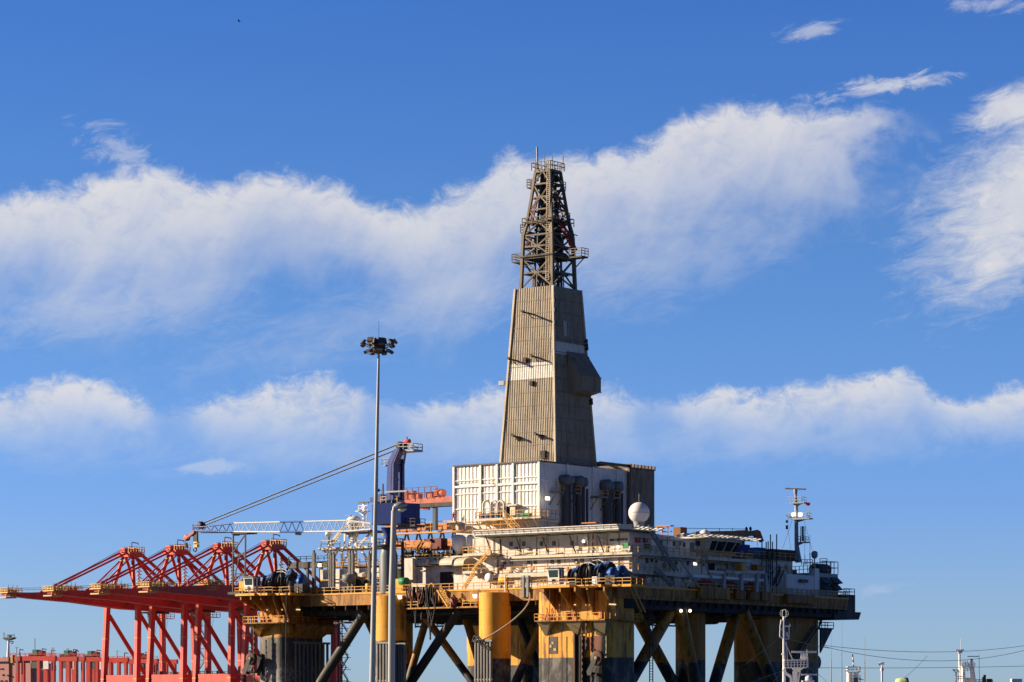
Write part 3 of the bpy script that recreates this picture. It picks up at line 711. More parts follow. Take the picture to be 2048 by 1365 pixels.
# brackets with floodlights, hatches
def arm(px0, py0, px1, py1, out):
    P = Vector(onL(px0, py0)); Q = P + Vector((0, -out, .1)); m = MB().beam(P, Q, .22, .3); m.beam(Q, Q + Vector((-.5, 0, .3)), .5, .4); m.beam(P + Vector((0, 0, -.8)), P.lerp(Q, .6), .12); m.build('floodlight_arm', m_dark, der)
arm(1066, 629, 0, 0, 3.0); arm(1033, 722, 0, 0, 2.2); arm(1077, 716, 0, 0, 2.0); arm(1038, 875, 0, 0, 1.6); arm(1084, 872, 0, 0, 1.7)
m = MB()
for px, py, w, h in ((1064.5, 767, 6, 9), (1037.5, 877, 9, 6), (1083, 873, 8, 6), (1088, 910, 9, 16)):
    p = onL(px, py); s = .0955; m.box(p[0] - w * s * .62, p[1] - .45, p[2] - h * s / 2, p[0] + w * s * .62, p[1] + .4, p[2] + h * s / 2)
m.each('hatch', m_under, der)
p = onL(1010.5, 767); MB().box(p[0] - .3, p[1] - .1, p[2] - .3, p[0] - 1.6, p[1] + .5, p[2] + .5).build('floodlight', m_galv, der)
p = onL(1052, 721); MB().box(p[0] - .3, p[1] - .5, p[2] - .6, p[0] + .3, p[1], p[2] + .5).build('junction_box', m_rust, der)
m = MB(); a_, z_ = DC[0] + hs(dz(690)), dz(690)
for py in (682, 690, 697, 717, 800, 806, 612, 630, 655): 
    p = P4(dz(py), hs(dz(py)) + .1); k = 2 if py < 720 and py > 670 or py > 790 else 1
    m.box(p[k][0] - .1, p[k][1] - .2, p[k][2] - .3, p[k][0] + .45, p[k][1] + .35, p[k][2] + .4)
m.each('lamp_box', m_dark, der)
# --- open lattice top
LV = [(573, 3.75), (543, 3.66), (513, 3.58), (490, 3.5), (467, 3.42), (442, 2.95), (415, 2.6), (390, 2.3), (363, 2.0), (337, 1.72)]
LV = [(dz(py, 3), h) for py, h in LV]
for i in range(4):
    m = MB()
    for (z0, h0), (z1, h1) in zip(LV, LV[1:]): m.beam(P4(z0, h0)[i], P4(z1, h1)[i], .62 if z0 < dz(445, 3) else .5)
    m.build('derrick_leg', m_derr, der)
m = MB()
for k, ((z0, h0), (z1, h1)) in enumerate(zip(LV, LV[1:])):
    p, q = P4(z0, h0), P4(z1, h1)
    for i in range(4):
        j = (i + 1) % 4
        if k: m.beam(p[i], p[j], .30)
        mid = (Vector(q[i]) + Vector(q[j])) / 2
        if k % 2 == 0: m.beam(p[i], mid, .27); m.beam(p[j], mid, .27)
        else:
            mb_ = (Vector(p[i]) + Vector(p[j])) / 2; m.beam(mb_, q[i], .27); m.beam(mb_, q[j], .27)
        if k in (0, 2, 3): m.beam(mid, (Vector(p[i]) + Vector(p[j])) / 2, .18)
for i in range(4): q = P4(*LV[-1]); m.beam(q[i], q[(i + 1) % 4], .5)
m.build('lattice_bracing', m_derr, der)
m = MB()        # inner guide tower inside the lattice
for k, ((z0, h0), (z1, h1)) in enumerate(zip(LV, LV[1:])):
    p, q = P4(z0, h0 * .5), P4(z1, h1 * .5)
    for i in range(4):
        m.beam(p[i], q[i], .34); m.beam(p[i], q[(i + 1) % 4], .2); m.beam(p[i], p[(i + 1) % 4], .2)
        if k % 2: m.beam(P4(z0, h0)[i], p[i], .2)
m.build('inner_tower', m_dgrey, der)
m = MB(); rnd = random.Random(11)      # machinery seen through the lattice: guide rails, hoses, blocks
for k in range(7):
    a, b = DC[0] + rnd.uniform(-1.6, 1.6), DC[1] + rnd.uniform(-1.6, 1.6); m.beam((a, b, ZD1 - 3), (a * .6 + DC[0] * .4, b * .6 + DC[1] * .4, LV[-1][0] - rnd.uniform(0, 3)), rnd.uniform(.25, .55))
for py, w, h in ((350, 1.4, 1.2), (440, 2.4, 1.4), (455, 2.8, .5), (480, 2.2, 1.6), (505, 2.6, .9), (548, 2.0, 2.0)): z = dz(py, 3); m.box(DC[0] - w * .6, DC[1] - w * .8, z - h / 2, DC[0] + w, DC[1] + w, z + h / 2)
for i in range(60):
    z = dz(rnd.uniform(435, 520), 3); a, b = DC[0] + rnd.uniform(-3, 3), DC[1] + rnd.uniform(-3, 3); m.beam((a, b, z), (a + rnd.uniform(-2, 2), b + rnd.uniform(-2, 2), z + rnd.uniform(-1.5, 1.5)), rnd.uniform(.12, .35))
m.build('travelling_gear', m_dark, der)
m = MB()
p = P4(dz(337, 3), 1.95); m.prism([(x[0], x[1]) for x in p], dz(340, 3), dz(336, 3)); cb = m.build('crown_platform', m_dark, der)
z = dz(335, 3); p = P4(z, 2.3); MB().rail(p + [p[0]], 1.5, 1.3, .06).build('railing', m_derr, cb)
m = MB()
for dx_, dy_, h in ((-1.8, -1.6, 2.2), (.6, -2, 2.6), (2.2, -1.6, 2.4), (2.3, 1.8, 3.0), (-1, 1.5, 2.3)): m.beam((DC[0] + dx_, DC[1] + dy_, z), (DC[0] + dx_, DC[1] + dy_, z + h), .11)
m.each('aerial', m_derr, cb)
P = pL(1073.5, 322, DC[1] - 1.0); Q = pL(1074.2, 295, DC[1] - 1.0); MB().tube((P[0] + .25, P[1], P[2] - 4), Q, .19, n=8).build('flare_pole', m_galv, der)
def balcony(px0, px1, py, bb, d, side, nm='balcony'):
    if side == 'L': P, Q = pL(px0, py, bb), pL(px1, py, bb); m = MB().box(P[0], bb, P[2] - .25, Q[0], bb + d, P[2]); R = [(Q[0], bb, P[2]), (P[0], bb, P[2]), (P[0], bb + d, P[2])]
    else: P, Q = pL(px0, py, bb), pL(px1, py, bb); m = MB().box(P[0], bb, P[2] - .3, Q[0], bb + d, P[2]); R = [(P[0], bb, P[2]), (Q[0], bb, P[2]), (Q[0], bb + d, P[2])]
    o = m.build(nm, m_dark, der); MB().rail(R, 1.5, 1.3, .06, 3).build('railing', m_derr, o); m2 = MB(); m2.beam((P[0], bb + d / 2, P[2] - .2), (Q[0], bb + d, P[2] - 1.6), .16) if side == 'L' else m2.beam((Q[0], bb + d / 2, P[2] - .2), (P[0], bb + d, P[2] - 1.8), .16); m2.build('strut', m_derr, o)
balcony(1024, 1046, 524, DC[1] - 2.5, 4, 'L'); balcony(1138, 1163, 514, DC[1] - 2.5, 2.2, 'R'); balcony(1041, 1058, 465, DC[1] - 2.0, 3, 'L'); balcony(1054, 1072, 375, DC[1] - 1.2, 2.4, 'L'); balcony(1116, 1130, 442, DC[1] - 2, 1.6, 'R'); balcony(1108, 1124, 381, DC[1] - 1, 1.2, 'R')
z = dz(508, 3); p = P4(z, 4.1); MB().prism([(x[0], x[1]) for x in p], z - .3, z).build('racking_deck', m_dark, der)
z = dz(447, 3); p = P4(z, 3.6); MB().rail(p + [p[0]], 1.5, 1.3, .06).build('railing', m_derr, der)
m = MB(); A_ = lambda px, py, b: Vector(pL(px, py, b))
m.beam(A_(1117, 398, DC[1] + .5), A_(1127, 440, DC[1] + .5), .22); m.beam(A_(1122, 448, DC[1] - 1), A_(1150, 502, DC[1] - 1), .62, .9); m.beam(A_(1076, 395, DC[1] - 2.2), A_(1062, 452, DC[1] - 2.9), .3); m.beam(A_(1071, 402, DC[1] - 2.4), A_(1058, 452, DC[1] - 2.9), .2)
m.beam(A_(1062, 476, DC[1] - 3.2), A_(1053, 492, DC[1] - 3.4), .5); m.beam(A_(1088, 400, DC[1]), A_(1092, 425, DC[1]), .8); m.beam(A_(1120, 395, DC[1]), A_(1117, 420, DC[1]), .3)
m.build('red_hose_boom', m_dred, der)
m = MB(); P, Q = A_(1094.5, 560, DC[1] - 4.2), A_(1097, 325, DC[1] - 2.1)
for s in (-.35, .35): m.beam(P + Vector((s, 0, 0)), Q + Vector((s, 0, 0)), .1)
for i in range(60): c = P.lerp(Q, i / 60); m.beam(c - Vector((.35, 0, 0)), c + Vector((.35, 0, 0)), .08)
m.build('ladder', mat('tan ladder steel', (.42, .34, .22), .6, .3, .2), der)
# ================================================================== DRILL FLOOR HOUSE
B_B = 19.0; B_A = pL(1080, 980, B_B)[0]
ZB1 = pL(1080, 922, B_B)[2]; ZB0 = pL(908, 1050, B_B)[2]; BA0 = pL(908, 1000, B_B)[0]; BB1 = pR(1259, 1000, B_A)[1]
hou = thing('drill_floor_house', 'big rust streaked white corrugated box around the foot of the derrick', 'building', ((BA0 + B_A) / 2, 30, ZB0))
m = MB().box(BA0 + .2, B_B + .2, ZB0, B_A - .2, BB1, ZB1 - .5); m.build('wall', m_white2, hou)
m = MB()
for px0, px1 in ((908, 962), (962, 995), (995, 1027), (1027, 1080)):
    a0, a1 = pL(px0, 980, B_B)[0] + .12, pL(px1, 980, B_B)[0] - .12
    zm = pL(px0, 970, B_B)[2]
    for z0, z1 in ((ZB0 + .3, zm - .2), (zm + .2, ZB1 - .1)): m.corr((a0, B_B + .1, z0), (a1, B_B + .1, z0), (a1, B_B + .1, z1), (a0, B_B + .1, z1), round((a1 - a0) / .85), .10, (0, -1, 0))
m.corr((B_A - .1, B_B + .3, ZB0), (B_A - .1, BB1, ZB0), (B_A - .1, BB1, ZB1), (B_A - .1, B_B + .3, ZB1), 44, .06, (1, 0, 0))
m.build('corrugated_panel', m_white2, hou)
m = MB()
for px in (908.5, 962, 995, 1027, 1079): a = pL(px, 980, B_B)[0]; m.box(a - .22, B_B - .3, ZB0, a + .22, B_B + .3, ZB1)
for py in (958, 985, 1015): z = pL(995, py, B_B)[2]; m.box(BA0, B_B - .16, z - .09, B_A, B_B + .1, z + .09)
z = pL(995, 970, B_B)[2]; m.box(BA0, B_B - .26, z - .2, B_A, B_B + .1, z + .2)
for b in (B_B + 8.5, B_B + 17, B_B + 25): m.box(B_A - .05, b, ZB0, B_A + .25, b + .4, ZB1)
for py in (945, 965): z = pR(1150, py, B_A)[2]; m.box(B_A - .05, B_B, z - .06, B_A + .12, BB1, z + .06)
m.build('frame_rib', m_white2, hou)
MB().box(BA0 - .1, B_B - .35, ZB1 - .15, B_A + .2, B_B + .4, ZB1 + .12).box(B_A - .4, B_B, ZB1 - .15, B_A + .2, B_B + 18, ZB1 + .12).build('roof_edge', m_dgrey, hou)
# skirt below the house
zk = pL(950, 1068, B_B)[2]; MB().box(BA0, B_B + .6, zk - 6, B_A - .4, BB1, ZB0).build('skirt', m_white, hou)
# open roof frame and grey wind wall at the far end
fA = B_A + .6; w0 = pR(1259, 1000, fA)[1]; w1 = pR(1308, 1000, fA)[1]; zw = pR(1262, 931, fA)[2]
m = MB().box(fA - 9, w0, ZB0 - 4, fA, w1, zw - .4); ww = m.build('wind_wall', m_clad, hou)
MB().corr((fA + .02, w0, ZB0 - 4), (fA + .02, w1, ZB0 - 4), (fA + .02, w1, zw - .5), (fA + .02, w0, zw - .5), 20, .12, (1, 0, 0)).build('corrugated_panel', m_clad, ww)
m = MB()
for i in range(8): b = w0 + (w1 - w0) * i / 7.2; m.box(fA - 9, b, zw - .6, fA + .3, b + .35, zw + .25)
m.box(fA - .3, w0 - 10, zw - .45, fA, w0, zw + .1); m.box(fA - 9, w0 - 14, zw - .1, fA - 8.6, w0, zw + .5); m.box(fA - 5, w0 - 16, zw + .1, fA - 4.6, w0, zw + .6)
m.box(fA - 9, w0 - 6, zw - .45, fA - .1, w0 - 5.6, zw + .1); m.box(fA - .35, w0 - .2, ZB0 - 4, fA + .15, w0 + .3, zw)
m.build('roof_frame', m_derr, hou)
# exhaust trunks on the shaded face, capped by round silencers
for px, pt, wd_, R_ in ((1131, 953, 7, 1.0), (1139, 954, 5, .8), (1158, 957, 8, 1.15), (1166, 958, 5, .9), (1213, 964, 9, 1.15), (1219, 966, 5, .8), (1236, 967, 8, 1.05)):
    p = pR(px, pt + 9, B_A + .9); z1 = p[2]
    t = MB().tube((p[0], p[1], ZB0 - 3), (p[0], p[1], z1), .42 if wd_ < 7 else .62, n=12).tube((p[0] + .2, p[1] + 1.1, ZB0 - 3), (p[0] + .2, p[1] + 1.1, z1 - 1), .25, n=8).build('exhaust_trunk', m_exh if 'm_exh' in globals() else mat('sooty duct steel', (.075, .078, .085), .6, .2, .3), hou)
    MB().lathe((p[0], p[1], z1 + .2), [(.2, -1.1), (R_, -1.0), (R_, .7), (.2, .8)], 18, 'x').build('silencer', mat('grey silencer steel', (.16, .17, .18), .5, .2, .3), t)
def cat(px0, px1, py, a, name='catwalk'):
    P, Q = pR(px0, py, a), pR(px1, py, a); m = MB().box(B_A, P[1], P[2] - .3, a, Q[1], P[2]); m.beam((a, P[1], P[2] - .2), (B_A, P[1], P[2] - 2.6), .14); m.beam((a, Q[1], P[2] - .2), (B_A, Q[1], P[2] - 2.6), .14)
    o = m.build(name, m_grey, hou); MB().rail([(a, P[1], P[2]), (a, Q[1], P[2])], 1.2, 1.4).build('railing', m_rail, o)
cat(1113, 1128, 982, B_A + 1.6); cat(1152, 1162, 985, B_A + 1.6); cat(1196, 1216, 992, B_A + 1.8); cat(1228, 1240, 994, B_A + 1.8)
# front balcony with goosenecks, door hood and stair
zc = pL(1000, 1036, B_B - 2.2)[2]; a0, a1, a2 = pL(951, 1036, B_B - 2.2)[0], pL(1011, 1036, B_B - 2.2)[0], pL(1101, 1036, B_B - 2.2)[0]
fb = MB().box(a0, B_B - 2.2, zc - .5, a1, B_B, zc).box(a1, B_B - 2.0, zc - .4, B_A + 1.6, B_B, zc - .05).box(B_A + .2, B_B, zc - .4, B_A + 1.6, B_B + 4, zc - .05).build('balcony', m_cream, hou)
MB().rail([(a0, B_B, zc), (a0, B_B - 2.2, zc), (a1, B_B - 2.2, zc)], 1.3, 1.3).rail([(a1 + 1.3, B_B - 2, zc), (B_A + 1.6, B_B - 2, zc), (B_A + 1.6, B_B + 4, zc)], 1.3, 1.3).build('railing', m_rail, fb)
m = MB()
for i in range(7): a = a0 + (B_A - a0) * i / 6; m.beam((a, B_B - 2.0, zc - .4), (a, B_B + .2, zc - 2.4), .22)
m.each('bracket', m_cream, fb)
for px in (973, 988, 1002):
    P = pL(px, 1010, B_B - .9); pts = [(P[0] - .75, P[1], zc)] + [(P[0] - .75 * math.cos(rad(t)), P[1], P[2] + .75 * math.sin(rad(t))) for t in range(0, 181, 30)] + [(P[0] + .75, P[1], zc + 1)]
    gk = MB().path(pts, .24, 8).build('gooseneck_pipe', m_white, fb)
    MB().box(P[0] - 1.1, B_B - 1.9, zc, P[0] + .3, B_B - .9, zc + 1.0).build('pump', m_wblue, gk)
MB().boxL(1013, 1014, 1020, 1036, B_B - .45, .3).build('doorway', m_under, hou)
MB().boxL(1020, 1013, 1030, 1033, B_B - .9, .5).boxL(1011, 1009, 1033, 1012, B_B - 1.2, 1.0).build('door', m_cream, hou)
MB().stair(pL(1013, 1037, B_B - 2.4), pL(1040, 1065, B_B - 2.4), 1.2, (0, -1, 0)).rail([pL(1013, 1037, B_B - 3.6), pL(1040, 1065, B_B - 3.6)], 1.1, 1.5).build('stairway', m_rail, hou)
p = pR(1093, 998, B_A + 1.2); MB().box(p[0], p[1] - .4, p[2] - .25, p[0] + .5, p[1] + .4, p[2] + .35).build('floodlight', m_lamp, hou)
MB().boxL(1041, 1027, 1058, 1034, B_B - 1.4, .9).build('tool_crate', m_green, fb)
# person in red overalls at the house corner

# ================================================================== ACCOMMODATION BLOCK
WB, WA = 2.5, 7.6             # wall planes: left face b, right face a
OB, OA = 1.0, 9.3             # outer edges of the walkways
acc = thing('accommodation_block', 'long white three storey living quarters with railed walkways and small shuttered windows', 'building', (-15, 12, D_TOP))
L1 = pL(1200, 1141, OB)[2]; L2 = pL(1200, 1106, OB)[2]; ROOF = pL(1200, 1066, OB)[2]
aA = pL(945, 1090, WB)[0]     # left end of the top storey
aM = pL(823, 1150, WB)[0]     # left end of the lower storeys
bE = pR(1500, 1110, WA)[1]    # far end of the right face
MB().box(aM, WB, D_TOP, WA, 17, L2 - .3).box(-2, 17, D_TOP, WA, bE, L2 - .3).build('wall', m_white, acc, label='lower white storeys')
MB().box(aA, WB + .01, L2 - .3, WA, 17, ROOF).box(-2, 17, L2 - .3, WA, pR(1402, 1100, WA)[1], ROOF - .4).build('wall', m_white, acc, label='top white storey')
def walkway(z, px_left, t, bend, mt=m_cream, stepx=None):
    a0 = pL(px_left, 1100, OB)[0]
    w = MB().box(a0, OB, z - t, OA, WB + .3, z).box(WA - .3, WB + .3, z - t + .003, OA, bend, z - .003).build('walkway', mt, acc)
    MB().rail([(a0, OB, z), (OA, OB, z), (OA, bend, z)], 1.15, 1.9).build('railing', m_rail, w)
    return w
w1_ = walkway(L1, 955, .75, pR(1362, 1140, OA)[1]); w2_ = walkway(L2, 982, .45, bE - 2)
# thin pipe run below the upper walkway
MB().path([(pL(990, 1112, OB - .1)[0], OB - .1, L2 - .85), (OA + .1, OB - .1, L2 - .85), (OA + .1, bE - 4, L2 - .95)], .09, 6).build('pipe', m_galv, acc)
# windows
def winL(px, py, w=6.2, h=9.0, mt=m_louv, name='window', dx=.06):
    p = pL(px, py, WB); s = .0925
    o = MB().box(p[0] - w * s * .62, WB - dx - .02, p[2] - h * s / 2, p[0] + w * s * .62, WB - .005, p[2] + h * s / 2).build(name, mt, acc); 
    k = MB()
    for i in range(3): a = p[0] + (i - 1) * w * s * .36; k.box(a - .045, WB - dx - .06, p[2] - h * s / 2, a + .045, WB - dx - .021, p[2] + h * s / 2)
    if name == 'window': k.build('shutter_bar', m_grey, o)
    return o
for px in (1022, 1047.5, 1083, 1108, 1144, 1170): winL(px, 1088.5 - (px - 1022) * .012)
for px in (1009.5, 1023, 1057, 1070.5, 1104.5, 1117.5, 1152, 1164.5): winL(px, 1125 - (px - 1010) * .018)
winL(998, 1091, 8, 15, m_cream, 'door'); winL(1190, 1119, 6, 14, m_under, 'door'); winL(1211, 1086, 9, 13, mat('faint grey stencil', (.42, .41, .38), .6, .2, .2), 'stencil', .02)
winL(1195, 1119, 3, 12, mat('brown door paint', (.22, .13, .07), .6, .3, .2), 'door'); winL(1211, 1122, 3, 6, m_grey, 'vent')
def winR(px, py, w, h, mt, name='window', a=None, t=.07):
    a = WA if a is None else a
    p, q = pR(px - w / 2, py, a), pR(px + w / 2, py, a); z0, z1 = pR(px, py + h / 2, a)[2], pR(px, py - h / 2, a)[2]
    return MB().box(a + .004, p[1], z0, a + t, q[1], z1).build(name, mt, acc)
for px, py in ((1322, 1086), (1348, 1088), (1359, 1087), (1368, 1090)): winR(px, py, 5, 9, m_louv)
winR(1356, 1091, 7, 17, mat('grey door', (.38, .37, .34), .5, .3, .2), 'door'); winR(1384, 1095, 9, 18, m_grey, 'door'); winR(1395, 1087, 8, 10, m_glass)
for px, py, w, h in ((1294, 1121, 6, 11), (1303, 1121, 4, 8), (1312, 1122, 4, 9), (1352, 1126, 5, 9), (1375, 1127, 4, 8), (1408, 1128, 5, 9)): winR(px, py, w, h, m_louv)
for px in (1390, 1450): winR(px, 1128, 6, 5, m_lamp if px == 1390 else m_dgrey, 'round_lamp')
winR(1423, 1133, 12, 17, m_under, 'doorway'); winR(1284, 1156, 15, 26, m_red, 'door'); winR(1306, 1158, 5, 14, m_grey, 'door'); winR(1366, 1160, 5, 10, m_grey); winR(1345, 1162, 6, 14, m_dgrey, 'door')
for px in (1273, 1289): winR(px, 1081, 7, 9, m_red, 'fire_locker', None, .5)
# number on the wall
tx = bpy.data.curves.new('number', 'FONT'); tx.body = 'IMO 8757960'; tx.size = 1.0; tx.offset = .035
to = bpy.data.objects.new('number', tx); COL.objects.link(to); bpy.context.view_layer.update()
me = bpy.data.meshes.new_from_object(to.evaluated_get(bpy.context.evaluated_depsgraph_get())); COL.objects.unlink(to); bpy.data.objects.remove(to)
xs = [v.co.x for v in me.vertices]; ys = [v.co.y for v in me.vertices]
n0, n1 = pL(1219.5, 1083, WB - .05), pL(1254, 1076.5, WB - .05); kx = (n1[0] - n0[0]) / (max(xs) - min(xs)); kz = (n1[2] - n0[2]) / (max(ys) - min(ys))
q = MB(); q.v = [(n0[0] + (v.co.x - min(xs)) * kx, WB - .05, n0[2] + (v.co.y - min(ys)) * kz) for v in me.vertices]; q.f = [tuple(p.vertices) for p in me.polygons]; q.smooth = [False] * len(q.f)
q2 = MB(); q2.v = [(v[0] + .07, v[1] + .004, v[2]) for v in q.v]; q2.f = q.f; q2.smooth = q.smooth
q.add(q2.v, q2.f); q.build('number', m_ink, acc)
# door bay, ducts and platforms on the lower left of the front
MB().boxL(880, 1144, 906, 1177, WB - .05, .04).build('doorway', m_under, acc)
MB().boxL(876, 1139, 910, 1144, WB - .5, .5).boxL(858, 1151, 872, 1154, WB - .8, .8).build('door_canopy', m_white, acc)
def duct(px0, px1, py0, py1, out, th=0):
    p0, p1 = pL(px0, py1, WB), pL(px1, py1, WB); z1 = pL(px0, py0, WB)[2]; z0 = p0[2]; h = z1 - z0; m = MB()
    prof = [(WB + .1, z1)] + [(WB - out * math.sin(rad(t)), z0 + h * .35 + h * .65 * math.cos(rad(t))) for t in range(10, 91, 16)] + [(WB - out, z0 + h * .1), (WB + .1, z0)]
    m.ext([(p0[0], y, z) for y, z in prof], (p1[0] - p0[0], 0, 0)); o = m.build('air_duct', m_cream, acc)
    MB().box(p0[0] + .15, WB - out + .15, z0 - .02, p1[0] - .15, WB, z0 + .12 ).build('duct_opening', m_under, o)
duct(846, 868, 1119, 1135, 2.6); duct(871, 886, 1120, 1131, 1.8); duct(897, 922, 1115, 1134, 2.8); duct(920, 944, 1116, 1135, 2.6)
MB().boxL(807, 1117, 825, 1160, WB - 1.0, 1.0).build('white_screen', m_white, acc)
MB().boxL(823, 1113, 948, 1116, WB - .25, .4).boxL(823, 1141, 860, 1143, WB - .2, .3).build('cornice', m_cream, acc)
def platf(px0, px1, py, b0, name='stair_landing'):
    P, Q = pL(px0, py, b0), pL(px1, py, b0); o = MB().box(P[0], b0, P[2] - .45, Q[0], WB, P[2]).build(name, m_cream, acc)
    MB().rail([(P[0], WB, P[2]), (P[0], b0, P[2]), (Q[0], b0, P[2])], 1.2, 1.3).build('railing', m_rail, o)
platf(926, 981, 1108, -.6); platf(925, 963, 1143, -.6)
for p, q in (((978, 1110), (950, 1141)), ((949, 1149), (930, 1178))):
    MB().stair(pL(*p, -.2), pL(*q, -.2), .9, (0, -1, 0)).rail([pL(*p, -1.1), pL(*q, -1.1)], 1.0, 1.4).build('stairway', m_rail, acc)
# stairs zigzagging down the right face
for p, q in (((1298, 1063), (1328, 1111)), ((1326, 1112), (1349, 1143)), ((1310, 1143), (1342, 1174))):
    MB().stair(pR(*p, OA + .1), pR(*q, OA + .1), .95, (1, 0, 0)).rail([pR(*p, OA + 1.0), pR(*q, OA + 1.0)], 1.1, 1.6).build('stairway', m_grey, acc)
for p, q in (((1358, 1116), (1398, 1176)), ((1404, 1120), (1424, 1156)), ((1454, 1122), (1470, 1150))): MB().beam(pR(*p, OA), pR(*q, OA + .2), .22).build('diagonal_strut', m_mastg, acc)
# struts that carry the roof net walkway, and small lights / baskets
for px in (975, 1035, 1088, 1143, 1200):
    P, Q = pL(px - 4, 1072, -2.0), pL(px + 8, 1106, OB + .2); MB().tube(P, Q, .13, n=6).build('net_strut', m_rust, acc)
for px in (1092, 1212): MB().tube(pL(px, 1070, WB - .2), pL(px, 1108, WB - .2), .12, n=6).path([pL(px, 1083, WB - .2), pL(px - 4, 1079, WB - .2), pL(px - 13, 1077, WB - .2)], .1).build('vent_pipe', m_cream, acc)
m = MB()
for px in (1075, 1180): p = pL(px, 1113, WB - .5); m.lathe(p, [(.05, -.3), (.9, 0), (.05, .3)], 10)
m.each('lifebuoy_canopy', m_grey, acc)
p = pL(1251, 1096, OB - .6); o = MB().box(p[0] - 1.0, p[1], p[2] - .4, p[0] + 1.0, p[1] + .7, p[2] + .3).build('rescue_basket', m_cream, acc); MB().box(p[0] - .6, p[1] - .05, p[2] - .1, p[0] + .6, p[1] + .5, p[2] + .9).build('green_locker', m_green, o)
m = MB()
for p in (pL(1167, 1083, WB - .6), pL(1236, 1094, WB - .7)): m.sphere(p, .28, 10, 6)
m.each('floodlight', m_lamp, acc)
# wheelhouse with raked windows at the far end of the right face
ba, bb = pR(1405, 1100, WA)[1], pR(1470, 1100, WA + 1.2)[1]
zf = pR(1440, 1111, WA + 1)[2]; zr = pR(1440, 1080, WA + 1)[2]
wh = MB().hexa([(-2, ba, L2), (WA + .9, ba, L2), (WA + .9, bb - 1, L2), (-2, bb - 1, L2), (-2, ba - .8, zr), (WA + 2.6, ba - .8, zr), (WA + 2.6, bb + .6, zr), (-2, bb + .6, zr)]).build('wheelhouse', m_white, acc)
z0, z1 = L2 + .30 * (zr - L2), L2 + .88 * (zr - L2)
fa = lambda z: WA + .9 + (z - L2) / (zr - L2) * 1.7 + .03
fb_ = lambda u, z: (ba - .8 * (z - L2) / (zr - L2)) * (1 - u) + u * (bb - 1 + 1.6 * (z - L2) / (zr - L2))
for u0, u1 in ((.02, .2), (.24, .5), (.54, .8), (.84, .98)):
    P = [(fa(z0), fb_(u0, z0), z0), (fa(z0), fb_(u1, z0), z0), (fa(z1), fb_(u1, z1), z1), (fa(z1), fb_(u0, z1), z1)]
    MB().ext(P, (.05, 0, -.02)).build('window', m_glass, wh)
MB().box(-3, ba - 3, zr, WA + 3.2, bb + 2.5, zr + .35).build('roof', m_white, wh)
MB().box(WA - .4, ba - 3, L2 - .6, OA + 1.5, bb + 3, L2 - .05).build('bridge_wing', m_cream, wh)
MB().rail([(OA + 1.4, ba - 3, L2), (OA + 1.4, bb + 3, L2)], 1.1, 1.9).build('railing', m_rail, wh)
p = (4, bb - 4, zr + .3); MB().sphere((4, bb - 3, zr + 1.0), 1.15, 18, 10).build('radome', m_mastw, wh)
# nets around the roofs: outward frames with bars
def net(pts, out, mt=m_net, w=.55, rise=.75, step=1.6, name='safety_net', par=None, sheet=True):
    m = MB(); o = Vector(out) * w + Vector((0, 0, rise))
    for p, q in zip(pts, pts[1:]):
        p, q = Vector(p), Vector(q); m.beam(p, q, .16); m.beam(p + o, q + o, .13); m.beam(p + o * .5, q + o * .5, .07)
        k = max(1, round((q - p).length / step))
        for i in range(k + 1): c = p.lerp(q, i / k); m.beam(c, c + o, .11 if sheet else .2)
        if sheet: m.add([p + o * .03, q + o * .03, q + o * .97, p + o * .97], [(0, 1, 2, 3)])
    return m.build(name, mt, par or hel)

# ================================================================== HELIDECK
HZ = pL(1100, 1063, -1.5)[2]
h0 = pL(946, 1075, -1.5)[0]
hel = thing('helideck', 'broad flat helicopter deck ringed by white safety netting on top of the living quarters', 'helideck', (-14, 6, ROOF))
hp = [(h0, -1.0), (WA + .2, -1.0), (WA + 1.6, 1.0), (WA + 1.6, 8.5), (WA - 2, 12.5), (h0 + 2, 12.5), (h0, 10)]
MB().prism(hp, HZ - .4, HZ).build('landing_deck', m_helid, hel)
m = MB()
for i in range(9): a = h0 + 2 + (WA - h0 - 2) * i / 8; m.box(a - .14, -.8, ROOF, a + .14, 12, HZ - .404)
m.build('support_beam', m_cream, hel)
net([(p[0], p[1], HZ - .05) for p in hp[:2]], (0, -1, 0)); net([(hp[2][0], hp[2][1], HZ - .05), (hp[3][0], hp[3][1], HZ - .05)], (1, 0, 0), w=1.7, rise=.5, sheet=False); net([(hp[1][0], hp[1][1], HZ - .05), (hp[2][0], hp[2][1], HZ - .05)], (.7, -.7, 0))
net([(h0, 10, HZ - .05), (h0, -1, HZ - .05)], (-1, 0, 0), w=.6, rise=.6); net([(hp[3][0], hp[3][1], HZ - .05), (hp[4][0], hp[4][1], HZ - .05)], (.7, .7, 0), w=1.7, rise=.5, sheet=False)
net([(WA + 1.5, 15, ROOF - .2), (WA + 3.0, ba - 2, zr + .1), (WA + 3.2, bb + 3, zr + .0)], (1, .1, 0), w=1.9, rise=.45, name='roof_net', sheet=False)
m = MB()
for px, py in ((1181, 1062), (1330, 1068)): 
    p = pL(px, py, 1) if px < 1300 else pR(px, py, WA); m.beam((p[0] - .6, p[1], p[2] - 2), (p[0] - .6, p[1], p[2] + 1.4), .14); m.beam((p[0] + .6, p[1], p[2] - 2), (p[0] + .6, p[1], p[2] + 1.4), .14); m.box(p[0] - 1.2, p[1], p[2] + .3, p[0] + 1.2, p[1] + .5, p[2] + .5); m.box(p[0] - 1.6, p[1] - .6, p[2] + 1.3, p[0] + 1.6, p[1] + .6, p[2] + 1.5)
m.each('fire_monitor_stand', m_orange, hel)

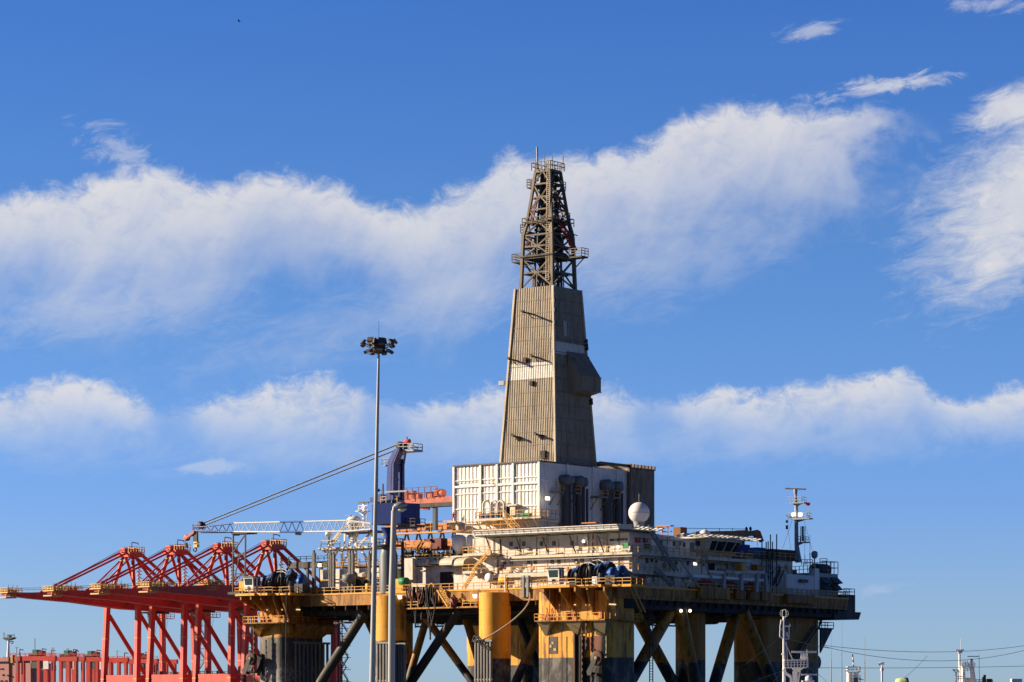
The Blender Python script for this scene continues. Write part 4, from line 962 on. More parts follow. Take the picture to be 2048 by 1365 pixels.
# radome on its pedestal
p = pR(1278, 1026, -4); rd = thing('radome', 'large white spherical radome on a short pedestal beside the grey wind wall', 'radome', (p[0], p[1], HZ))
s_ = RIG.w(p)[1] / FPX; R = 21.2 * s_; zc_ = p[2]
MB().sphere((p[0], p[1], zc_), R, 28, 16).build('dome', m_mastw, rd)
MB().lathe((p[0], p[1], HZ - .5), [(R * .36, 0), (R * .36, .9), (R * .5, zc_ - HZ - R * .84), (R * .56, zc_ - HZ - R * .78 + .5)], 20).build('pedestal', m_mastg, rd)
MB().lathe((p[0], p[1], zc_ - .04), [(R + .015, 0), (R + .015, .08)], 28).build('joint_band', m_grey, rd)
MB().beam((p[0], p[1], zc_ + R), (p[0], p[1], zc_ + R + 1.6), .07).build('lightning_rod', m_grey, rd)

# two white tanks left of the helideck
tk0 = None
for px, w in ((918, 25), (941, 14)):
    p = pL(px, 1092, 4.0); R = w * .0935 / 2 * 1.15; zt = pL(px, 1071, 4.0)[2]
    t = thing('storage_tank', 'round white storage tank beside the orange girder' if px < 930 else 'round white storage tank tucked against the helideck net', 'tank', (p[0], p[1], L2), group='white tanks by the helideck')
    MB().lathe((p[0], p[1], 0), [(.3, p[2] - 1.6), (R, p[2] - .2), (R, zt - .4), (R * .7, zt), (.2, zt + .12)], 22).build('shell', m_mastw, t)
    k = MB()
    for s in (-1, 1): k.beam((p[0] + s * R * .6, p[1], L2 - .6), (p[0] + s * R * .6, p[1], p[2] - .6), .2)
    k.each('support', m_rail, t)
# roof deck and railings behind the tanks
rf = thing('upper_deck_module', 'yellow railed upper deck with rusty pipes and stacked steel below the orange girder', 'deck module', (-40, 10, L2))
a0, a1 = pL(798, 1110, 6)[0], pL(945, 1110, 6)[0]
MB().box(a0, 4, L2 - .5, a1, 16, L2).build('floor', m_yel2, rf)
MB().rail([(a0, 4, L2), (a1, 4, L2)]).rail([(a0, 8, L2 + 2.9), (a1, 8, L2 + 2.9)]).rail([(pL(905, 1070, 8)[0], 12, ZB0 - 1.6), (pL(1030, 1070, 12)[0], 12, ZB0 - 1.6)], 1.5, 1.6).build('railing', m_rail, rf)
MB().box(a0, 8, L2 + 2.6, a1, 16, L2 + 2.9).box(pL(905, 1070, 12)[0], 12, ZB0 - 2.0, pL(1030, 1070, 12)[0], 19.4, ZB0 - 1.6).build('upper_floor', m_yel2, rf)
m = MB(); rnd = random.Random(5)
for i in range(60):
    a = rnd.uniform(a0, a1); b = rnd.uniform(5, 14); z = L2 + rnd.uniform(0, 1.5); k = rnd.random()
    if k < .4: m.box(a, b, L2, a + rnd.uniform(.4, 2), b + 1, L2 + rnd.uniform(.5, 2.4))
    elif k < .7: m.tube((a, b, L2 + rnd.uniform(.2, 2)), (a + rnd.uniform(1, 5), b, L2 + rnd.uniform(.2, 2.2)), rnd.uniform(.08, .25), n=6)
    else: m.beam((a, b, L2), (a + rnd.uniform(-.6, .6), b, L2 + rnd.uniform(1.5, 4.2)), rnd.uniform(.12, .3))
m.build('stacked_steel', m_dark, rf)
MB().boxL(862, 1077, 882, 1098, 7, 2).boxL(848, 1078, 860, 1083, 6.5, 1).build('red_container_frame', m_dred, rf)
m = MB()
for i in range(12): a = a0 + (a1 - a0) * i / 11; m.beam((a, 7.6, L2), (a, 7.6, L2 + 2.9), .2)
m.each('post', m_yel2, rf)
MB().stair(pL(836, 1105, 3.5), pL(850, 1080, 3.5), .9, (0, -1, 0)).build('stairway', m_yel2, rf)

# orange pipe rack girder behind
gy = 27
og = thing('pipe_rack_girder', 'long faded orange girder with yellow railed walkway left of the white house', 'girder', (-48, gy, L2))
P, Q = pL(770, 1052, gy), pL(912, 1049, gy); z0 = pL(840, 1061, gy)[2]
MB().box(P[0], gy, z0, Q[0], gy + 1.5, P[2]).build('girder', m_orange, og)
m = MB().rail([(P[0], gy - 1.2, z0 - .5), (Q[0], gy - 1.2, z0 - .5)], 2.0, 1.9); m.box(P[0], gy - 1.3, z0 - .75, Q[0], gy, z0 - .45); m.build('walkway', m_rail, og)
z1 = pL(840, 1078, gy)[2]
MB().box(P[0], gy - .5, z1 - 1.8, Q[0], gy + 1.5, z1 - .3).build('lower_girder', m_orange, og)
m = MB()
for i in range(13):
    a = P[0] + (Q[0] - P[0]) * i / 12; m.beam((a, gy + .4, z1 - 1), (a + (.7 if i % 2 else -.7), gy + .4, z0), .28)
m.each('truss_member', m_dgrey, og)
m = MB()
for i in range(5): a = P[0] + (Q[0] - P[0]) * (i + .3) / 5; m.beam((a, gy + .5, D_TOP), (a, gy + .5, z1 - 1.8), .5)
m.each('column', m_dgrey, og)

# pink red overhead gantry
gy = 25
gg = thing('pipe_handling_gantry', 'faded red overhead gantry beam with machinery on top between the blue crane and white house', 'gantry', (-50, gy, L2))
P, Q = pL(806, 1008, gy), pL(908, 1008, gy); zt = pL(850, 996, gy)[2]; zt2 = pL(908, 995, gy)[2]; zb = pL(850, 1007, gy)[2]
MB().box(P[0], gy, zb, Q[0], gy + 1.4, zt).build('beam', m_redpink, gg)
MB().box(P[0], gy - .4, zb - .8, Q[0], gy + 1.6, zb - .03).build('lower_flange', m_dark, gg)
MB().rail([(P[0] + 1, gy - .3, zt), (pL(876, 1000, gy)[0], gy - .3, zt)], 2.1, 1.6, .06).build('railing', m_dred, gg)
m = MB()
for px0, px1, py0, py1 in ((806, 822, 985, 999), (812, 826, 982, 990), (832, 838, 987, 997), (852, 868, 985, 996), (866, 876, 983, 992), (822, 830, 990, 1003)): m.boxL(px0, py0, px1, py1, gy - .1, 1.2)
m.tube(pL(872, 986, gy + .6), pL(888, 987, gy + .6), .85, n=10); m.tube(pL(880, 988, gy + .6), pL(889, 996, gy + .6), .3, n=8)
m.build('trolley', m_redpink, gg)
m = MB(); m.boxL(822.5, 1014, 828.5, 1060, gy, .8); m.boxL(865, 1011, 871, 1060, gy, .8); m.each('column', mat('slate blue steel', (.055, .075, .11), .5, .1, .2), gg)
m = MB().beam(pL(808, 1015, gy - .5), pL(816, 1045, gy - .5), 1.0, .5); m.beam(pL(826, 1019, gy), pL(852, 1016, gy), .25); m.boxL(846, 1012, 856, 1020, gy, .7); m.build('hanging_arm', m_red, gg)

# conduits, pipes and small fittings on the walls of the living quarters
rnd = random.Random(31)
for i in range(16):
    px = rnd.uniform(985, 1250); up = rnd.random() < .5; a = pL(px, 1120, WB)[0]; z0, z1 = (L2 + .1, ROOF - .3) if up else (L1, L2 - .5)
    if a < aA + 1 and up: continue
    MB().tube((a, WB - .1, z0), (a, WB - .1, z1), rnd.uniform(.05, .1), n=6).build('conduit', rnd.choice((m_cream, m_grey, m_rust)), acc)
for i in range(14):
    b = rnd.uniform(5, bE - 3); z0, z1 = rnd.choice(((L2, ROOF - .5), (L1, L2 - .4), (D_TOP, L1 - .4)))
    MB().tube((WA + .1, b, z0), (WA + .1, b, z1), rnd.uniform(.05, .11), n=6).build('conduit', rnd.choice((m_mastg, m_grey, m_dgrey)), acc)
for z, b0, b1 in ((L2 - .9, 4, bE - 2), (L1 - 1.0, 4, 26), (L2 + 2.6, 4, 20), (D_TOP + 2.2, 8, bE - 4)): MB().box(WA + .003, b0, z, WA + .16, b1, z + .16).build('cable_tray', m_grey, acc)
for i in range(16):
    b = rnd.uniform(5, bE - 3); z = rnd.choice((L2 + .9, L1 + .8, D_TOP + .7)); w, h = rnd.uniform(.4, 1.2), rnd.uniform(.4, 1.0)
    MB().box(WA + .003, b, z, WA + rnd.uniform(.2, .5), b + w, z + h).build('wall_box', rnd.choice((m_mastg, m_grey, m_white, m_dgrey, m_orange)), acc)
for i in range(12):
    px = rnd.uniform(965, 1245); p = pL(px, rnd.choice((1100, 1131, 1137, 1160)), WB); w, h = rnd.uniform(.3, .9), rnd.uniform(.3, .8)
    MB().box(p[0], WB - rnd.uniform(.15, .4), p[2], p[0] + w, WB - .003, p[2] + h).build('wall_box', rnd.choice((m_mastg, m_grey, m_cream, m_rust)), acc)
for px in (1002, 1066, 1098, 1135, 1186): 
    p = pL(px, 1137.5, OB - .05); MB().lathe(p, [(.22, -.05), (.38, -.05), (.38, .05), (.22, .05)], 12, 'y').build('lifebuoy', m_orange, acc)
# brackets that hold the walkways out from the wall
m = MB()
for i in range(16):
    b = 4 + i * 2.2
    if b < bE - 3: m.ext([(WA, b, L2 - .46), (OA - .1, b, L2 - .46), (WA, b, L2 - 1.3)], (0, .12, 0))
m.each('walkway_bracket', m_cream, acc)

# ================================================================== BLUE PEDESTAL CRANE
cb_ = -2.5                                  # the crane stands on this plane
def cL(px, py, db=0.0): return Vector(pL(px, py, cb_ + db))
pc = cL(777, 1150)
cr = thing('pedestal_crane', 'navy blue pedestal crane with tall angled mast and long white and blue lattice boom', 'crane', (pc[0], cb_, D_TOP))
zc0, zc1, zc2 = cL(777, 1112)[2], cL(777, 1089)[2], cL(777, 1056)[2]
MB().lathe((pc[0], cb_, 0), [(1.75, D_TOP), (1.75, zc0), (1.15, zc1)], 20).build('pedestal', mat('blue grey pedestal paint', (.13, .155, .17), .5, .2, .3), cr)
MB().lathe((pc[0], cb_, 0), [(1.1, zc1), (.95, zc1 + .6), (.8, zc1 + 1.6), (1.3, zc2 - .3), (1.6, zc2)], 18).build('slewing_neck', m_blue, cr)
m = MB(); m.lathe((pc[0], cb_, zc1 - .4), [(2.9, 0), (2.9, .25)], 18); rp = m.build('ring_platform', m_dark, cr)
MB().rail([(pc[0] + 2.8 * math.cos(t * .524), cb_ + 2.8 * math.sin(t * .524), zc1 - .1) for t in range(13)], 1.1, 1.5).build('railing', m_dark, rp)
# machinery house (its long side faces along the boom)
A0, A1 = cL(737, 1030, -1.6)[0], cL(795, 1030, -1.6)[0]; zb0, zb1 = cL(770, 1050)[2], cL(770, 1009)[2]
cham = cL(761, 1030, -1.6)[0]
MB().prism([(A0, cb_ - .6), (cham, cb_ - 2.6), (A1 + .6, cb_ - 1.4), (A1 + 2.0, cb_ + 2.6), (A0 + 1, cb_ + 3.0)], zb0, zb1).build('machinery_house', m_blue, cr)
m = MB().box(A0 + .2, cb_ - 1.4, zb1 + .4, cL(786, 1000, -1.4)[0], cb_ + 2, zb1 + 1.3); m.box(A0 + 1, cb_ - 1, zb1, A0 + 5, cb_ + 1, zb1 + .45); m.boxL(746, 989, 762, 998, cb_ - 1.0, 1.8); m.build('winch_deck', m_blue, cr)
MB().rail([(cL(762, 1008, -1.6)[0], cb_ - 1.7, zb1 + .1), (A1, cb_ - 1.7, zb1 + .1)], 1.2, 1.3).build('railing', m_rail, cr)
bp = MB().boxL(795, 1050, 830, 1054, cb_ - .5, 3).build('rear_platform', m_dark, cr)
P, Q = cL(803, 1050, -.5), cL(830, 1050, -.5); MB().rail([P, Q, Q + Vector((0, 3, 0))], 1.2, 1.2).build('railing', m_dark, bp)
MB().boxL(772, 1054, 822, 1058, cb_ - .3, 2).build('bed_plate', m_blue, cr)
# king tower: two bent legs with lacing between
def leg(db, pts, w, name='mast_leg'):
    poly = [cL(px, py, db) for px, py in pts]; return MB().ext(poly, (0, w, 0)).build(name, m_blue, cr)
leg(-2.0, [(772, 1000), (775, 924), (788, 899), (797, 897), (783, 928), (781, 1000)], .5)
leg(-1.95, [(781.2, 1000), (783.2, 928.2), (797.2, 897.2), (799, 898), (787, 928), (786, 1000)], 1.5, 'mast_flange')
leg(1.0, [(797, 1000), (797, 930), (804, 903), (810, 900), (805, 932), (804, 1000)], .6)
m = MB()
for (y0, y1) in ((1000, 980), (980, 955), (955, 930)): m.beam(cL(783, y0, -.4), cL(800, y1, .9), .25); m.beam(cL(800, y0, .9), cL(783, y1, -.4), .25); m.beam(cL(783, y1, -.4), cL(800, y1, .9), .28)
m.beam(cL(788, 925, -.5), cL(801, 922, .9), .7, .9); m.boxL(784, 930, 799, 996, cb_ + .2, .3); m.build('mast_lacing', m_blue, cr)
m = MB()
for s in (0, 5): m.beam(cL(803.5 + s, 1000, 1.2), cL(803.5 + s, 925, 1.2), .09)
for i in range(14): y = 925 + i * 5.6; m.beam(cL(803.5, y, 1.2), cL(808.5, y, 1.2), .08)
m.build('ladder', m_grey, cr)
tp = MB().boxL(796, 899.5, 827, 903.5, cb_ - 1.0, 2.8).build('masthead_platform', m_mastg, cr)
P, Q = cL(796.5, 900, -1), cL(826.5, 900, -1); MB().rail([P + Vector((0, 2.7, 0)), P, Q, Q + Vector((0, 2.7, 0)), P + Vector((0, 2.7, 0))], 1.2, 1.1, .06).build('railing', m_mastg, tp)
sh = MB().lathe(cL(803, 892), [(.2, -.8), (.75, -.8), (.75, .8), (.2, .8)], 14, 'y'); sh.boxL(799, 886, 810, 899, cb_ - .4, .4); sh.build('sheave_block', m_dark, cr)
tb = MB().boxL(764, 930, 771, 932.5, cb_ - 1.5, 2).build('mast_balcony', m_mastg, cr); P, Q = cL(764, 931, -1.5), cL(777, 931, -1.5); MB().rail([P + Vector((0, 2, 0)), P, Q], 1.2, 1.1, .06).build('railing', m_mastg, tb)
MB().beam(cL(814, 899), cL(814, 874), .16).build('windsock_pole', m_dark, cr)
MB().lathe(cL(815, 883.5), [(.12, -.9), (.3, -.5), (.48, .5), (.40, .55)], 12, 'x').build('windsock', m_wind, cr)
m = MB().beam(cL(766, 998, -1), cL(766, 968, -1), .2); m.beam(cL(757, 981, -1), cL(766, 981, -1), .14); m.sphere(cL(757, 981, -1), .3, 8, 5); m.build('light_post', m_dark, cr)
MB().beam(cL(771, 984.5, -2.5), cL(814, 982.5, -2.5), .28).build('backstay_bar', m_mastg, cr)
# boom, chord by chord in its colours
TOPC = [(386, 1055), (406, 1054), (468, 1046.8), (560, 1044.5), (608, 1043.5), (697, 1041.3), (742, 1048)]
BOTC = [(386, 1062), (406, 1062.5), (468, 1064), (560, 1064.5), (608, 1064), (697, 1063), (742, 1059)]
BW = [.35, .5, .85, .9, .9, .9, .9]
def seg(i0, u0, i1, u1): pass
def bpt(chord, i, u, s):
    p, q = chord[i], chord[i + 1]; px, py = p[0] + (q[0] - p[0]) * u, p[1] + (q[1] - p[1]) * u; w = BW[i] + (BW[i + 1] - BW[i]) * u
    v = cL(px, py, -.6 + s * w); return v
blue_, white_ = m_blue, mat('white boom paint', (.62, .64, .66), .4, .1, .15)
for i in range(6):
    mt = blue_ if i in (0, 1, 3) else white_
    m = MB(); n = max(2, round((TOPC[i + 1][0] - TOPC[i][0]) / 15))
    for s in (-1, 1):
        m.tube(bpt(TOPC, i, 0, s), bpt(TOPC, i, 1, s), .16, n=6); m.tube(bpt(BOTC, i, 0, s), bpt(BOTC, i, 1, s), .18, n=6)
        for k in range(n): m.tube(bpt(BOTC, i, k / n, s), bpt(TOPC, i, (k + .5) / n, s), .085, n=5); m.tube(bpt(TOPC, i, (k + .5) / n, s), bpt(BOTC, i, (k + 1) / n, s), .085, n=5)
    for k in range(n): m.beam(bpt(TOPC, i, (k + .5) / n, -1), bpt(TOPC, i, (k + .5) / n, 1), .12); m.beam(bpt(BOTC, i, k / n, -1), bpt(BOTC, i, (k + 1) / n, 1), .12)
    m.build('boom_section', mt, cr)
m = MB().beam(cL(400, 1066, -.6), cL(742, 1062, -.6), .3, .18); m.build('boom_walkway', m_grey, cr)
m = MB()
for px, py in ((478, 1069), (601, 1068)): m.box(cL(px, py)[0] - .5, cb_ - 1, cL(px, py)[2] - .3, cL(px, py)[0] + .5, cb_ - .3, cL(px, py)[2] + .3)
m.each('floodlight', m_grey, cr)
MB().lathe(cL(402, 1051, -.6), [(.1, -.5), (.75, -.5), (.75, .5), (.1, .5)], 14, 'y').build('tip_sheave', m_dark, cr)
MB().beam(cL(386, 1062, -.6), cL(386, 1049, -.6), .14).beam(cL(384, 1052, -.6), cL(410, 1050, -.6), .1).build('tip_rail', m_dark, cr)
jb = MB().beam(cL(389, 1064, -.9), cL(370, 1079, -.9), .5, .5); jb.beam(cL(389, 1070, -.6), cL(372, 1076, -.6), .25); jb.lathe(cL(374, 1076, -.6), [(.1, -.3), (.65, -.3), (.65, .3), (.1, .3)], 12, 'y'); jb.build('whip_jib', m_redpink, cr)
MB().boxL(386, 1062, 394, 1084, cb_ - .9, .25).boxL(392.2, 1064, 395, 1084, cb_ - .3, .25).build('block_hanger', m_dark, cr)
hk = MB().boxL(386.5, 1083, 394, 1087, cb_ - .9, .7).boxL(386.5, 1089, 394, 1095, cb_ - .9, .7).build('hook_block', mat('hook block yellow', (.62, .47, .12), .5, .2, .2), cr)
c = cL(390, 1099.5, -.6); MB().boxL(388.5, 1086, 392, 1098, cb_ - .7, .3).path([c + Vector((.42 * math.cos(rad(t)), 0, .42 * math.sin(rad(t)))) for t in range(-200, 91, 30)], .13, 6).build('hook', m_dark, hk)
MB().beam(cL(371, 1080, -.6), cL(370.5, 1091, -.6), .08).boxL(369, 1086, 372.5, 1096, cb_ - .8, .4).build('whip_hook', m_dark, cr)
m = MB()
for s in (0, .12):
    m.tube(cL(799, 887 + s * 14, s), cL(401, 1048 + s * 10, s - .6), .075, n=5); m.tube(cL(793, 899 + s * 12, s), cL(411, 1050 + s * 8, s - .6), .075, n=5)
m.each('luffing_rope', m_cable, cr)
# ------------------------------------------------------------------ boom rest
br_ = thing('boom_rest', 'dark slender lattice frame holding up the lattice crane boom', 'support frame', (cL(478, 1150)[0], cb_, D_TOP))
m = MB()
for db in (-1.2, 1.2):
    for px in (466, 490.5): m.beam(cL(px, 1160, db), cL(px + .5, 1066, db), .24)
    m.beam(cL(466, 1148, db), cL(490, 1148, db), .22); m.beam(cL(466, 1108, db), cL(490, 1110, db), .2); m.beam(cL(466, 1106, db), cL(490, 1070, db), .2); m.beam(cL(466, 1157, db), cL(490, 1148, db), .2); m.beam(cL(468, 1160, db), cL(480, 1110, db), .16)
m.boxL(462, 1065.5, 494, 1068, cb_ - 1.5, 3); m.build('frame', m_dark, br_)
P = cL(466, 1186, 0); MB().box(P[0] - .2, cb_ - 1.3, P[2] - .4, P[0] + 3, cb_ + 1.3, P[2] + .1).beam(cL(466, 1186, -1.2), cL(466, 1160, -1.2), .24).beam(cL(490, 1186, -1.2), cL(490, 1160, -1.2), .24).build('footing', m_dark, br_)

# ================================================================== MOORING WINCHES AND CONTROL CABS
def cab(px0, px1, pxs, py0, py1, b, lbl, plat):
    P, Q = pL(px0, py1, b), pL(px1, py1, b); S_ = pR(pxs, py1, Q[0]); z1 = pL(px0, py0, b)[2]; z0 = P[2]; hmid = z0 + (z1 - z0) * .42
    t = thing('winch_control_cab', lbl, 'control cab', (P[0], b, z0), group='winch control cabs')
    D = S_[1]
    MB().hexa([(P[0], b + .25, z0), (Q[0], b + .25, z0), (Q[0], D, z0), (P[0], D, z0), (P[0] - .1, b, z1), (Q[0], b, z1), (Q[0], D, z1), (P[0] - .1, D, z1)]).build('body', m_mastw, t)
    w = Q[0] - P[0]; yy = lambda z: b + .25 * (1 - (z - z0) / (z1 - z0))
    za, zb_ = hmid + .05, z1 - .25
    MB().hexa([(P[0] + w * .12, yy(za) - .05, za), (Q[0] - w * .12, yy(za) - .05, za), (Q[0] - w * .12, yy(za) + .1, za), (P[0] + w * .12, yy(za) + .1, za), (P[0] + w * .06, yy(zb_) - .05, zb_), (Q[0] - w * .08, yy(zb_) - .05, zb_), (Q[0] - w * .08, yy(zb_) + .1, zb_), (P[0] + w * .06, yy(zb_) + .1, zb_)]).build('windscreen', m_glassg, t)
    z3, z4 = z0 + .25, hmid - .15; MB().box(P[0] + w * .35, yy(z3) - .06, z3, P[0] + w * .68, yy(z3) + .1, z4).build('lower_window', m_glass, t)
    for f0, f1 in ((.12, .42), (.55, .9)): MB().box(Q[0] + .004, b + .3 + (D - b) * f0, hmid - .1, Q[0] + .06, b + (D - b) * f1, z1 - .2).build('side_window', m_glass, t)
    MB().box(P[0] - .3, b - .2, z1 + .003, Q[0] + .25, D + .1, z1 + .16).build('roof', m_dgrey, t)
    return t
cab(487.5, 505, 521, 1155, 1183, -10.3, 'white winch control cab at the far left corner with shaded side', plL)
cab(1095, 1117, 1128, 1138, 1169, -10.7, 'white winch control cab with bright windscreen above the rusty corner column', plN)
m_tanw = mat('grimy tan guard plate', (.24, .20, .15), .6, .4, .4)
def winch(a, b, z, R, n_, lbl, blue_side):
    t = thing('mooring_winch', lbl, 'winch', (a, b, z), group='mooring winches on the corner platforms')
    L = 2.6 * n_
    m = MB().box(a, b - 1.5, z, a + L, b + 1.5, z + .5); m.build('bed_frame', m_winch, t)
    for i in range(n_):
        x = a + .2 + i * 2.6; Ri = R * (.86, 1.12, 1.0)[i % 3]; c = (x, b + (.0, .3, -.2)[i % 3], z + .35 + Ri)
        d = MB().lathe(c, [(Ri, 0), (Ri, .14), (Ri * .62, .18), (Ri * .62, 1.55), (Ri, 1.6), (Ri, 1.76), (Ri * .86, 1.77), (Ri * .84, 1.66), (Ri * .3, 1.66)], 26, 'x').build('drum', m_winch, t)
        MB().lathe((x + .3, c[1], c[2]), [(Ri * .8, 0), (Ri * .8, .6), (Ri * .72, .62), (Ri * .72, 1.2)], 20, 'x').build('rope_coil', m_rust if i == 1 else m_dark, d)
        MB().box(x + 1.85, c[1] - 1.5, z + .4, x + 2.1, c[1] - .5, z + Ri * (1.6, 1.9, 1.3)[i % 3]).build('side_frame', m_tanw if i == 1 else m_grey, t)
        if i != 1:
            s0 = Vector((x + .4, c[1] - Ri * .5, z + Ri * 2 + .1)); k = MB().ext([s0, s0 + Vector((.5, 0, .35)), s0 + Vector((1.5, 0, .35)), s0 + Vector((1.2, 0, 0))], (0, 1.1, 0)); k.beam(s0 + Vector((.2, -.1, -.4)), s0 + Vector((1.6, .2, .6)), .22); k.build('brake_guard', m_wblue, t)
        else: MB().path([(x - .2, c[1], z + 2 * Ri + .35), (x + 1.2, c[1], z + 2 * Ri + .5), (x + 2.6, c[1] - .4, z + 2 * Ri)], .12, 6).build('oil_pipe', m_mastg, t)
    mx = a + L
    MB().lathe((mx, b - .2, z + .4 + R), [(.3, 0), (R * .5, .1), (R * .42, .5), (R * .42, 1.1), (R * .66, 1.15), (R * .66, 1.9), (R * .4, 2.0), (R * .4, 2.4)], 18, 'x').build('motor', m_wblue, t)
    MB().box(mx + .4, b - 1.2, z, mx + 2.6, b + .9, z + R).build('gearbox', m_winch, t)
    return t
zw_ = zN + .05
winch(pL(1131, 1150, -7.0)[0], -5.4, zw_, 1.6, 3, 'black and blue mooring winch with three drums above the rusty corner column', 1)
winch(pL(1130, 1150, -5.0)[0] + .8, -1.6, zw_ + .3, 1.75, 3, 'rear mooring winch with tall blue guards close to the living quarters', 1)
winch(pL(521, 1160, -6.5)[0], -5.0, zL + .05, 1.7, 3, 'dark mooring winch with grey side frame right of the left corner cab', 1)
winch(pL(520, 1160, -2.5)[0] + .5, -1.2, zL + .3, 1.9, 3, 'dark mooring winch in the back row of the left corner platform', 1)
single(MB().boxL(1112 + 72, 1155, 1112 + 82, 1169, -9.0, .5).boxL(1184, 1153.5, 1194, 1155, -9.1, .7), 'electrical_cabinet', m_mastw, 'small white electrical cabinet on the railed platform below the black winches', 'cabinet', pL(1186, 1169, -9.0))
single(MB().boxL(478, 1164, 489, 1182, -9.3, .9).boxL(477, 1162.5, 490, 1164, -9.4, 1.1), 'equipment_locker', m_yel, 'yellow equipment locker behind the left corner control cab', 'locker', pL(482, 1182, -9.3))

# ================================================================== LEFT DECK MODULES
wt = thing('white_module_house', 'low white deck house with round vents half hidden behind grey posts', 'deck house', (-58, 3, D_TOP))
a0, a1 = pL(640, 1150, 1.0)[0], pL(765, 1150, 1.0)[0]; zt = pL(700, 1138, 1.0)[2]
MB().box(a0, 1.0, D_TOP, a1, 12, zt).build('wall', m_white, wt)
for px in (700, 722, 742, 757): p = pL(px, 1150, .9); MB().ext([(p[0], 1.0, p[2] + .7), (p[0], -.1, p[2] + .1), (p[0], -.1, p[2] - .5), (p[0], 1.0, p[2] - .5)], (1.1, 0, 0)).build('vent_hood', m_cream, wt)
MB().rail([(a0, 1.0, zt), (a1, 1.0, zt)], 1.2).rail([(a0, .2, zt - 2.2), (a1, .2, zt - 2.2)], .2, 3).build('railing', m_rail, wt)
for px, r in ((713, 1.3), (735, 1.1)): p = pL(px, 1172, .8); MB().lathe((p[0], .9, p[2]), [(.3, -.3), (r, -.3), (r, .1), (.3, .1)], 18, 'y').build('hatch_ring', m_dark, wt)
# open steel platform with domes and radar behind the lamp mast
pm = thing('radar_platform', 'open steel framework with yellow edged platforms, domes and stairs behind the tall light mast', 'platform', (-62, 6, D_TOP))
b_ = 5.0; V = lambda px, py, d=0: Vector(pL(px, py, b_ + d))
m = MB()
for py in (1095, 1100, 1130): z = V(690, py)[2]; 
fl_ = MB().box(V(642, 1095)[0], b_ - 1, V(690, 1099)[2], V(760, 1095)[0], b_ + 5, V(690, 1095)[2]).build('platform_floor', m_cream, pm)
MB().rail([V(642, 1095, 4), V(642, 1095, -1), V(680, 1095, -1)], 1.3, 1.4).rail([V(715, 1095, -1), V(760, 1095, -1)], 1.3, 1.4).build('railing', m_railw, fl_)
m.box(V(660, 1130)[0], b_ - 1, V(690, 1135)[2], V(800, 1130)[0], b_ + 5, V(690, 1131)[2]); m.build('lower_floor', m_yel2, pm)
MB().rail([V(662, 1130, -1), V(790, 1130, -1)], 1.1, 1.5).build('railing', m_rail, pm)
m = MB()
for px in (657, 684, 712, 742): m.beam(V(px, 1172), V(px, 1096), .36)
for p, q in (((712, 1062), (696, 1095)), ((745, 1062), (715, 1095)), ((690, 1062), (714, 1095)), ((742, 1066), (716, 1095)), ((684, 1130), (700, 1100)), ((712, 1130), (695, 1100)), ((660, 1130), (676, 1100)), ((742, 1130), (722, 1100)), ((657, 1110), (643, 1098))): m.beam(V(*p), V(*q), .34)
for px in (690, 712, 745): m.beam(V(px, 1095), V(px, 1060), .34)
m.build('frame_member', m_mastw, pm)
MB().stair(V(661, 1095, -1), V(686, 1063, -1), .9, (0, -1, 0)).rail([V(661, 1095, -1.9), V(686, 1063, -1.9)], 1, 1.4).build('stairway', m_railw, pm)
MB().box(V(688, 1063)[0], b_ - 1.5, V(710, 1066)[2], V(745, 1063)[0], b_ + 4, V(710, 1062)[2]).build('upper_floor', m_dark, pm)
MB().rail([V(688, 1062, -1.5), V(740, 1062, -1.5)], 1.6, 1.4).build('railing', m_railw, pm)
s_ = RIG.w(V(708, 1050))[1] / FPX
def dome(px, py, r, ped, lbl):
    p = V(px, py, 1); t = thing('satellite_dome', lbl, 'satellite dome', (p[0], p[1], p[2] - r * s_ * .8))
    R = r * s_; MB().lathe(p, [(R * .6, -R * 1.15), (R, -R * .55), (R, R * .1)] + [(R * math.cos(rad(x)), R * .1 + R * math.sin(rad(x)) * .75) for x in (20, 40, 60, 80, 89)], 22).build('dome', m_mastw, t)
    MB().lathe((p[0], p[1], p[2] - R * 1.15 - ped), [(.16, 0), (.2, ped), (R * .6, ped + .05)], 10).build('pedestal', m_mastg, t)
dome(708, 1044, 15, .9, 'big cream satellite dome above the lattice boom of the blue crane'); dome(658, 1067, 7.5, 2.2, 'small white satellite dome on a thin post left of the stairs')
dome(706, 1068, 11, .3, 'white satellite dome under the upper platform, below the crane boom')
rm = thing('radar_mast', 'small white radar mast with dark scanner bar left of the blue crane house', 'radar mast', V(727, 1062))
MB().beam(V(727, 1062), V(727, 1008), .3).box(V(717, 1023)[0], b_ - 1, V(727, 1024)[2], V(735, 1023)[0], b_ + 1, V(727, 1022)[2]).beam(V(717, 1024), V(727, 1032), .16).beam(V(735, 1024), V(727, 1032), .16).build('mast', m_mastw, rm)
MB().rail([V(717, 1022, -1), V(735, 1022, -1)], 1.0, .8).rail([V(733, 1050, -1), V(735, 1012, -1)], .3, 1.0).build('railing', m_mastw, rm); MB().beam(V(717, 1005.5), V(737.5, 1005.5), .3).beam(V(727, 1008), V(727, 1005), .4).build('scanner_bar', m_dgrey, rm)
tl = thing('dock_lamp', 'thin twin headed lamp rising beside the big cream dome', 'lamp', V(695, 1060)); MB().beam(V(695, 1060), V(695, 1032), .12).beam(V(690, 1032), V(700, 1032), .12).build('post', m_mastg, tl); MB().boxL(690, 1031, 693, 1033, b_, .5).boxL(697, 1031, 700, 1033, b_, .5).each('lamp_head', m_mastg, tl)
m = MB()      # brown gantry beam left of the posts
gb = thing('deck_gantry_beam', 'dark brown rail topped gantry beam behind the left corner winches', 'gantry', pL(580, 1150, 4))
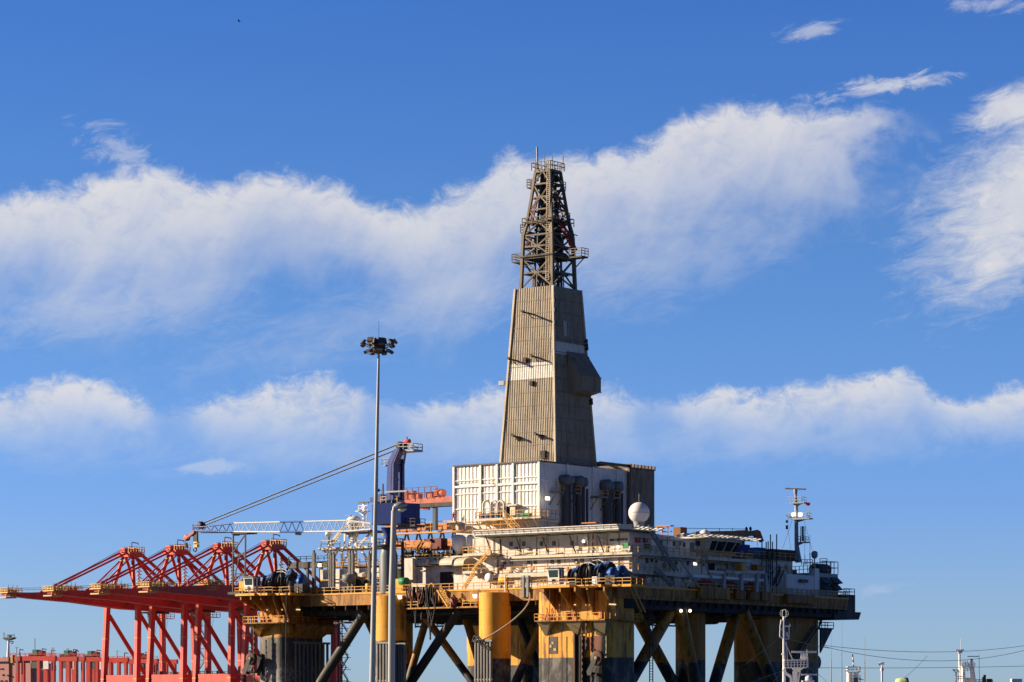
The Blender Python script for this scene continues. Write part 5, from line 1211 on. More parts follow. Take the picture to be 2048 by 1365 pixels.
MB().boxL(577, 1124, 660, 1136, 4, 1.2).build('beam', mat('dark brown steel', (.055, .045, .035), .6, .3, .3), gb); P, Q = pL(577, 1124, 4), pL(660, 1124, 4); MB().rail([P, (Q[0], Q[1], P[2])], .9, 1.5).build('railing', m_dgrey, gb)
m = MB(); 
for px in (580, 612, 640): m.boxL(px, 1134, px + 3, 1180, 4.2, .5)
m.beam(pL(580, 1130, 4.3), pL(571, 1145, 4.3), .3); m.build('leg', m_dgrey, gb)
for i, (px, y0, w, nm) in enumerate(((626, 1106, 6.0, 'first tall grey riser post, beside the dark gantry beam'), (659, 1106, 5.5, 'tall grey riser post just right of the small dome post'), (665.5, 1109, 4.5, 'slimmer grey riser post standing close against its neighbour'), (698, 1107, 5.5, 'tall grey riser post rising from a round grey pot'), (704, 1107, 4.5, 'grey riser post nearest to the tall light mast'), (737, 1108, 4.0, 'thin grey riser post hidden beside the light mast foot'))):
    t = thing('riser_post', nm, 'post', pL(px, 1180, -.5), group='grey riser posts on the left deck'); p = pL(px, y0, -.5); r = w * .047
    MB().box(p[0] - r, -.5, D_TOP, p[0] - r * .3, .1, p[2]).box(p[0] + r * .3, -.5, D_TOP, p[0] + r, .1, p[2]).box(p[0] - r * .3, -.3, D_TOP, p[0] + r * .3, 0, p[2] - .3).build('shaft', m_grey, t)
    MB().box(p[0] - r * .6, -.4, p[2] + .003, p[0] + r * .4, 0, p[2] + .5).build('cap', m_dgrey, t)
pt = pL(698, 1165, -1.6); single(MB().lathe(pt, [(.5, -1.4), (.35, -1.3), (.35, -.2), (1.3, .1), (1.3, 1.4), (.9, 1.5)], 18), 'hydraulic_pot', m_grey, 'round grey hydraulic pot in front of the white deck house', 'machine', (pt[0], pt[1], D_TOP))
# pipes and scattered gear on the left deck
m = MB(); rnd = random.Random(21)
for i in range(60):
    a = rnd.uniform(pL(620, 1170, -1)[0], pL(800, 1170, -1)[0]); b = rnd.uniform(-2.5, .5); k = rnd.random(); h = rnd.uniform(.3, 1.6)
    if k < .5: m.box(a, b, D_TOP, a + rnd.uniform(.3, 1.3), b + .6, D_TOP + h)
    else: m.tube((a, b, D_TOP + h), (a + rnd.uniform(.6, 4), b, D_TOP + h), .1, n=6); m.beam((a, b, D_TOP), (a, b, D_TOP + h), .12)
m.box(pL(624, 1172, -1)[0], -2, D_TOP, pL(800, 1172, -1)[0], -1.7, D_TOP + .25)
dg = single(m, 'deck_pipework', m_dgrey, 'tangle of grey pipes and boxes along the left deck edge', 'pipework', (-60, -1, D_TOP))
for px, lbl, mt in ((660, 'rusty crate with pipes beside the first riser posts', m_rust), (737, 'yellow drum on the deck just left of the light mast', m_yel)):
    p = pL(px, 1178, -2.5); single(MB().lathe((p[0], -2.5, D_TOP), [(.5, 0), (.62, .1), (.62, 1.9), (.5, 2.0)], 16) if mt == m_yel else MB().box(p[0] - 1.2, -2.6, D_TOP, p[0] + 1.6, -1.6, D_TOP + 1.0).box(p[0] - 1, -2.5, D_TOP + 1, p[0] + .4, -1.7, D_TOP + 1.5), 'drum' if mt == m_yel else 'crate', mt, lbl, 'drum' if mt == m_yel else 'crate', (p[0], -2.5, D_TOP))
# yellow block with green motor at the hose station
hb = thing('hose_winch', 'yellow hose winch box with a green motor above the hanging hoses', 'winch', pL(800, 1180, -2)); MB().boxL(791, 1158, 806, 1183, -3.2, 2).build('housing', m_yel, hb); p = pL(806, 1163, -3.4); MB().lathe(p, [(.3, -.8), (.7, -.7), (.7, 1.0), (.3, 1.1)], 14, 'x').build('motor', m_green, hb)
MB().boxL(802, 1085, 806, 1158, -1.0, .4).build('post', m_dgrey, hb)
# hanging hoses
rnd = random.Random(8); hz = pL(830, 1172, -4.6)
hn = 0
cols = [(m_hose, 'black'), (m_hosel, 'grey'), (m_hoser, 'dull red')]
for i, (px0, px1, ybot, k) in enumerate(((812, 822, 1203, 0), (818, 830, 1230, 0), (822, 836, 1196, 1), (826, 842, 1212, 0), (833, 846, 1208, 2), (838, 848, 1240, 0), (842, 852, 1200, 1), (846, 858, 1215, 0), (852, 862, 1245, 0), (854, 874, 1252, 0), (856, 865, 1279, 0), (860, 872, 1208, 1), (828, 834, 1255, 0), (866, 874, 1225, 0), (820, 826, 1216, 2))):
    b = DB0 - .35 - (i % 5) * .22; P, Q = Vector(pL(px0, 1174, b)), Vector(pL(px1, 1174, b)); zbm = pL(px0, ybot, b)[2]; pts = []
    for j in range(19):
        u = j / 18; w = 1 - abs(2 * u - 1) ** 3.2; c = P.lerp(Q, u); sway = math.sin(u * math.pi) * .5 * (rnd.random() - .5)
        pts.append((c.x + sway * .3 + (Q.x - P.x) * .25 * math.sin((u - .5) * math.pi * 2) * -w, b, c.z + .35 * (1 - abs(2 * u - 1)) * 0 - (c.z - zbm) * w))
    o = single(MB().path(pts, .15 if k == 0 else .12, 7), 'rubber_hose', cols[k][0], '', 'hose', (P.x, b, P.z), group='rubber hoses draped over the deck edge')
    o['label'] = ['short black hose loop at the left end of the draped bundle', 'black hose hanging second from the left of the draped bundle', 'short grey hose loop near the left of the draped bundle', 'thick black hose loop left of the dull red one in the bundle', 'dull red hose loop in the middle of the draped bundle', 'long black hose in the middle of the draped bundle', 'short grey hose loop in the middle of the draped bundle', 'black hose loop right of the middle grey hose', 'long black hose on the right half of the draped bundle', 'widest black hose loop at the right of the draped bundle', 'longest black hose, hanging far below all others', 'grey hose loop at the right end of the draped bundle', 'narrow black hose hanging straight down left of the middle', 'black hose at the far right end of the draped bundle', 'dull red hose near the left end of the draped bundle'][i]
p = pL(863, 1175, -4.6); single(MB().path([(p[0] + .75 * math.cos(rad(t)), -4.6, p[2] - .5 + 1.2 * math.sin(rad(t))) for t in range(0, 181, 20)], .12, 6), 'hose_arch', m_yel, 'thin yellow hose arch over the right end of the hose bundle', 'hose arch', p)
# rope from the corner column to the round column
P, Q = Vector(pL(1059, 1185, -5)), Vector(pL(958, 1285, -8.6)); M_ = Vector(pL(1040, 1228, -6)); pts = []
for j in range(17):
    u = j / 16; pts.append((1 - u) ** 2 * P + 2 * u * (1 - u) * (M_ * 2 - (P + Q) / 2) * 1.0 + u * u * Q)
single(MB().path(pts, .13, 7), 'mooring_rope', m_rope, 'pale rope sagging from the deck edge to the grey pipe bundle', 'rope', P)
pts = [pL(945, 1283, -8.7), pL(949, 1272, -8.8), pL(957, 1278, -8.9), pL(962, 1290, -8.9), pL(975, 1293, -8.8), pL(984, 1301, -8.7)]
single(MB().path(pts, .15, 6).path([pL(948, 1283, -9), pL(957, 1273, -9), pL(966, 1284, -9)], .14, 6).path([pL(958, 1284, -9.0), pL(966, 1296, -9.0), pL(980, 1300, -9.0)], .12), 'rope_coil', m_dark, 'dark tangled rope lying on top of the grey pipe bundle', 'rope', pts[0])
# small deck gear in front of the living quarters
p = pL(1008, 1163, -2); ta = thing('air_tank', 'small horizontal yellow air tank on the deck before the white wall', 'tank', (p[0], -2, D_TOP)); MB().lathe((p[0], -2, p[2] + .2), [(.15, -1.15), (.5, -1.0), (.56, -.6), (.56, .6), (.5, 1.0), (.15, 1.15)], 16, 'x').build('shell', m_yel, ta); MB().box(p[0] - .8, -2.2, D_TOP, p[0] - .55, -1.8, p[2] - .2).box(p[0] + .55, -2.2, D_TOP, p[0] + .8, -1.8, p[2] - .2).each('foot', m_dgrey, ta)
p = pL(980, 1156, -1.5); sd_ = thing('white_spotlight', 'white dish spotlight on a stand beside the yellow air tank', 'spotlight', (p[0], -1.5, D_TOP)); MB().lathe(p, [(.2, .5), (.8, 0), (.85, -.5), (.1, -.55)], 14, 'y').build('dish', m_mastw, sd_); MB().beam((p[0], -1.4, D_TOP), (p[0], -1.4, p[2]), .2).build('stand', m_dark, sd_)
for px, h, lbl in ((1047, 1156, 'left grey vent post with cap before the white wall'), (1056, 1156, 'right grey vent post with cap before the white wall')):
    p = pL(px, h, -4.2); t = thing('vent_post', lbl, 'vent', (p[0], -4.2, D_TOP - 1.5)); MB().beam((p[0], -4.2, D_TOP - 1.5), (p[0], -4.2, p[2]), .5).build('shaft', m_grey, t); MB().box(p[0] - .35, -4.6, p[2], p[0] + .35, -3.85, p[2] + .4).build('cap', m_mastg, t)
p = pL(1011, 1152, -4.2); single(MB().path([pL(1010.5, 1192, -4.3), (pL(1010.5, 1192, -4.3)[0], -4.3, p[2]), (p[0] + .3, -3.9, p[2] + .2)], .1, 6), 'drain_pipe', m_mastw, 'thin white drain pipe bent over the deck rail', 'pipe', pL(1010.5, 1192, -4.3))
single(MB().boxL(1030, 1163, 1041, 1176, -2.6, .8).boxL(1029, 1161, 1042, 1163, -2.7, 1), 'pump_set', m_cream, 'cream pump cabinet right of the yellow air tank', 'cabinet', pL(1035, 1178, -2.6))
MB_l = MB(); 
for px, py, lb in ((949, 1193, 'square white floodlight lit above the hanging walkway stairs'), (799, 1195, 'square white floodlight lit below the hose winch')):
    p = pL(px, py, DB0 - 1.7); t = thing('work_light', lb, 'floodlight', (p[0], DB0 - 1.7, p[2] - .8)); MB().hexa([(p[0] - .26, p[1], p[2] - .3), (p[0] + .32, p[1], p[2] - .35), (p[0] + .32, p[1] + .3, p[2] - .2), (p[0] - .32, p[1] + .3, p[2] - .2), (p[0] - .32, p[1] - .15, p[2] + .35), (p[0] + .32, p[1] - .15, p[2] + .35), (p[0] + .32, p[1] + .3, p[2] + .35), (p[0] - .32, p[1] + .3, p[2] + .35)]).build('lens', m_lamp, t); MB().beam((p[0] + .2, p[1] + .2, p[2] - 1.9), (p[0] + .1, p[1] + .2, p[2] - .3), .12).build('bracket', m_yel2, t)
p = pL(638, 1131, 0); t = thing('work_light', 'lit white floodlight among the grey riser posts', 'floodlight', p); MB().box(p[0] - .3, p[1], p[2] - .3, p[0] + .3, p[1] + .3, p[2] + .3).build('lens', m_lamp, t); MB().beam((p[0], p[1] + .2, D_TOP), (p[0], p[1] + .2, p[2]), .12).build('post', m_dgrey, t)
# person in red overalls at the left foot of the white house
p = pL(914, 1043, B_B - .9); z0 = p[2]
single(MB().box(BA0 - .5, B_B - 1.6, z0 - .25, BA0 + 1.6, B_B, z0 - .02).ext([(BA0 - .4, B_B, z0 - .25), (BA0 - .4, B_B - 1.5, z0 - .25), (BA0 - .4, B_B, z0 - 1.6)], (.2, 0, 0)), 'maintenance_ledge', m_cream, 'small cream ledge at the left foot of the white corrugated house', 'ledge', (BA0, B_B, z0))
def person(base, lbl, suit):
    me = bpy.data.meshes.new('person'); J = {'pel': (0, 0, .95), 'ch': (.02, -.05, 1.3), 'nk': (.03, -.12, 1.52), 'hd': (.04, -.16, 1.68), 'tp': (.04, -.17, 1.8), 'hl': (-.11, 0, .88), 'kl': (-.14, -.08, .5), 'fl': (-.14, .02, .06), 'tl': (-.14, -.18, .05), 'hr': (.11, 0, .88), 'kr': (.16, -.04, .5), 'fr': (.17, .08, .06), 'tr': (.17, -.12, .05), 'sl': (-.2, -.06, 1.42), 'el': (-.36, -.14, 1.18), 'wl': (-.3, -.36, 1.05), 'nl': (-.28, -.45, 1.03), 'sr': (.22, -.06, 1.42), 'er': (.36, -.2, 1.2), 'wr': (.28, -.42, 1.12), 'nr': (.26, -.5, 1.1)}
    R_ = dict(pel=.16, ch=.17, nk=.065, hd=.105, tp=.09, hl=.11, kl=.075, fl=.055, tl=.05, hr=.11, kr=.075, fr=.055, tr=.05, sl=.085, el=.06, wl=.045, nl=.045, sr=.085, er=.06, wr=.045, nr=.045)
    E = ['pel-ch', 'ch-nk', 'nk-hd', 'hd-tp', 'pel-hl', 'hl-kl', 'kl-fl', 'fl-tl', 'pel-hr', 'hr-kr', 'kr-fr', 'fr-tr', 'ch-sl', 'sl-el', 'el-wl', 'wl-nl', 'ch-sr', 'sr-er', 'er-wr', 'wr-nr']
    ks = list(J); me.from_pydata([J[k] for k in ks], [tuple(ks.index(x) for x in e.split('-')) for e in E], [])
    ob = bpy.data.objects.new('person', me); COL.objects.link(ob); md = ob.modifiers.new('skin', 'SKIN'); bm = bmesh.new(); bm.from_mesh(me); bm.verts.layers.skin.verify(); bm.to_mesh(me); bm.free()
    for i, k in enumerate(ks): me.skin_vertices[0].data[i].radius = (R_[k], R_[k])
    me.skin_vertices[0].data[0].use_root = True
    sb = ob.modifiers.new('sub', 'SUBSURF'); sb.levels = sb.render_levels = 1
    me.materials.append(suit); ob.location = RIG.w(base); ob.rotation_euler = (0, 0, RIG.ang + rad(30)); tag(ob, lbl, 'person'); BASE[ob.name] = base
    h = MB().sphere((.04, -.17, 1.78), .135, 12, 8, .8).build('hard_hat', m_mastw, None); h.parent = ob
person((BA0 + .55, B_B - .9, z0), 'person in red overalls leaning beside the left foot of the white corrugated house', m_red)

# ================================================================== STERN MODULES (right)
sa = 6.5
st = thing('stern_house', 'low white stern deck house with dark windows beyond the wheelhouse', 'deck house', (0, 50, D_TOP))
b0, b1 = bE, pR(1585, 1140, sa)[1]; zt = pR(1520, 1118, sa)[2]
MB().box(-14, b0 + .01, D_TOP, sa, b1, zt).build('wall', m_white, st)
MB().box(-14, b0 - 1, zt, sa + .8, b1 + 1, zt + .25).build('roof', m_dark, st)
for px in (1508, 1520, 1541, 1557, 1572): 
    p, q = pR(px - 2.8, 1134, sa), pR(px + 2.8, 1134, sa); z0, z1 = pR(px, 1139, sa)[2], pR(px, 1129, sa)[2]; MB().box(sa + .004, p[1], z0, sa + .07, q[1], z1).build('window', m_glass, st)
p = pR(1490, 1131, sa); MB().ext([(sa, p[1], p[2] - .6), (sa + 1.0, p[1], p[2] - .6), (sa + .2, p[1], p[2] + .5), (sa, p[1], p[2] + .5)], (0, 2.2, 0)).build('vent_hood', m_mastg, st)
MB().rail([(sa + .7, b0, zt + .25), (sa + .7, b1, zt + .25)], 1.1, 1.9).build('railing', m_rail, st)
# white container-like house with louvres at the very stern
sb_ = 8.0
s2 = thing('generator_house', 'white ribbed generator house with angled louvre hoods at the stern edge', 'deck house', (4, 66, D_TOP))
c0, c1, c2 = pR(1574, 1160, sb_)[1], pR(1631, 1160, sb_)[1], pR(1676, 1160, sb_)[1]; zA = pR(1600, 1150, sb_)[2]; zB = pR(1650, 1147, sb_)[2]
MB().box(-4, c0, D_TOP, sb_, c1, zA).box(-4, c1, D_TOP, sb_ - .01, c2, zB).build('wall', m_mastg, s2)
MB().corr((sb_ + .005, c0, D_TOP), (sb_ + .005, c1, D_TOP), (sb_ + .005, c1, zA), (sb_ + .005, c0, zA), 22, .08, (1, 0, 0)).corr((-4, c0 - .005, D_TOP), (sb_, c0 - .005, D_TOP), (sb_, c0 - .005, zA), (-4, c0 - .005, zA), 14, .1, (0, -1, 0)).build('ribbed_panel', m_mastw, s2)
MB().box(sb_ - 1.2, c1 - .6, D_TOP, sb_ + .25, c1 + 1.0, pR(1627, 1137, sb_)[2]).build('stair_tower', m_mastw, s2)
MB().rail([(-2, c0, zA), (sb_, c0, zA), (sb_, c1, zA + .8)], 1.3, 1.5).build('railing', m_rail, s2)
MB().box(1, c0 + 1, zA, 5, c1 - 2, zA + 1.2).box(sb_ - 2, c0 + 4, zA - 1.5, sb_ + .8, c1 - 4, zA - .9).build('duct', m_dgrey, s2)
for px in (1648, 1668):
    for py in (1164, 1177):
        p = pR(px, py, sb_); MB().ext([(sb_, p[1] - 1.4, p[2] - .5), (sb_ + 1.3, p[1] - 1.4, p[2] - .3), (sb_, p[1] - 1.4, p[2] + .9)], (0, 2.8, 0)).build('louvre_hood', m_dgrey, s2)
MB().rail([(DA1 - .4, c0 - 3, D_TOP + .2), (DA1 - .4, DB1 - .5, D_TOP + .2)], 1.3, 1.6).build('walkway_railing', m_mastg, s2)
p = pR(1652, 1140, 5); tkk = thing('fuel_tank', 'dark horizontal fuel tank on top of the stern generator house', 'tank', (5, p[1], zB)); MB().lathe((4.5, p[1] - 1.5, p[2]), [(.2, -3), (.9, -2.8), (1.15, -2.2), (1.15, 2.4), (.9, 3), (.2, 3.2)], 18, 'y').build('shell', mat('brown black tank paint', (.05, .035, .03), .5, .3, .2), tkk); MB().box(4.1, p[1] - 3.6, zB, 4.9, p[1] - 3.2, p[2] - .9).box(4.1, p[1] + .3, zB, 4.9, p[1] + .7, p[2] - .9).each('saddle', m_dark, tkk)
MB().rail([(sb_, c2 - 6, zB), (sb_, c2, zB), (0, c2, zB)], 2.4, 1.6).build('railing', m_dark, s2)
# containers on the stern roof
def container(px0, px1, pxe, py0, py1, a, mt, lbl, me=None):
    P, Q = pR(px0, py1, a), pR(px1, py1, a); z1 = pR(px0, py0, a)[2]; z0 = zt + .25
    t = thing('shipping_container', lbl, 'container', ((a - 2.5), (P[1] + Q[1]) / 2, z0), group='containers on the stern roof')
    a0 = a - 2.5
    MB().box(a0, P[1], z0, a, Q[1], z1).build('body', mt, t)
    MB().corr((a + .004, P[1] + .1, z0 + .15), (a + .004, Q[1] - .1, z0 + .15), (a + .004, Q[1] - .1, z1 - .15), (a + .004, P[1] + .1, z1 - .15), 10, .06, (1, 0, 0)).build('side_panel', mt, t)
    MB().corr((a0 + .1, P[1] - .004, z0 + .15), (a - .1, P[1] - .004, z0 + .15), (a - .1, P[1] - .004, z1 - .15), (a0 + .1, P[1] - .004, z1 - .15), 6, .06, (0, -1, 0)).build('end_panel', me or mt, t)
container(1486, 1500, 0, 1089, 1112, 4.0, m_cblue, 'dark blue container just right of the wheelhouse'); container(1516, 1531, 0, 1095, 1113, 5.0, m_cblue, 'blue container with light blue ribbed end beside the black ladder tower', m_clblue)
container(1545, 1573, 0, 1098, 1118, 4.5, m_cbrown, 'brown container right of the black ladder tower'); container(1574, 1592, 0, 1100, 1119, 4.5, m_cbrown, 'brown container behind the foot of the signal mast')
# black lattice ladder tower
p0, p1 = pR(1531, 1172, sa + 1.2), pR(1548, 1172, sa + 1.2); z0, z1 = D_TOP, pR(1540, 1084, sa + 1.2)[2]
lt = thing('ladder_tower', 'black lattice ladder tower against the white stern house', 'ladder tower', (sa + 1, p0[1], z0))
m = MB()
for a in (sa + .4, sa + 1.8):
    for b in (p0[1], (p0[1] + p1[1]) / 2, p1[1]): m.beam((a, b, z0), (a, b, z1 + (1.5 if b == p1[1] else 0)), .16)
k = int((z1 - z0) / 1.1)
for i in range(k):
    z = z0 + i * 1.1; m.beam((sa + 1.8, p0[1], z), (sa + 1.8, p1[1], z), .1); m.beam((sa + .4, p0[1], z), (sa + 1.8, p0[1], z), .1)
    if i % 3 == 0: m.beam((sa + 1.8, p0[1], z), (sa + 1.8, p1[1], z + 2.2), .1)
m.build('lattice', m_dark, lt)
m = MB().stair(pR(1547, 1172, sa + 1.6), pR(1560, 1142, sa + 1.6), .9, (1, 0, 0)).rail([pR(1547, 1172, sa + 2.6), pR(1560, 1142, sa + 2.6)], 1, 1); m.build('stairway', m_dark, lt)
# signal mast
p = pR(1597, 1118, 3.0); mb_ = p[1]; T = lambda px, py: Vector(pL(px, py, mb_)); s_ = RIG.w(p)[1] / FPX
sm_ = thing('signal_mast', 'tall grey signal mast with radar bar, two lit floodlights and small flags', 'mast', (p[0], mb_, zt))
zq = T(1597, 1125)
MB().tube(zq, T(1593, 1088), .68, .42, 12).tube(T(1593, 1088), T(1592.5, 1012), .42, .34, 12).tube(T(1592.5, 1012), T(1591, 982), .32, .22, 10).build('pole', m_mastg, sm_)
for (x0, x1, y, sx) in ((1579, 1608, 1006, 'u'), (1582, 1618, 1038, 'm'), (1597, 1612, 1085, 'l')):
    o = MB().boxL(x0, y - 1, x1, y + 1.2, mb_ - .8, 1.6); P = T((x0 + x1) / 2 + (4 if sx != 'u' else 0), y); o.ext([T(x0 + (6 if sx != 'l' else 0), y + 1), T(x1 - 4, y + 1), T(1595, y + 7), T(1590, y + 7)], (0, .2, 0)); o = o.build('platform', m_mastg, sm_)
    h = 1.1; MB().rail([T(x0, y) + Vector((0, -.8, 0)), T(x1, y) + Vector((0, -.8, 0)), T(x1, y) + Vector((0, .8, 0))], h, .9, .045).build('railing', m_mastg, o)
MB().beam(T(1571.5, 977.5), T(1610.5, 979), .42, .28).build('radar_scanner', m_dark, sm_); MB().lathe(T(1591, 984), [(.35, -.4), (.4, .5)], 10).build('radar_motor', m_mastg, sm_)
for x in (1591.5, 1605): q = T(x, 1030); MB().box(q[0] - .34, mb_ - 1.0, q[2] - .3, q[0] + .34, mb_ - .6, q[2] + .3).build('floodlight', m_lamp, sm_)
MB().boxL(1580, 1031, 1587, 1035, mb_ - .6, .5).beam(T(1572, 1031), T(1584, 1037), .12).beam(T(1572, 1031), T(1580, 1030), .1).build('yard_arm', m_dgrey, sm_)
m = MB()
for i in range(6): m.beam(T(1601.5, 1082 - i * 5), T(1610, 1082 - i * 5), .09); m.lathe(T(1605.5, 1080 - i * 5), [(.22, -.25), (.22, .2)], 8)
for x in (1601.5, 1610): m.beam(T(x, 1084), T(x, 1053), .1)
m.build('lamp_rack', m_dark, sm_)
MB().beam(T(1617.3, 1038), T(1617.3, 1010), .08).build('windsock_pole', m_mastg, sm_); MB().lathe(T(1616, 1008.5), [(.18, -.4), (.32, -.1), (.3, .3), (.1, .45)], 10, 'x').build('windsock', m_wind, sm_)
m = MB()
for p_, q_ in (((1576, 1035), (1576, 1060)), ((1576, 1060), (1582, 1100)), ((1584, 1042), (1565, 1098)), ((1608, 1043), (1625, 1102)), ((1609.5, 1086), (1609, 1125))): m.tube(T(*p_), T(*q_), .03, n=4)
m.build('stay_wire', m_dgrey, sm_)
for y0, y1 in ((1041, 1046), (1051, 1059)): MB().boxL(1571.5, y0, 1576, y1, mb_, .05).build('signal_flag', m_navy, sm_)
p = T(1629, 1110); t = thing('satcom_dome', 'small grey satcom dome on a thin post right of the signal mast', 'satellite dome', (p[0], mb_, zt)); MB().lathe(p, [(.3, -.75), (.62, -.35), (.66, .3), (.5, .62), (.2, .76)], 14).build('dome', m_mastg, t); MB().tube((p[0], mb_, zt - 1), (p[0], mb_, p[2] - .6), .13, n=8).build('post', m_mastg, t)
for x, yt, lbl in ((1620, 1070, 'tallest whip aerial between the signal mast and the satcom dome'), (1610, 1110, 'short thick aerial at the foot of the signal mast')): P, Q = T(x, 1130), T(x, yt); single(MB().tube(P, P.lerp(Q, .4), .09, n=6).tube(P.lerp(Q, .4), Q, .04, n=5), 'whip_aerial', m_dgrey, lbl, 'aerial', P)
MB().rail([T(1603, 1130), T(1625, 1130)], 1.0, 1.2).build('railing', m_dgrey, st); MB().rail([T(1640, 1130), T(1654, 1130)], 1.2, 1.2).build('railing', m_dgrey, st)
# orange telescopic boom crane lying on the roof
tb_ = 12.0; T2 = lambda px, py: Vector(pR(px, py, 1.0))
ob_ = thing('telescopic_crane', 'orange telescopic crane boom lying level with a red jib head', 'crane', T2(1380, 1080))
MB().beam(T2(1388, 1070), T2(1420, 1070), .9, 1.0).build('slewing_base', m_dgrey, ob_); MB().boxR(1361, 1055, 1374, 1075, 1.0, -1.6).build('counterweight', mat('brown orange steel', (.20, .075, .02), .6, .4, .3), ob_)
m_boom = mat('brown orange boom paint', (.36, .125, .02), .55, .35, .3)
MB().beam(T2(1396, 1069.5), T2(1476, 1068), 1.0, 1.15).build('outer_boom', m_boom, ob_); MB().beam(T2(1476, 1069), T2(1492, 1068.5), 1.1, 1.5).beam(T2(1492, 1068), T2(1512, 1066.5), .9, 1.0).build('inner_boom', m_boom, ob_)
MB().ext([T2(1508, 1062), T2(1516, 1060), T2(1521, 1063), T2(1528, 1082), T2(1524, 1085), T2(1508, 1071)], (-.5, 0, 0)).build('jib_head', m_red, ob_)
MB().lathe(T2(1493, 1058.5), [(.2, -.2), (.45, 0), (.2, .2)], 10, 'x').lathe(T2(1501, 1058), [(.2, -.2), (.45, 0), (.2, .2)], 10, 'x').each('sheave', m_dark, ob_)
m = MB().tube(T2(1374, 1057), T2(1492, 1058.5), .05, n=4)
for px in (1412, 1439, 1465): m.beam(T2(px, 1063), T2(px, 1056), .07)
m.tube(T2(1513, 1073), T2(1515, 1092), .05, n=4); m.build('hoist_rope', m_dark, ob_)
MB().beam(T2(1372, 1086), T2(1372, 1072), 2.2).beam(T2(1486, 1090), T2(1486, 1074), .5).build('cradle', m_dgrey, ob_)
# lifeboat davits and red survival craft rails along the right edge
for i, (px, lbl) in enumerate(((1446, 'white davit post nearest to the diagonal struts on the right deck'), (1481, 'white davit post with a lit yellow winch box on the right deck'), (1512, 'white davit post with dull yellow winch box on the right deck'), (1534, 'slanted white davit post nearest to the black ladder tower'))):
    a = 9.4; P, Q = pR(px, 1176, a), pR(px + (2 if i < 3 else -4), 1146, a)
    t = thing('lifeboat_davit', lbl, 'davit', (a, P[1], D_TOP), group='lifeboat davits along the right deck edge')
    MB().hexa([(a - .3, P[1] - .6, D_TOP), (a + .3, P[1] - .6, D_TOP), (a + .3, P[1] + .6, D_TOP), (a - .3, P[1] + .6, D_TOP), (a - .3, Q[1] - .25, Q[2]), (a + .3, Q[1] - .25, Q[2]), (a + .3, Q[1] + .25, Q[2]), (a - .3, Q[1] + .25, Q[2])]).build('post', m_mastg, t)
    MB().beam((a, Q[1], Q[2]), (sa + .5, Q[1] - 3, Q[2] + .3), .4, .5).build('arm', m_mastw, t)
    if i in (1, 2): MB().box(a - .7, Q[1] - 1.0, Q[2] + .5, a + .7, Q[1] + 1.2, Q[2] + 1.5).build('winch_box', m_yel if i == 1 else m_yel2, t)
P, Q = pR(1385, 1152, 9.0), pR(1530, 1155, 9.0)
bmx = thing('davit_beam', 'long white horizontal davit beam above the red survival craft', 'beam', (9, P[1], D_TOP)); MB().beam(P, (9.0, Q[1], P[2]), .45, .5).build('beam', m_mastw, bmx); MB().beam((8.2, P[1] + 2, P[2] - .6), (8.2, Q[1] - 4, P[2] - .6), .25).build('hydraulic_pipe', m_mastg, bmx); MB().beam((9, P[1], P[2]), (8, P[1] - 1, D_TOP), .3).beam((9, Q[1], P[2]), (8, Q[1] + 1, D_TOP), .3).each('prop', m_mastw, bmx)
for px, lbl in ((1405, 'dull red survival craft nearest to the diagonal struts'), (1452, 'dull red survival craft under the middle of the davit beam'), (1495, 'dull red survival craft below the yellow winch boxes')):
    p = pR(px, 1170, 7.6); L = 5.2
    t = thing('survival_craft', lbl, 'lifeboat', (8.3, p[1], D_TOP + .2), group='survival craft on the right deck')
    MB().lathe((8.3, p[1], D_TOP + 1.1), [(.1, -L * .62), (.55, -L * .5), (.95, -L * .25), (1.0, L * .2), (.7, L * .5), (.1, L * .6)], 14, 'y').build('hull', m_boat if 'm_boat' in globals() else mat('dull red boat shell', (.26, .05, .03), .55, .15, .2), t)
    MB().box(7.9, p[1] - .8, D_TOP + 1.7, 8.7, p[1] + 1.0, D_TOP + 2.3).build('canopy', m_red, t)
# crates and lockers on deck at the right corner
single(MB().boxR(1268, 1157, 1276, 1171, 9.2, -.8).boxR(1267.5, 1155.5, 1276.5, 1157, 9.3, -1), 'fire_locker', m_orange, 'orange red fire locker on the deck at the foot of the red doors', 'locker', pR(1272, 1171, 9.2))
single(MB().boxR(1295, 1157, 1299, 1168, 9.0, -.5).boxR(1294, 1160, 1300, 1166, 9.1, -.6), 'life_raft_canister', m_mastw, 'small white canister on the right deck beside the red door', 'canister', pR(1297, 1168, 9.0))

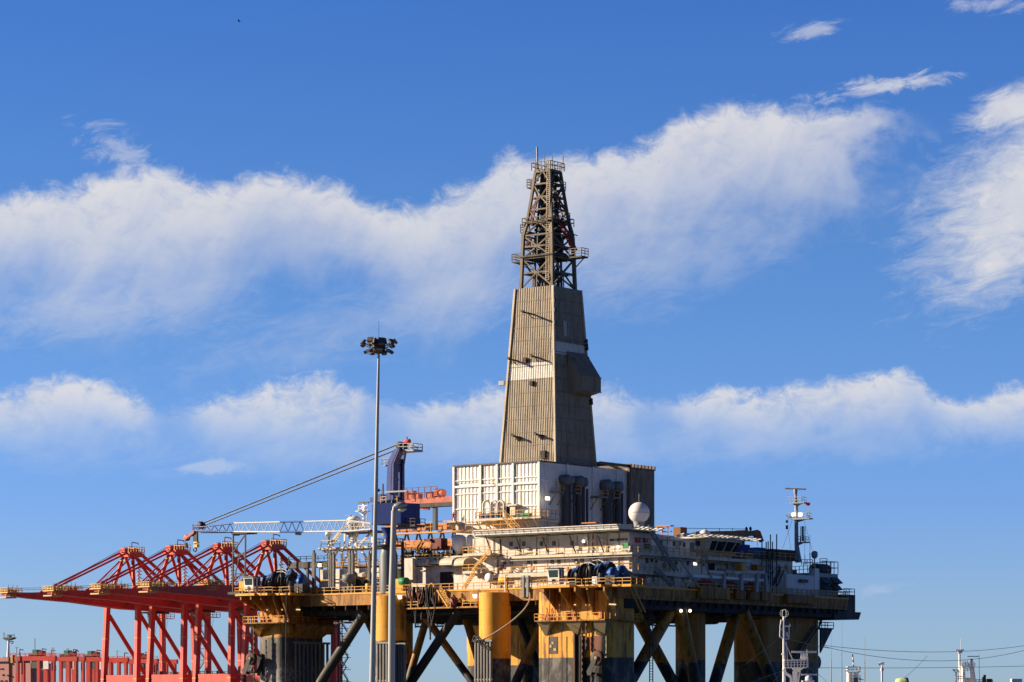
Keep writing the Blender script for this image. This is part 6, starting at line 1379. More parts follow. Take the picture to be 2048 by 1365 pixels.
# ================================================================== CONTAINER CRANES across the harbour
K = math.sin(rad(42)); KC = math.cos(rad(42))
def hz_(py, Y=1400.0): return CZ + (HOR - py) / FPX * Y
ZBM, ZAP, ZSL = hz_(1214), hz_(1096), hz_(1352)
def make_sts():
    o = (0, 0, 3.5)
    t = thing('container_crane', 'x', 'container crane', o, CRN, 'red container cranes along the far quay')
    W2, GA = 10.6, 33.0
    for y in (W2, -W2):
        for x, dx_, dy_ in ((0, -2.2, 1.2), (GA, 1.5, 1.0)):
            sy = 1 if y > 0 else -1
            MB().hexa([(x + dx_ - 1.3, y + sy * dy_ - 1.0, 3.5), (x + dx_ + 1.3, y + sy * dy_ - 1.0, 3.5), (x + dx_ + 1.3, y + sy * dy_ + 1.0, 3.5), (x + dx_ - 1.3, y + sy * dy_ + 1.0, 3.5),
                       (x - 1.2, y - .9, ZBM + 3), (x + 1.2, y - .9, ZBM + 3), (x + 1.2, y + .9, ZBM + 3), (x - 1.2, y + .9, ZBM + 3)]).build('leg', m_cred, t)
        for x, f in ((0, .35), (0, .68), (GA, .5)): z = 3.5 + (ZBM - .5) * f; k = (-2.2 if x == 0 else 1.5) * (1 - f); MB().box(x + k - 1.34, y - 1.3 + (1 if y > 0 else -1) * 1.1 * (1 - f) + .2, z, x + k + 1.34, y + 1.1 + (1 if y > 0 else -1) * 1.1 * (1 - f), z + .35).build('leg_band', m_cyel, t)
        MB().tube((1, y, ZBM - 4), (GA - 1.0, y, 14), 1.0, n=10).build('diagonal_brace', m_cred, t)
        MB().beam((-1.2, y, ZSL - 2), (GA + 1, y, ZSL - 2), 1.6, 4.2).build('portal_beam', m_cred, t)
        MB().beam((0, y, ZBM + 2.2), (GA, y, ZBM + 2.2), 1.4, 2.6).build('upper_tie', m_cred, t)
    for x in (-1.0, GA): MB().beam((x, -W2 + .8, ZSL - 1.8), (x, W2 - .8, ZSL - 1.8), 1.8, 4.0).build('portal_cross_beam', m_cred, t)
    for x in (0, GA): MB().beam((x, -W2 - 1, ZBM + 2.4), (x, W2 + 1, ZBM + 2.4), 2.4, 3.2).build('cross_beam', m_cred, t)
    # boom: deep box girder that slims towards the tip, machinery bay inland
    L = 68.0
    def sec(x, z0, z1, w): return [(x, -w, z0), (x, w, z0), (x, w, z1), (x, -w, z1)]
    S_ = [sec(-L, ZBM + 3.0, ZBM + 4.2, 1.8), sec(-L + 14, ZBM + 1.9, ZBM + 4.6, 2.2), sec(-30, ZBM + .9, ZBM + 6.0, 2.8), sec(0, ZBM - 1.4, ZBM + 6.4, 3.2), sec(GA + 16, ZBM - 2.6, ZBM + 6.0, 3.2)]
    m = MB()
    for p, q in zip(S_, S_[1:]): m.hexa([p[0], p[1], q[1], q[0], p[3], p[2], q[2], q[3]])
    bo = m.build('boom_girder', m_cred, t)
    MB().rail([(-L + 4, -2.6, ZBM + 4.6), (-30, -3.0, ZBM + 6.1), (0, -3.4, ZBM + 6.5), (GA + 14, -3.4, ZBM + 6.1)], 1.5, 3.4, .09).build('boom_railing', m_cyel, bo)
    for x, l, h in ((-L - 1, 8, 1.7), (-36, 9, 2.0)):
        z = ZBM + (3.9 if x < -50 else 5.8)
        e = MB().box(x, -3.6, z, x + l, 3.6, z + .5).box(x + 1, -2.2, z + .5, x + l - 1.5, 2.2, z + h).box(x - .3, -2.8, z - 2.2, x + l * .7, 2.8, z - 1.6).build('boom_end_platform', m_cyel if x < -50 else m_orange, bo)
        MB().rail([(x + l, -3.6, z + .5), (x, -3.6, z + .5), (x, 3.6, z + .5), (x + l, 3.6, z + .5)], 1.7, 1.8, .12).rail([(x - .3, -2.8, z - 1.6), (x + l * .7, -2.8, z - 1.6)], 1.2, 1.8, .1).build('railing', m_cyel, e)
        for k in range(3): MB().beam((x + 1.5 + k * 2.4, -2, z + h), (x + 1.8 + k * 2.4, -2, z + h + 2.0), .22).build('lamp', m_dark, e)
    # A frame
    ax = 3.2
    for y in (1, -1):
        MB().tube((0, y * 7.6, ZBM + 6), (ax, y * 3.0, ZAP - 3), .92, .8, 10).build('mast_leg', m_cred, t)
        MB().tube((ax + 1, y * 3.0, ZAP - 4), (16, y * 8.6, ZBM + 6), .72, n=10).build('mast_stay', m_cred, t)
        MB().tube((ax + 2.5, y * 2.8, ZAP - 1.5), (GA + 3, y * 3.2, ZBM + 6), .78, n=10).build('back_stay', m_cred, t)
        MB().tube((ax - 1, y * 2.6, ZAP - 2), (-46, y * 2.3, ZBM + 5), .46, n=8).build('fore_stay', m_cred, t)
        MB().tube((ax - 1, y * 2.6, ZAP - 5), (-18, y * 2.5, ZBM + 6.3), .36, n=8).build('fore_stay', m_cred, t)
    m = MB()
    for y in (.9, -.9): m.tube((ax - 1, y, ZAP), (-44, y, ZBM + 5.4), .11, n=4); m.tube((ax - 1, y, ZAP - 3), (-17, y, ZBM + 6.4), .10, n=4)
    m.each('boom_rope', m_dred, t)
    h = MB().box(ax - 3.0, -4.4, ZAP - 4.6, ax + 4.2, 4.4, ZAP - 2.4).box(ax - 3.6, -1.6, ZAP - 2.4, ax + .4, 1.6, ZAP - .6).box(ax + 1, -3, ZAP - 2.4, ax + 3.4, -.4, ZAP - .4); hd = h.build('mast_head', m_cred, t)
    MB().rail([(ax - 4, -4.8, ZAP - 2.3), (ax + 5.4, -4.8, ZAP - 2.3), (ax + 5.4, 4.8, ZAP - 2.3)], 2.2, 1.6, .14).box(ax - 4, -4.8, ZAP - 2.6, ax + 5.6, -4.2, ZAP - 2.3).box(ax + 4, -4.8, ZAP - 3.6, ax + 5.6, 4.8, ZAP - 2.8).box(ax - 4.6, -3, ZAP - 6.5, ax - 2.8, 1, ZAP - 6).build('head_platform', m_cyel, hd)
    MB().path([(ax + 1.2, -1, ZAP - .4), (ax + 1.2, -1, ZAP + 2.2), (ax + 5.0, -1, ZAP + 1.9), (ax + 5.0, -1, ZAP + 1.2)], .22, 5).build('service_davit', m_dred, hd)
    m = MB()
    for k in range(7):
        f = k / 7; x = 1.6 + f * 3.0; z = ZBM + 8 + (ZAP - ZBM - 16) * f; m.box(x + .5, -4.6 - 3 * (1 - f), z, x + 3.0, -3.4 - 3 * (1 - f), z + .25); m.beam((x + 2.6, -4 - 3 * (1 - f), z), (x + 1.0, -4 - 3 * (1 - f), z + (ZAP - ZBM - 16) / 7), .3, .5)
    m.build('mast_stair', m_cyel, t)
    m = MB()
    for x, y in ((6, -5), (13, -5)):
        for k in range(3): m.box(x, y - 1, ZBM + 7 + k * 2.2, x + 2.6, y + 1, ZBM + 7.2 + k * 2.2); 
        for p in ((x, y - 1), (x + 2.6, y - 1), (x, y + 1), (x + 2.6, y + 1)): m.beam((p[0], p[1], ZBM + 6), (p[0], p[1], ZBM + 13), .16)
    m.build('maintenance_tower', m_cyel, t)
    # trolley with the driver's cab
    tr = MB().box(14, -3.4, ZBM - 2.9, 25, 3.4, ZBM - 2.2).build('trolley', m_dark, t)
    MB().box(15, -2.6, ZBM - 6, 18.5, .4, ZBM - 2.9).build('driver_cab', m_teal2, tr)
    MB().rail([(12, -3.4, ZBM - 5), (28, -3.4, ZBM - 5)], 2.0, 2.2, .1).box(18, -3.4, ZBM - 5.3, 28, -1, ZBM - 5).build('service_platform', m_cyel, tr)
    m = MB()
    for x in (17, 19, 22, 24): m.tube((x, .5 - (x - 20) * .4, ZBM - 2), (x, .5 - (x - 20) * .4, 24), .06, n=4)
    m.tube((17, -2, 12), (26, -2, ZBM - 2), .08, n=4); m.tube((8, -2, 10), (20, -2, ZBM - 3), .08, n=4)
    m.each('hoist_rope', m_dgrey, tr)
    # zigzag stair beside the inland leg
    m = MB(); k = 9; zA, zB = 6.0, ZBM - 3
    for i in range(k):
        z0, z1 = zA + (zB - zA) * i / k, zA + (zB - zA) * (i + 1) / k; x0, x1 = (GA + 2, GA + 6.5) if i % 2 == 0 else (GA + 6.5, GA + 2)
        m.beam((x0, -W2 - 1.2, z0), (x1, -W2 - 1.2, z1), .5, .35); m.beam((x0, -W2 - 1.2, z0 + 1.1), (x1, -W2 - 1.2, z1 + 1.1), .14); m.box(GA + 1, -W2 - 2, z1 - .2, GA + 7.5, -W2 - .4, z1)
    m.build('zigzag_stair', mat('grey green stair steel', (.16, .17, .12), .6, .2, .2), t)
    m = MB(); m.rail([(-1, -W2 - .8, ZSL), (GA, -W2 - .8, ZSL)], 1.6, 2.5, .1)
    for x in (5, 12, 20): m.box(x, -W2 - .8, ZSL, x + 2, -W2 + .8, ZSL + 2)
    m.build('portal_walkway', m_dgrey, t)
    return t
m_teal2 = mat('dark teal cab', (.03, .07, .08), .5, .1, .2)
sts = make_sts()
STEP = 31.0
LBL = ['farthest red container crane with its boom tip reaching the left edge', 'second red container crane, between the farthest one and the one under the blue crane hook', 'third red container crane, its peak just right of the hanging hook block', 'nearest red container crane, its peak seen between the boom rest and the grey posts']
sts['label'] = LBL[0]
for i in range(1, 4): dup(sts, CRN.w((0, -STEP * i, 3.5)), LBL[i])
# red portal legs seen between the rig columns
Y = 1300.0
po = thing('portal_crane', 'red portal crane legs with zigzag stairs seen between the rig columns', 'portal crane', at(668, 1400, Y)[:2] + (3.5,), WORLD)
zT = hz_(1205, Y); X0 = at(667, 1300, Y)[0]
for dx_ in (0, 22):
    for dy_ in (0, 26): MB().hexa([(X0 + dx_ - 1.3, Y + dy_ - 1.2, 3.5), (X0 + dx_ + 1.3, Y + dy_ - 1.2, 3.5), (X0 + dx_ + 1.3, Y + dy_ + 1.2, 3.5), (X0 + dx_ - 1.3, Y + dy_ + 1.2, 3.5), (X0 + dx_ - 1, Y + dy_ - 1, zT), (X0 + dx_ + 1, Y + dy_ - 1, zT), (X0 + dx_ + 1, Y + dy_ + 1, zT), (X0 + dx_ - 1, Y + dy_ + 1, zT)]).build('leg', m_cred, po)
MB().box(X0 - 1.5, Y - 1.5, zT, X0 + 23.5, Y + 27.5, zT + 3).build('top_girder', m_cred, po)
m = MB()
for i in range(9):
    z0 = 5 + i * (zT - 5) / 9; z1 = 5 + (i + 1) * (zT - 5) / 9; a, b = (X0 + 1.8, X0 + 5.5) if i % 2 else (X0 + 5.5, X0 + 1.8); m.beam((a, Y - 1.5, z0), (b, Y - 1.5, z1), .5, .4); m.box(X0 + 1.2, Y - 2.2, z1 - .2, X0 + 6.4, Y - .8, z1)
m.build('zigzag_stair', mat('grey green stair steel', (.16, .17, .12)), po)

# ------------------------------------------------------------------ red yard gantries at the far left
YY = 1560.0
YF = Frame(0, 0, rad(0))
def yard(px0, px1, py, Yd, lbl, k):
    s = Yd / FPX; XA = (px0 - CX) * s; YF = Frame(XA, Yd, rad(-24)); X0, X1 = 0.0, (px1 - px0) * s / .91; zt = CZ + (HOR - py) * s
    t = thing('yard_gantry', lbl, 'gantry crane', (0, 0, 3.5), YF, 'red yard gantry cranes at the far left')
    d = 20.0; sk = 8.0          # frames stand one behind the other
    for j in range(2):
        o = 0; y = j * d
        MB().box(X0 + o, y - .9, zt - 2.3, X1 + o, y + .9, zt).build('beam', m_cred, t)
        MB().box(X0 + o + .2, y - 1.2, zt - 3.3, X0 + o + 1.4, y + 1.2, zt + .7).build('end_plate', m_cyel, t)
        for f in (.14, .27, .62, .80, .95):
            x = X0 + (X1 - X0) * f + o; MB().box(x - .75, y - .8, 3.5, x + .75, y + .8, zt - 2.3).build('leg', m_cred, t)
            MB().box(x - .5, y - 1.3, zt - 14.5, x + .5, y - 1.01, zt - 13.2).build('white_plate', m_mastw, t)
        MB().box(X0 + (X1 - X0) * .14 + o, y - .8, 8, X0 + (X1 - X0) * .95 + o, y + .8, 10).build('sill_beam', m_cred, t)
    MB().rail([(X0, -1, zt), (X1, -1, zt)], 1.4, 3.0, .12).build('railing', m_cred, t)
    xm = X0 + (X1 - X0) * (.38 + .05 * k)
    MB().box(xm, 0, zt, xm + 5, 0 + 8, zt + 1.2).box(xm + 1, 0 + 2, zt + 1.2, xm + 3.5, 0 + 6, zt + 3.2).build('hoist_machinery', m_teal, t)
    MB().box(xm + 5, 0 + 1, zt, xm + 7, 0 + 5, zt + 2.6).path([(xm + 8, 0, zt), (xm + 8, 0, zt + 3.6), (xm + 10.5, 0, zt + 3.2)], .25, 5).path([(xm - 5, 0, zt), (xm - 5, 0, zt + 3.4), (xm - 2.8, 0, zt + 3.0)], .25, 5).build('service_crane', m_dred, t)
    MB().box(X1 - 6.5, 0 - 1.5, zt - 6.5, X1 - 3.5, 0 - 1.02, zt - 2.5).build('white_cab', m_mastw, t)
    MB().box(xm + 2, 0 - .5, zt - 6, xm + 7, 0 + 4, zt - 2.31).build('trolley_cab', m_dgrey, t)
    MB().tube((X0 + 18 * k % 7 + 4, 0 - 1.6, zt - 8), (X0 + 18 * k % 7 + 4, 0 - 1.6, zt + 4.2), .22, n=6).box(X0 + 18 * k % 7 + 3.3, 0 - 1.9, zt + 4, X0 + 18 * k % 7 + 4.7, 0 - 1.3, zt + 4.5).build('lamp_post', m_mastg, t)
for k, (p0, p1, py, Yd, lbl) in enumerate(((23, 118, 1313, 1520, 'leftmost red yard gantry with pale yellow end plates'), (82, 176, 1314, 1560, 'second red yard gantry from the left'), (122, 222, 1315, 1600, 'third red yard gantry, its teal machinery left of the crane legs'), (208, 322, 1319, 1640, 'rightmost red yard gantry, behind the legs of the farthest container crane'))): yard(p0, p1, py, Yd, lbl, k)
# lattice radio mast behind the yard
p = at(68, 1365, 1800); t = thing('radio_mast', 'thin lattice radio mast on the skyline behind the red yard gantries', 'mast', (p[0], p[1], 3.5), WORLD); q = at(70, 1277, 1800)
m = MB()
for s in (-1.6, 1.6): m.beam((p[0] + s, p[1], 3.5), (q[0], q[1], q[2] - 12), .3)
m.beam((q[0], q[1], q[2] - 13), q, .3)
for i in range(6): z = q[2] - 30 + i * 3; m.beam((q[0] - 1.4 + i * .2, q[1], z), (q[0] + 1.2 - i * .2, q[1], z + 3), .2)
m.build('lattice', m_dgrey, t)
# ------------------------------------------------------------------ dull red ship behind
Y = 2000.0; s = Y / FPX; SHF = Frame((40 - CX) * s, Y, rad(-30)); Y = 0.0; X = lambda px: (px - 40) * s / .88; Z = lambda py: CZ + (HOR - py) * s
sp_ = thing('cargo_ship', 'dull red cargo ship with white funnel mast at the far left edge', 'ship', (0, 0, 0), SHF)
MB().prism([(X(-420), Y - 14), (X(60), Y - 16), (X(130), Y), (X(60), Y + 16), (X(-420), Y + 14)], -1, Z(1375)).build('hull', m_ship, sp_)
su = MB().box(X(-60), Y - 14, Z(1375), X(46), Y + 10, Z(1327)).box(X(46), Y - 13, Z(1375), X(92), Y + 8, Z(1327.5)).build('superstructure', m_ship, sp_)
MB().box(X(14), Y - 14.4, Z(1326.9), X(46), Y + 8, Z(1316)).build('bridge', m_ship, sp_); MB().box(X(20), Y - 14.7, Z(1327), X(46), Y - 14.41, Z(1324)).build('bridge_window', m_glass, sp_)
MB().ext([(X(92), Y - 10, Z(1375)), (X(92), Y - 10, Z(1334)), (X(112), Y - 10, Z(1332)), (X(112), Y - 10, Z(1342)), (X(100), Y - 10, Z(1346)), (X(95), Y - 10, Z(1375))], (0, 14, 0)).build('wing_house', mat('dull mauve ship paint', (.30, .22, .25), .6, 0, .2, scale=.3), sp_)
for px, py in ((5, 1338), (24, 1339), (32, 1339), (4, 1351), (20, 1351), (34, 1351), (45, 1352), (12, 1363), (30, 1363), (40, 1363)):
    MB().box(X(px) - .9, Y - 14.3, Z(py + 1.5), X(px) + .9, Y - 14.003, Z(py - 1.5)).build('window', m_glass, su)
MB().ext([(X(-6), Y - 5, Z(1326)), (X(0), Y - 5, Z(1320)), (X(11), Y - 5, Z(1314)), (X(15), Y - 5, Z(1318)), (X(13), Y - 5, Z(1326))], (0, 8, 0)).build('funnel', m_mastw, sp_)
MB().tube((X(13), Y, Z(1326)), (X(14.5), Y, Z(1279)), 1.2, .7, 10).build('mast', m_mastw, sp_)
mh = MB().ext([(X(4), Y - 2, Z(1276)), (X(28), Y - 2, Z(1275)), (X(26), Y - 2, Z(1278)), (X(16), Y - 2, Z(1281)), (X(12), Y - 2, Z(1281))], (0, 4, 0)).build('masthead', m_dark, sp_)
m = MB().beam((X(4), Y, Z(1276)), (X(4), Y, Z(1265)), .3); m.beam((X(2), Y, Z(1268)), (X(7), Y, Z(1268)), .3).beam((X(27), Y, Z(1276)), (X(27), Y, Z(1268)), .3).beam((X(11), Y, Z(1270.5)), (X(24), Y, Z(1270.5)), .7).beam((X(17), Y, Z(1276)), (X(17), Y, Z(1271)), 1.2).beam((X(15), Y, Z(1284)), (X(25), Y, Z(1283)), .5).beam((X(21), Y, Z(1288)), (X(25), Y, Z(1285)), .5)
for a, b in ((8, 1273), (21, 1272), (12, 1273)): m.beam((X(a), Y, Z(1276)), (X(a), Y, Z(b)), .3)
m.build('radar_aerials', m_dark, mh)

# ================================================================== LIGHT POLES in front
m_pole = mat('galvanised mast paint', (.30, .33, .34), .45, .12, .2, metal=.2)
Y = 200.0
hm = thing('high_mast_light', 'tall slim tapering light mast with a ring of floodlights, left of the derrick', 'light mast', (at(742, 1400, Y)[0], Y, 3.5), WORLD)
B0, B1 = Vector(at(740.8, 1437.5, Y)), Vector(at(757.5, 702, Y)); sY = Y / FPX
B0.z = 3.5
def P_(py): f = (1437.5 - py) / (1437.5 - 702); return B0.lerp(B1, f)
def rr(py): return (13.5 + (5.2 - 13.5) * (1365 - py) / (1365 - 702)) / 2 * sY
MB().tube(B0, P_(1330), rr(1437), rr(1330), 20).build('base_section', mat('worn yellow pole paint', (.50, .36, .08), .5, .3, .3), hm, label='yellow painted foot of the pole')
MB().tube(P_(1330), P_(1303), rr(1330), rr(1303), 20).build('base_section', mat('pale grey pole paint', (.50, .50, .50), .5, .1, .2), hm, label='pale grey painted band')
for y0, y1 in ((1303, 1150), (1150, 948), (948, 830), (830, 702)):
    MB().tube(P_(y0), P_(y1), rr(y0), rr(y1) - .008, 20).build('pole_section', m_pole, hm)
hc = P_(697)
MB().lathe(hc, [(.30, -.35), (.42, -.3), (.42, .25), (.2, .5), (.05, .52)], 16).lathe(hc, [(.5, -.03), (.5, .03)], 24).build('head_ring', m_dark, hm)
def flood(c, ang, tilt, sc=1.0):
    c = Vector(c); R_ = Matrix.Rotation(ang, 3, 'Z') @ Matrix.Rotation(tilt, 3, 'X'); q = MB()
    q.hexa([tuple(c + R_ @ Vector(v) * sc) for v in ((-.17, .05, -.2), (.17, .05, -.2), (.24, -.14, -.2), (-.24, -.14, -.2), (-.17, .05, .2), (.17, .05, .2), (.24, -.14, .2), (-.24, -.14, .2))])
    f = q.build('floodlight', m_lampd, hm); MB().beam(c, (c + hc * 1.0) / 2 + Vector((0, 0, -.1)), .05).build('bracket', m_dark, f)
m_lampd = mat('dark floodlight housing', (.075, .07, .068), .45, .1, .2)
for i in range(9): a = i / 9 * 2 * math.pi + .2; flood(hc + Vector((math.sin(a) * 1.04, -math.cos(a) * 1.04, .22 + .09 * (i % 3))), a, rad(-38), .86)
for i in range(7): a = i / 7 * 2 * math.pi + .1; flood(hc + Vector((math.sin(a) * .8, -math.cos(a) * .8, -.27)), a, rad(-62), .8)
for i in range(4): a = i * 1.57 + .5; flood(hc + Vector((math.sin(a) * .32, -math.cos(a) * .32, .42)), a, rad(-12), 1.0)
MB().beam(hc, hc + Vector((0, 0, 1.75)), .02).build('lightning_rod', m_dgrey, hm)
m = MB().path([hc + Vector((-.75 + .3 * k, -.6, -.42 - .12 * math.sin(k * 1.1))) for k in range(6)], .012, 4); m.build('cable', m_dark, hm)
Y = 85.0; sY = Y / FPX
sl = thing('street_lamp', 'grey street lamp with a broad flat head, in front of the blue crane', 'street lamp', (at(781, 1400, Y)[0], Y, 3.5), WORLD)
q0, q1, q2 = Vector(at(780.5, 1450, Y)), Vector(at(784, 1172, Y)), Vector(at(788, 1022, Y)); q0.z = 3.5
MB().tube(q0, q1, 7.8 * sY, 7.0 * sY, 20).build('pole', m_pole, sl); MB().tube(q1, q2, 6.5 * sY, 5.6 * sY, 20).tube(q2, Vector(at(788.5, 1014, Y)), 4 * sY, 3.6 * sY, 16).build('pole', m_pole, sl)
def ell(c, a, b, cz, tilt, z0, z1, n=16):
    q = MB(); vs = []; rows = []
    for z, k in ((z0, .2), (z0 + (z1 - z0) * .25, .8), (z0 + (z1 - z0) * .5, 1.0), (z0 + (z1 - z0) * .8, .75), (z1, .2)):
        r = []
        for i in range(n):
            t = 2 * math.pi * i / n; x, y = a * k * math.cos(t), b * k * math.sin(t); r.append(len(vs)); vs.append((c[0] + x, c[1] + y, c[2] + z + x * tilt))
        rows.append(r)
    fs = [(r0[i], r0[(i + 1) % n], r1[(i + 1) % n], r1[i]) for r0, r1 in zip(rows, rows[1:]) for i in range(n)]
    q.add(vs, fs, True); q.add([vs[i] for i in rows[0]], [tuple(range(n))[::-1]]); q.add([vs[i] for i in rows[-1]], [tuple(range(n))]); return q
c = at(800, 1013.5, Y); ell(c, 15.0 * sY, .17, 0, .12, -5 * sY, 9.5 * sY).build('lamp_head', mat('lamp housing grey', (.20, .23, .25), .35, 0, .15), sl)
c = at(804, 1019, Y); ell(c, 9.5 * sY, .12, 0, .1, -5 * sY, 3 * sY).build('lens', mat('frosted lens', (.50, .50, .46), .3, 0, .1), sl)

# ================================================================== FISHING BOATS in the near basin
def boat(X0, Y, L, W, zroof, lbl, m_h, name='fishing_boat'):
    t = thing(name, lbl, 'boat', (X0, Y, 0), WORLD)
    hull = [(X0 - W / 2, Y - L * .4), (X0 + W / 2, Y - L * .4), (X0 + W / 2, Y + L * .25), (X0, Y + L * .6), (X0 - W / 2, Y + L * .25)]
    MB().ext([(x, y, -.5) for x, y in hull], (0, 0, 3.2)).build('hull', m_h, t)
    h = MB().box(X0 - W * .36, Y - L * .1, 2.7, X0 + W * .36, Y + L * .2, zroof).build('wheelhouse', m_mastw, t)
    MB().box(X0 - W * .3, Y - L * .1 - .06, zroof - 1.2, X0 + W * .3, Y - L * .1 - .004, zroof - .5).build('window', m_glass, h)
    return t
Y = 150.0; sY = Y / FPX; X = lambda px: (px - CX) * sY; Z = lambda py: CZ + (HOR - py) * sY
bt = boat(X(1580), Y, 22, 6, 7.6, 'white fishing boat whose ring topped mast with two radars stands before the right rig column', m_wblue)
M = lambda px, py, dy=0: (X(px), Y + dy, Z(py))
mm = MB().tube((X(1568), Y, 7.5), M(1567.5, 1240), .085, .05, 12).tube(M(1567.5, 1240), M(1568, 1233), .06, n=8).build('mast_pole', m_mastw, bt)
m = MB()
for ph in (0, 60, 120): 
    c_, s2_ = math.cos(rad(ph)), math.sin(rad(ph)); m.path([(X(1568.5) + .2 * math.sin(rad(k)) * c_, Y + .2 * math.sin(rad(k)) * s2_, Z(1227.5) + .205 * math.cos(rad(k))) for k in range(0, 361, 24)], .008, 5)
m.build('ring_aerial', mat('pale green aerial paint', (.62, .70, .60), .5, 0, .1), mm)
m = MB().path([M(1566, 1278), M(1559.5, 1274), M(1560.5, 1250)], .026, 6); m.path([M(1569, 1278), M(1578, 1278), M(1578.5, 1252)], .026, 6).tube(M(1568, 1253), M(1581, 1252), .04, n=6).path([M(1560, 1262), M(1563, 1257), M(1566, 1262)], .025, 5).tube(M(1562.5, 1240), M(1561, 1250), .03, n=5).tube(M(1574, 1265), M(1575, 1274), .04, n=6).tube(M(1579.5, 1253), M(1579.5, 1248), .03, n=5).sphere(M(1565, 1309), .05, 8, 5); m.build('aerial_fork', m_mastw, mm)
m = MB().tube(M(1569, 1283), M(1585, 1319), .03, n=6).tube(M(1573, 1283), M(1575, 1330), .02, n=6); m.build('mast_stay', m_mastw, mm)
rp = MB().box(X(1567), Y - .5, Z(1336.5), X(1612), Y + .5, Z(1335)).ext([M(1584, 1337, -.3), M(1606, 1337, -.3), M(1597, 1344, -.3), M(1590, 1344, -.3)], (0, .6, 0)).build('radar_platform', m_mastw, bt)
pts = [M(1567.5, 1321, -.5), M(1586, 1319, -.5), M(1613, 1320, -.5)]; m = MB()
for i in range(8): px = 1568 + i * 6.3; m.beam(M(px, 1336, -.5), M(px + (1.0 if i > 4 else 0), 1319.5, -.5), .05)
for py in (1320, 1325, 1330): m.beam(M(1567.5, py + 1, -.5), M(1614, py, -.5), .035)
m.beam(M(1614, 1320, .5), M(1567.5, 1321, .5), .035).beam(M(1614, 1320, -.5), M(1614, 1320, .5), .04).beam(M(1567.7, 1321, -.5), M(1567.7, 1321, .5), .04).beam(M(1613, 1300, -.4), M(1614, 1335, -.4), .05); m.build('railing', m_mastw, rp)
MB().box(X(1583), Y - .06, Z(1306.4), X(1633), Y + .06, Z(1302.4)).build('radar_bar', m_mastw, bt); MB().lathe(M(1608, 1312), [(.13, -.22), (.17, -.1), (.17, .1), (.08, .2)], 12).build('radar_motor', m_mastw, bt)
MB().lathe((X(1590), Y, 7.5), [(.2, 0), (.13, .3), (.13, Z(1343) - 7.5)], 12).path([M(1568, 1336), M(1570, 1346), M(1582, 1354), M(1583, 1375)], .07, 8).path([M(1600, 1342), M(1594, 1375)], .05, 6).build('radar_pillar', m_mastw, bt)
MB().box(X(1600), Y - .9, Z(1351.5), X(1631), Y - .8, Z(1348.5)).build('radar_bar', m_mastw, bt); MB().lathe((X(1614), Y - .85, Z(1360)), [(.16, -.4), (.18, .05), (.15, .15), (.06, .22)], 12).box(X(1601), Y - 1.1, Z(1364), X(1625), Y - .5, Z(1362)).build('radar_motor', m_mastw, bt)
m = MB()
def wire(P, Q, sag, r, n=14):
    P, Q = Vector(P), Vector(Q); return [tuple(P.lerp(Q, i / n) - Vector((0, 0, sag * 4 * (i / n) * (1 - i / n)))) for i in range(n + 1)]
W_ = [(M(1560, 1276), at(1490, 1330, 120), 0, .008), (M(1567, 1341), at(1500, 1366, 120), 0, .008), (M(1567, 1341), at(1540, 1372, 140), 0, .010), (M(1579, 1278), at(1660, 1297, 158), .05, .012), (M(1615, 1335), at(1660, 1372, 158), -.1, .010)]
for p, q, sg, r in W_: single(MB().path(wire(p, q, sg, r), r, 4), 'rigging_wire', m_dgrey, '', 'wire', p, WORLD)['label'] = {0: 'thin stay running left from the forked mast top', 1: 'thin stay running left and down from the radar platform', 2: 'short steep stay below the radar platform on its left', 3: 'thin stay leaving the forked mast top to the right', 4: 'thin dark cable drooping right from the radar platform'}[W_.index((p, q, sg, r))]
for i, (x0, y0, x1, y1, sg) in enumerate(((1645, 1291, 2075, 1288, .22), (1645, 1293, 2075, 1294, .42), (1617, 1336, 2075, 1332, .03))):
    single(MB().path(wire(at(x0, y0, 160), at(x1, y1, 200), sg * 2, .01, 24), .013, 4), 'overhead_cable', m_dgrey, ['upper sagging cable stretched across the right edge of the sky', 'second sagging cable, hanging just under the upper one', 'lowest and straightest cable at the right edge'][i], 'cable', at(x0, y0, 160), WORLD)
single(MB().path(wire(at(1855, 1312, 180), at(1788, 1372, 170), .1, .01), .012, 4), 'guy_wire', m_dgrey, 'slanting wire from the sagging cables down to the lime dome', 'wire', at(1855, 1312, 180), WORLD)
for i, (px, y0, y1) in enumerate(((1684, 1240, 1366), (1663, 1270, 1366), (1730, 1272, 1368))):
    single(MB().tube(at(px - 1, y1 + 10, 155), at(px, y0, 155), .02, .008, 5).tube(at(px - .6, y1, 155), at(px - .5, (y0 + y1) / 2, 155), .03, .02, 6), 'whip_aerial', m_mastg, ['tall thin whip aerial just right of the rig stern', 'thin whip aerial closest to the rig stern column', 'thin whip aerial between the striped pole and the wind generator'][i], 'aerial', at(px, y1, 155), WORLD)
# second boat: white funnel deck with a striped pole
Y2 = 260.0; s2_ = Y2 / FPX; X2 = lambda px: (px - CX) * s2_; Z2 = lambda py: CZ + (HOR - py) * s2_; M2 = lambda px, py, dy=0: (X2(px), Y2 + dy, Z2(py))
b2 = boat(X2(1712), Y2, 30, 8, 8.0, 'white boat with a round railed mast house and a black and white striped pole', m_wblue)
MB().tube((X2(1699), Y2, 7.9), M2(1699, 1345), .24, n=12).tube((X2(1712), Y2 + .3, 7.9), M2(1712, 1345), .22, n=12).box(X2(1694), Y2 - .8, Z2(1346), X2(1718), Y2 + .8, Z2(1344.5)).build('mast_house', m_mastw, b2)
m = MB().rail([M2(1694, 1345, -.8), M2(1718, 1345, -.8), M2(1718, 1345, .8), M2(1694, 1345, .8), M2(1694, 1345, -.8)], .45, .35, .025, 2); m.build('railing', m_mastw, b2)
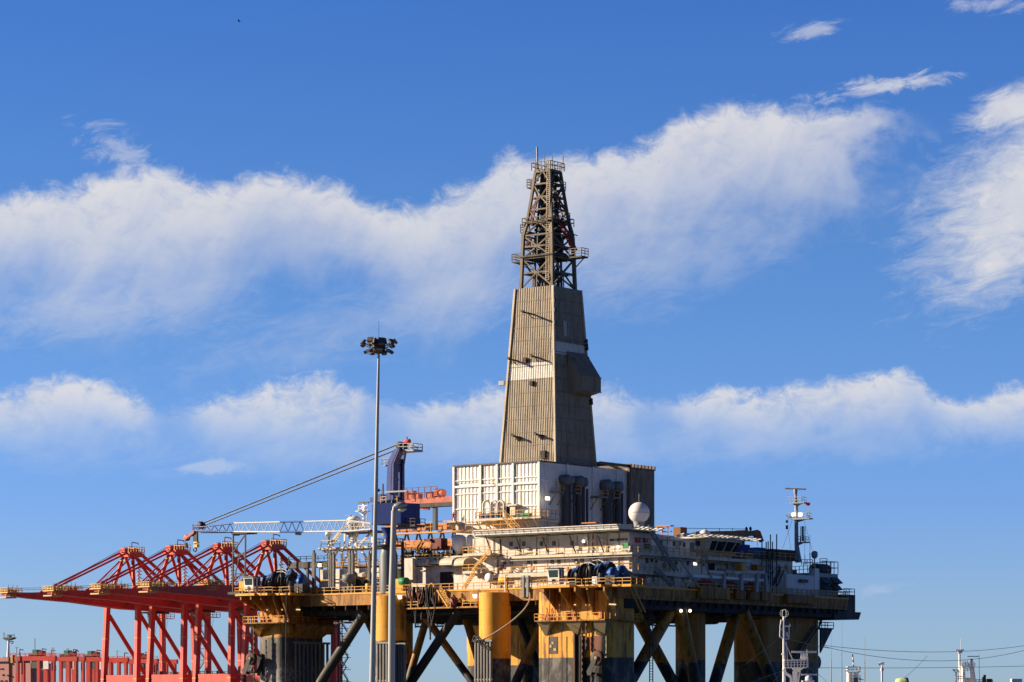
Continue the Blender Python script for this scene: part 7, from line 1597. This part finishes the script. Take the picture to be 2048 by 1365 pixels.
for i in range(5): MB().tube(M2(1707.5 - i * .5, 1335 - i * 5.2), M2(1707 - i * .5, 1329.8 - i * 5.2), .06, .05, 8).build('pole_band', m_dark if i % 2 == 0 else m_mastw, b2)
m = MB()
for i in range(9): m.beam(M2(1704 + (i % 3) * 6, 1352 + i * 2), M2(1712 + (i % 4) * 5, 1354 + i * 2), .06)
for px in (1703, 1709, 1715, 1720): m.beam(M2(px, 1375), M2(px, 1350), .06)
m.box(X2(1706), Y2 - .5, Z2(1372), X2(1714), Y2, Z2(1356)); m.build('deck_gear', m_dgrey, b2)
# wind generator, lime dome, third boat, white box
p = at(1764, 1328, 180); wg = thing('wind_generator', 'small white wind generator with tail vane on a slim post', 'wind generator', (p[0], p[1], 3), WORLD)
MB().tube((p[0], p[1], 0), (p[0], p[1], p[2] - .1), .075, .06, 10).tube((p[0], p[1], p[2] - .42), (p[0], p[1], p[2] - .25), .1, n=8).build('post', m_mastw, wg)
MB().lathe((p[0] - .02, p[1], p[2] + .02), [(.02, -.28), (.07, -.1), (.08, .1), (.03, .2)], 10, 'x').beam((p[0] + .17, p[1] - .35, p[2]), (p[0] + .17, p[1] + .35, p[2] + .03), .04).build('rotor_head', m_mastw, wg); MB().ext([at(1756.5, 1328, 180), at(1762, 1334, 180), at(1766, 1335, 180), at(1760, 1333, 180), at(1758.5, 1327.5, 180)], (0, .02, 0)).build('tail_vane', mat('pale cyan vane', (.55, .72, .70), .5, 0, .1), wg)
p = at(1810, 1367, 170); ld_ = thing('buoy', 'lime green rounded buoy top with a dark end, low at the bottom edge', 'buoy', (p[0], p[1], 6.0), WORLD); MB().lathe(at(1805, 1369, 170), [(.1, -.42), (.3, -.36), (.36, -.1), (.36, .15)], 16, 'x').build('shell', m_lime, ld_); MB().lathe(at(1805, 1369, 170), [(.3, .15), (.37, .17), (.37, .3), (.1, .36)], 16, 'x').build('end_cap', m_dark, ld_)
MB().box(p[0] - .7, p[1] - .3, 3.5, p[0] + .7, p[1] + .3, 8.6).build('cradle', m_dgrey, ld_)
Y3 = 300.0; s3 = Y3 / FPX; X3 = lambda px: (px - CX) * s3; Z3 = lambda py: CZ + (HOR - py) * s3; M3 = lambda px, py, dy=0: (X3(px), Y3 + dy, Z3(py))
b3 = boat(X3(1945), Y3, 34, 9, 8.6, 'white trawler with curved mast house and dark radar bar near the right edge', m_wblue)
MB().tube(M3(1920, 1375), M3(1919, 1304), .16, .1, 10).tube(M3(1921, 1300), M3(1921.5, 1277), .02, n=5).beam(M3(1911, 1301), M3(1928, 1300.5), .14).beam(M3(1916, 1305), M3(1924, 1303), .3).build('mast_pole', m_mastw, b3)
mh = MB().ext([M3(1922, 1375, -1), M3(1922, 1335, -1), M3(1927, 1335, -1), M3(1929, 1375, -1)], (0, 1.5, 0)).ext([M3(1940, 1335, -1), M3(1945, 1335, -1), M3(1951, 1375, -1), M3(1943, 1375, -1)], (0, 1.5, 0)).box(X3(1921), Y3 - 1.2, Z3(1335), X3(1946), Y3 + .8, Z3(1333.5)).box(X3(1929), Y3 - .2, Z3(1375), X3(1943), Y3 + .3, Z3(1356)).build('mast_house', m_mastw, b3)
MB().rail([M3(1921, 1334, -1.2), M3(1946, 1334, -1.2)], .35, .28, .03, 3).rail([M3(1925, 1344, -1.2), M3(1943, 1344, -1.2)], .3, .3, .03).rail([M3(1908, 1362, -1.2), M3(1924, 1362, -1.2)], .4, .3, .03).build('railing', m_mastw, mh)
for x in (1924, 1929, 1933, 1939, 1944): MB().beam(M3(x, 1334, -.5), M3(x, 1322 - (x % 3) * 2, -.5), .09).build('aerial', m_mastw, mh)
MB().tube(M3(1942, 1334), M3(1943, 1318), .2, .14, 8).build('radar_post', m_mastg, b3); MB().box(X3(1935), Y3 - .08, Z3(1314), X3(1957), Y3 + .08, Z3(1312.5)).build('radar_bar', m_dark, b3)
MB().beam(M3(1905, 1340), M3(1920, 1341), .1).beam(M3(1912, 1346), M3(1906, 1340), .08).beam(M3(1912, 1346), M3(1918, 1341), .08).beam(M3(1912, 1375), M3(1912, 1345), .12).beam(M3(1959, 1365), M3(1958, 1310), .04).build('lamp_arm', m_dgrey, b3)
MB().boxL if 0 else None
MB().box(X3(1966), Y3, Z3(1375), X3(1972), Y3 + .6, Z3(1354)).box(X3(1968), Y3, Z3(1354), X3(1972), Y3 + .4, Z3(1350)).box(X3(1975), Y3, Z3(1375), X3(1984), Y3 + .6, Z3(1358)).rail([M3(1952, 1366), M3(1985, 1366)], .3, .3, .03).build('deck_gear', m_dark, b3)
p = at(2034, 1365, 250); single(MB().box(p[0] - .42, p[1], 3.5, p[0] + .42, p[1] + .8, CZ + (HOR - 1358) * 250 / FPX).box(p[0] - .2, p[1] - .02, p[2] - .05, p[0] + .2, p[1] - .004, p[2] + .1), 'white_cabin', m_mastw, 'white box cabin roof peeking over the bottom edge at the far right', 'cabin', (p[0], p[1], 3.5), WORLD)
# bird over the upper left
p = Vector(at(478, 43, 420)); bm_ = MB().lathe(p, [(.02, -.22), (.08, -.05), (.07, .1), (.02, .22)], 8, 'x'); bm_.add([p + Vector(v) for v in ((-.08, 0, .02), (.1, 0, .02), (.02, -.45, .2), (-.1, -.5, .18))], [(0, 1, 2, 3)]); bm_.add([p + Vector(v) for v in ((-.08, 0, .02), (.1, 0, .02), (.02, .45, .2), (-.1, .5, .18))], [(3, 2, 1, 0)])
single(bm_, 'bird', m_dark, 'tiny dark bird high in the upper left sky', 'bird', p, WORLD)
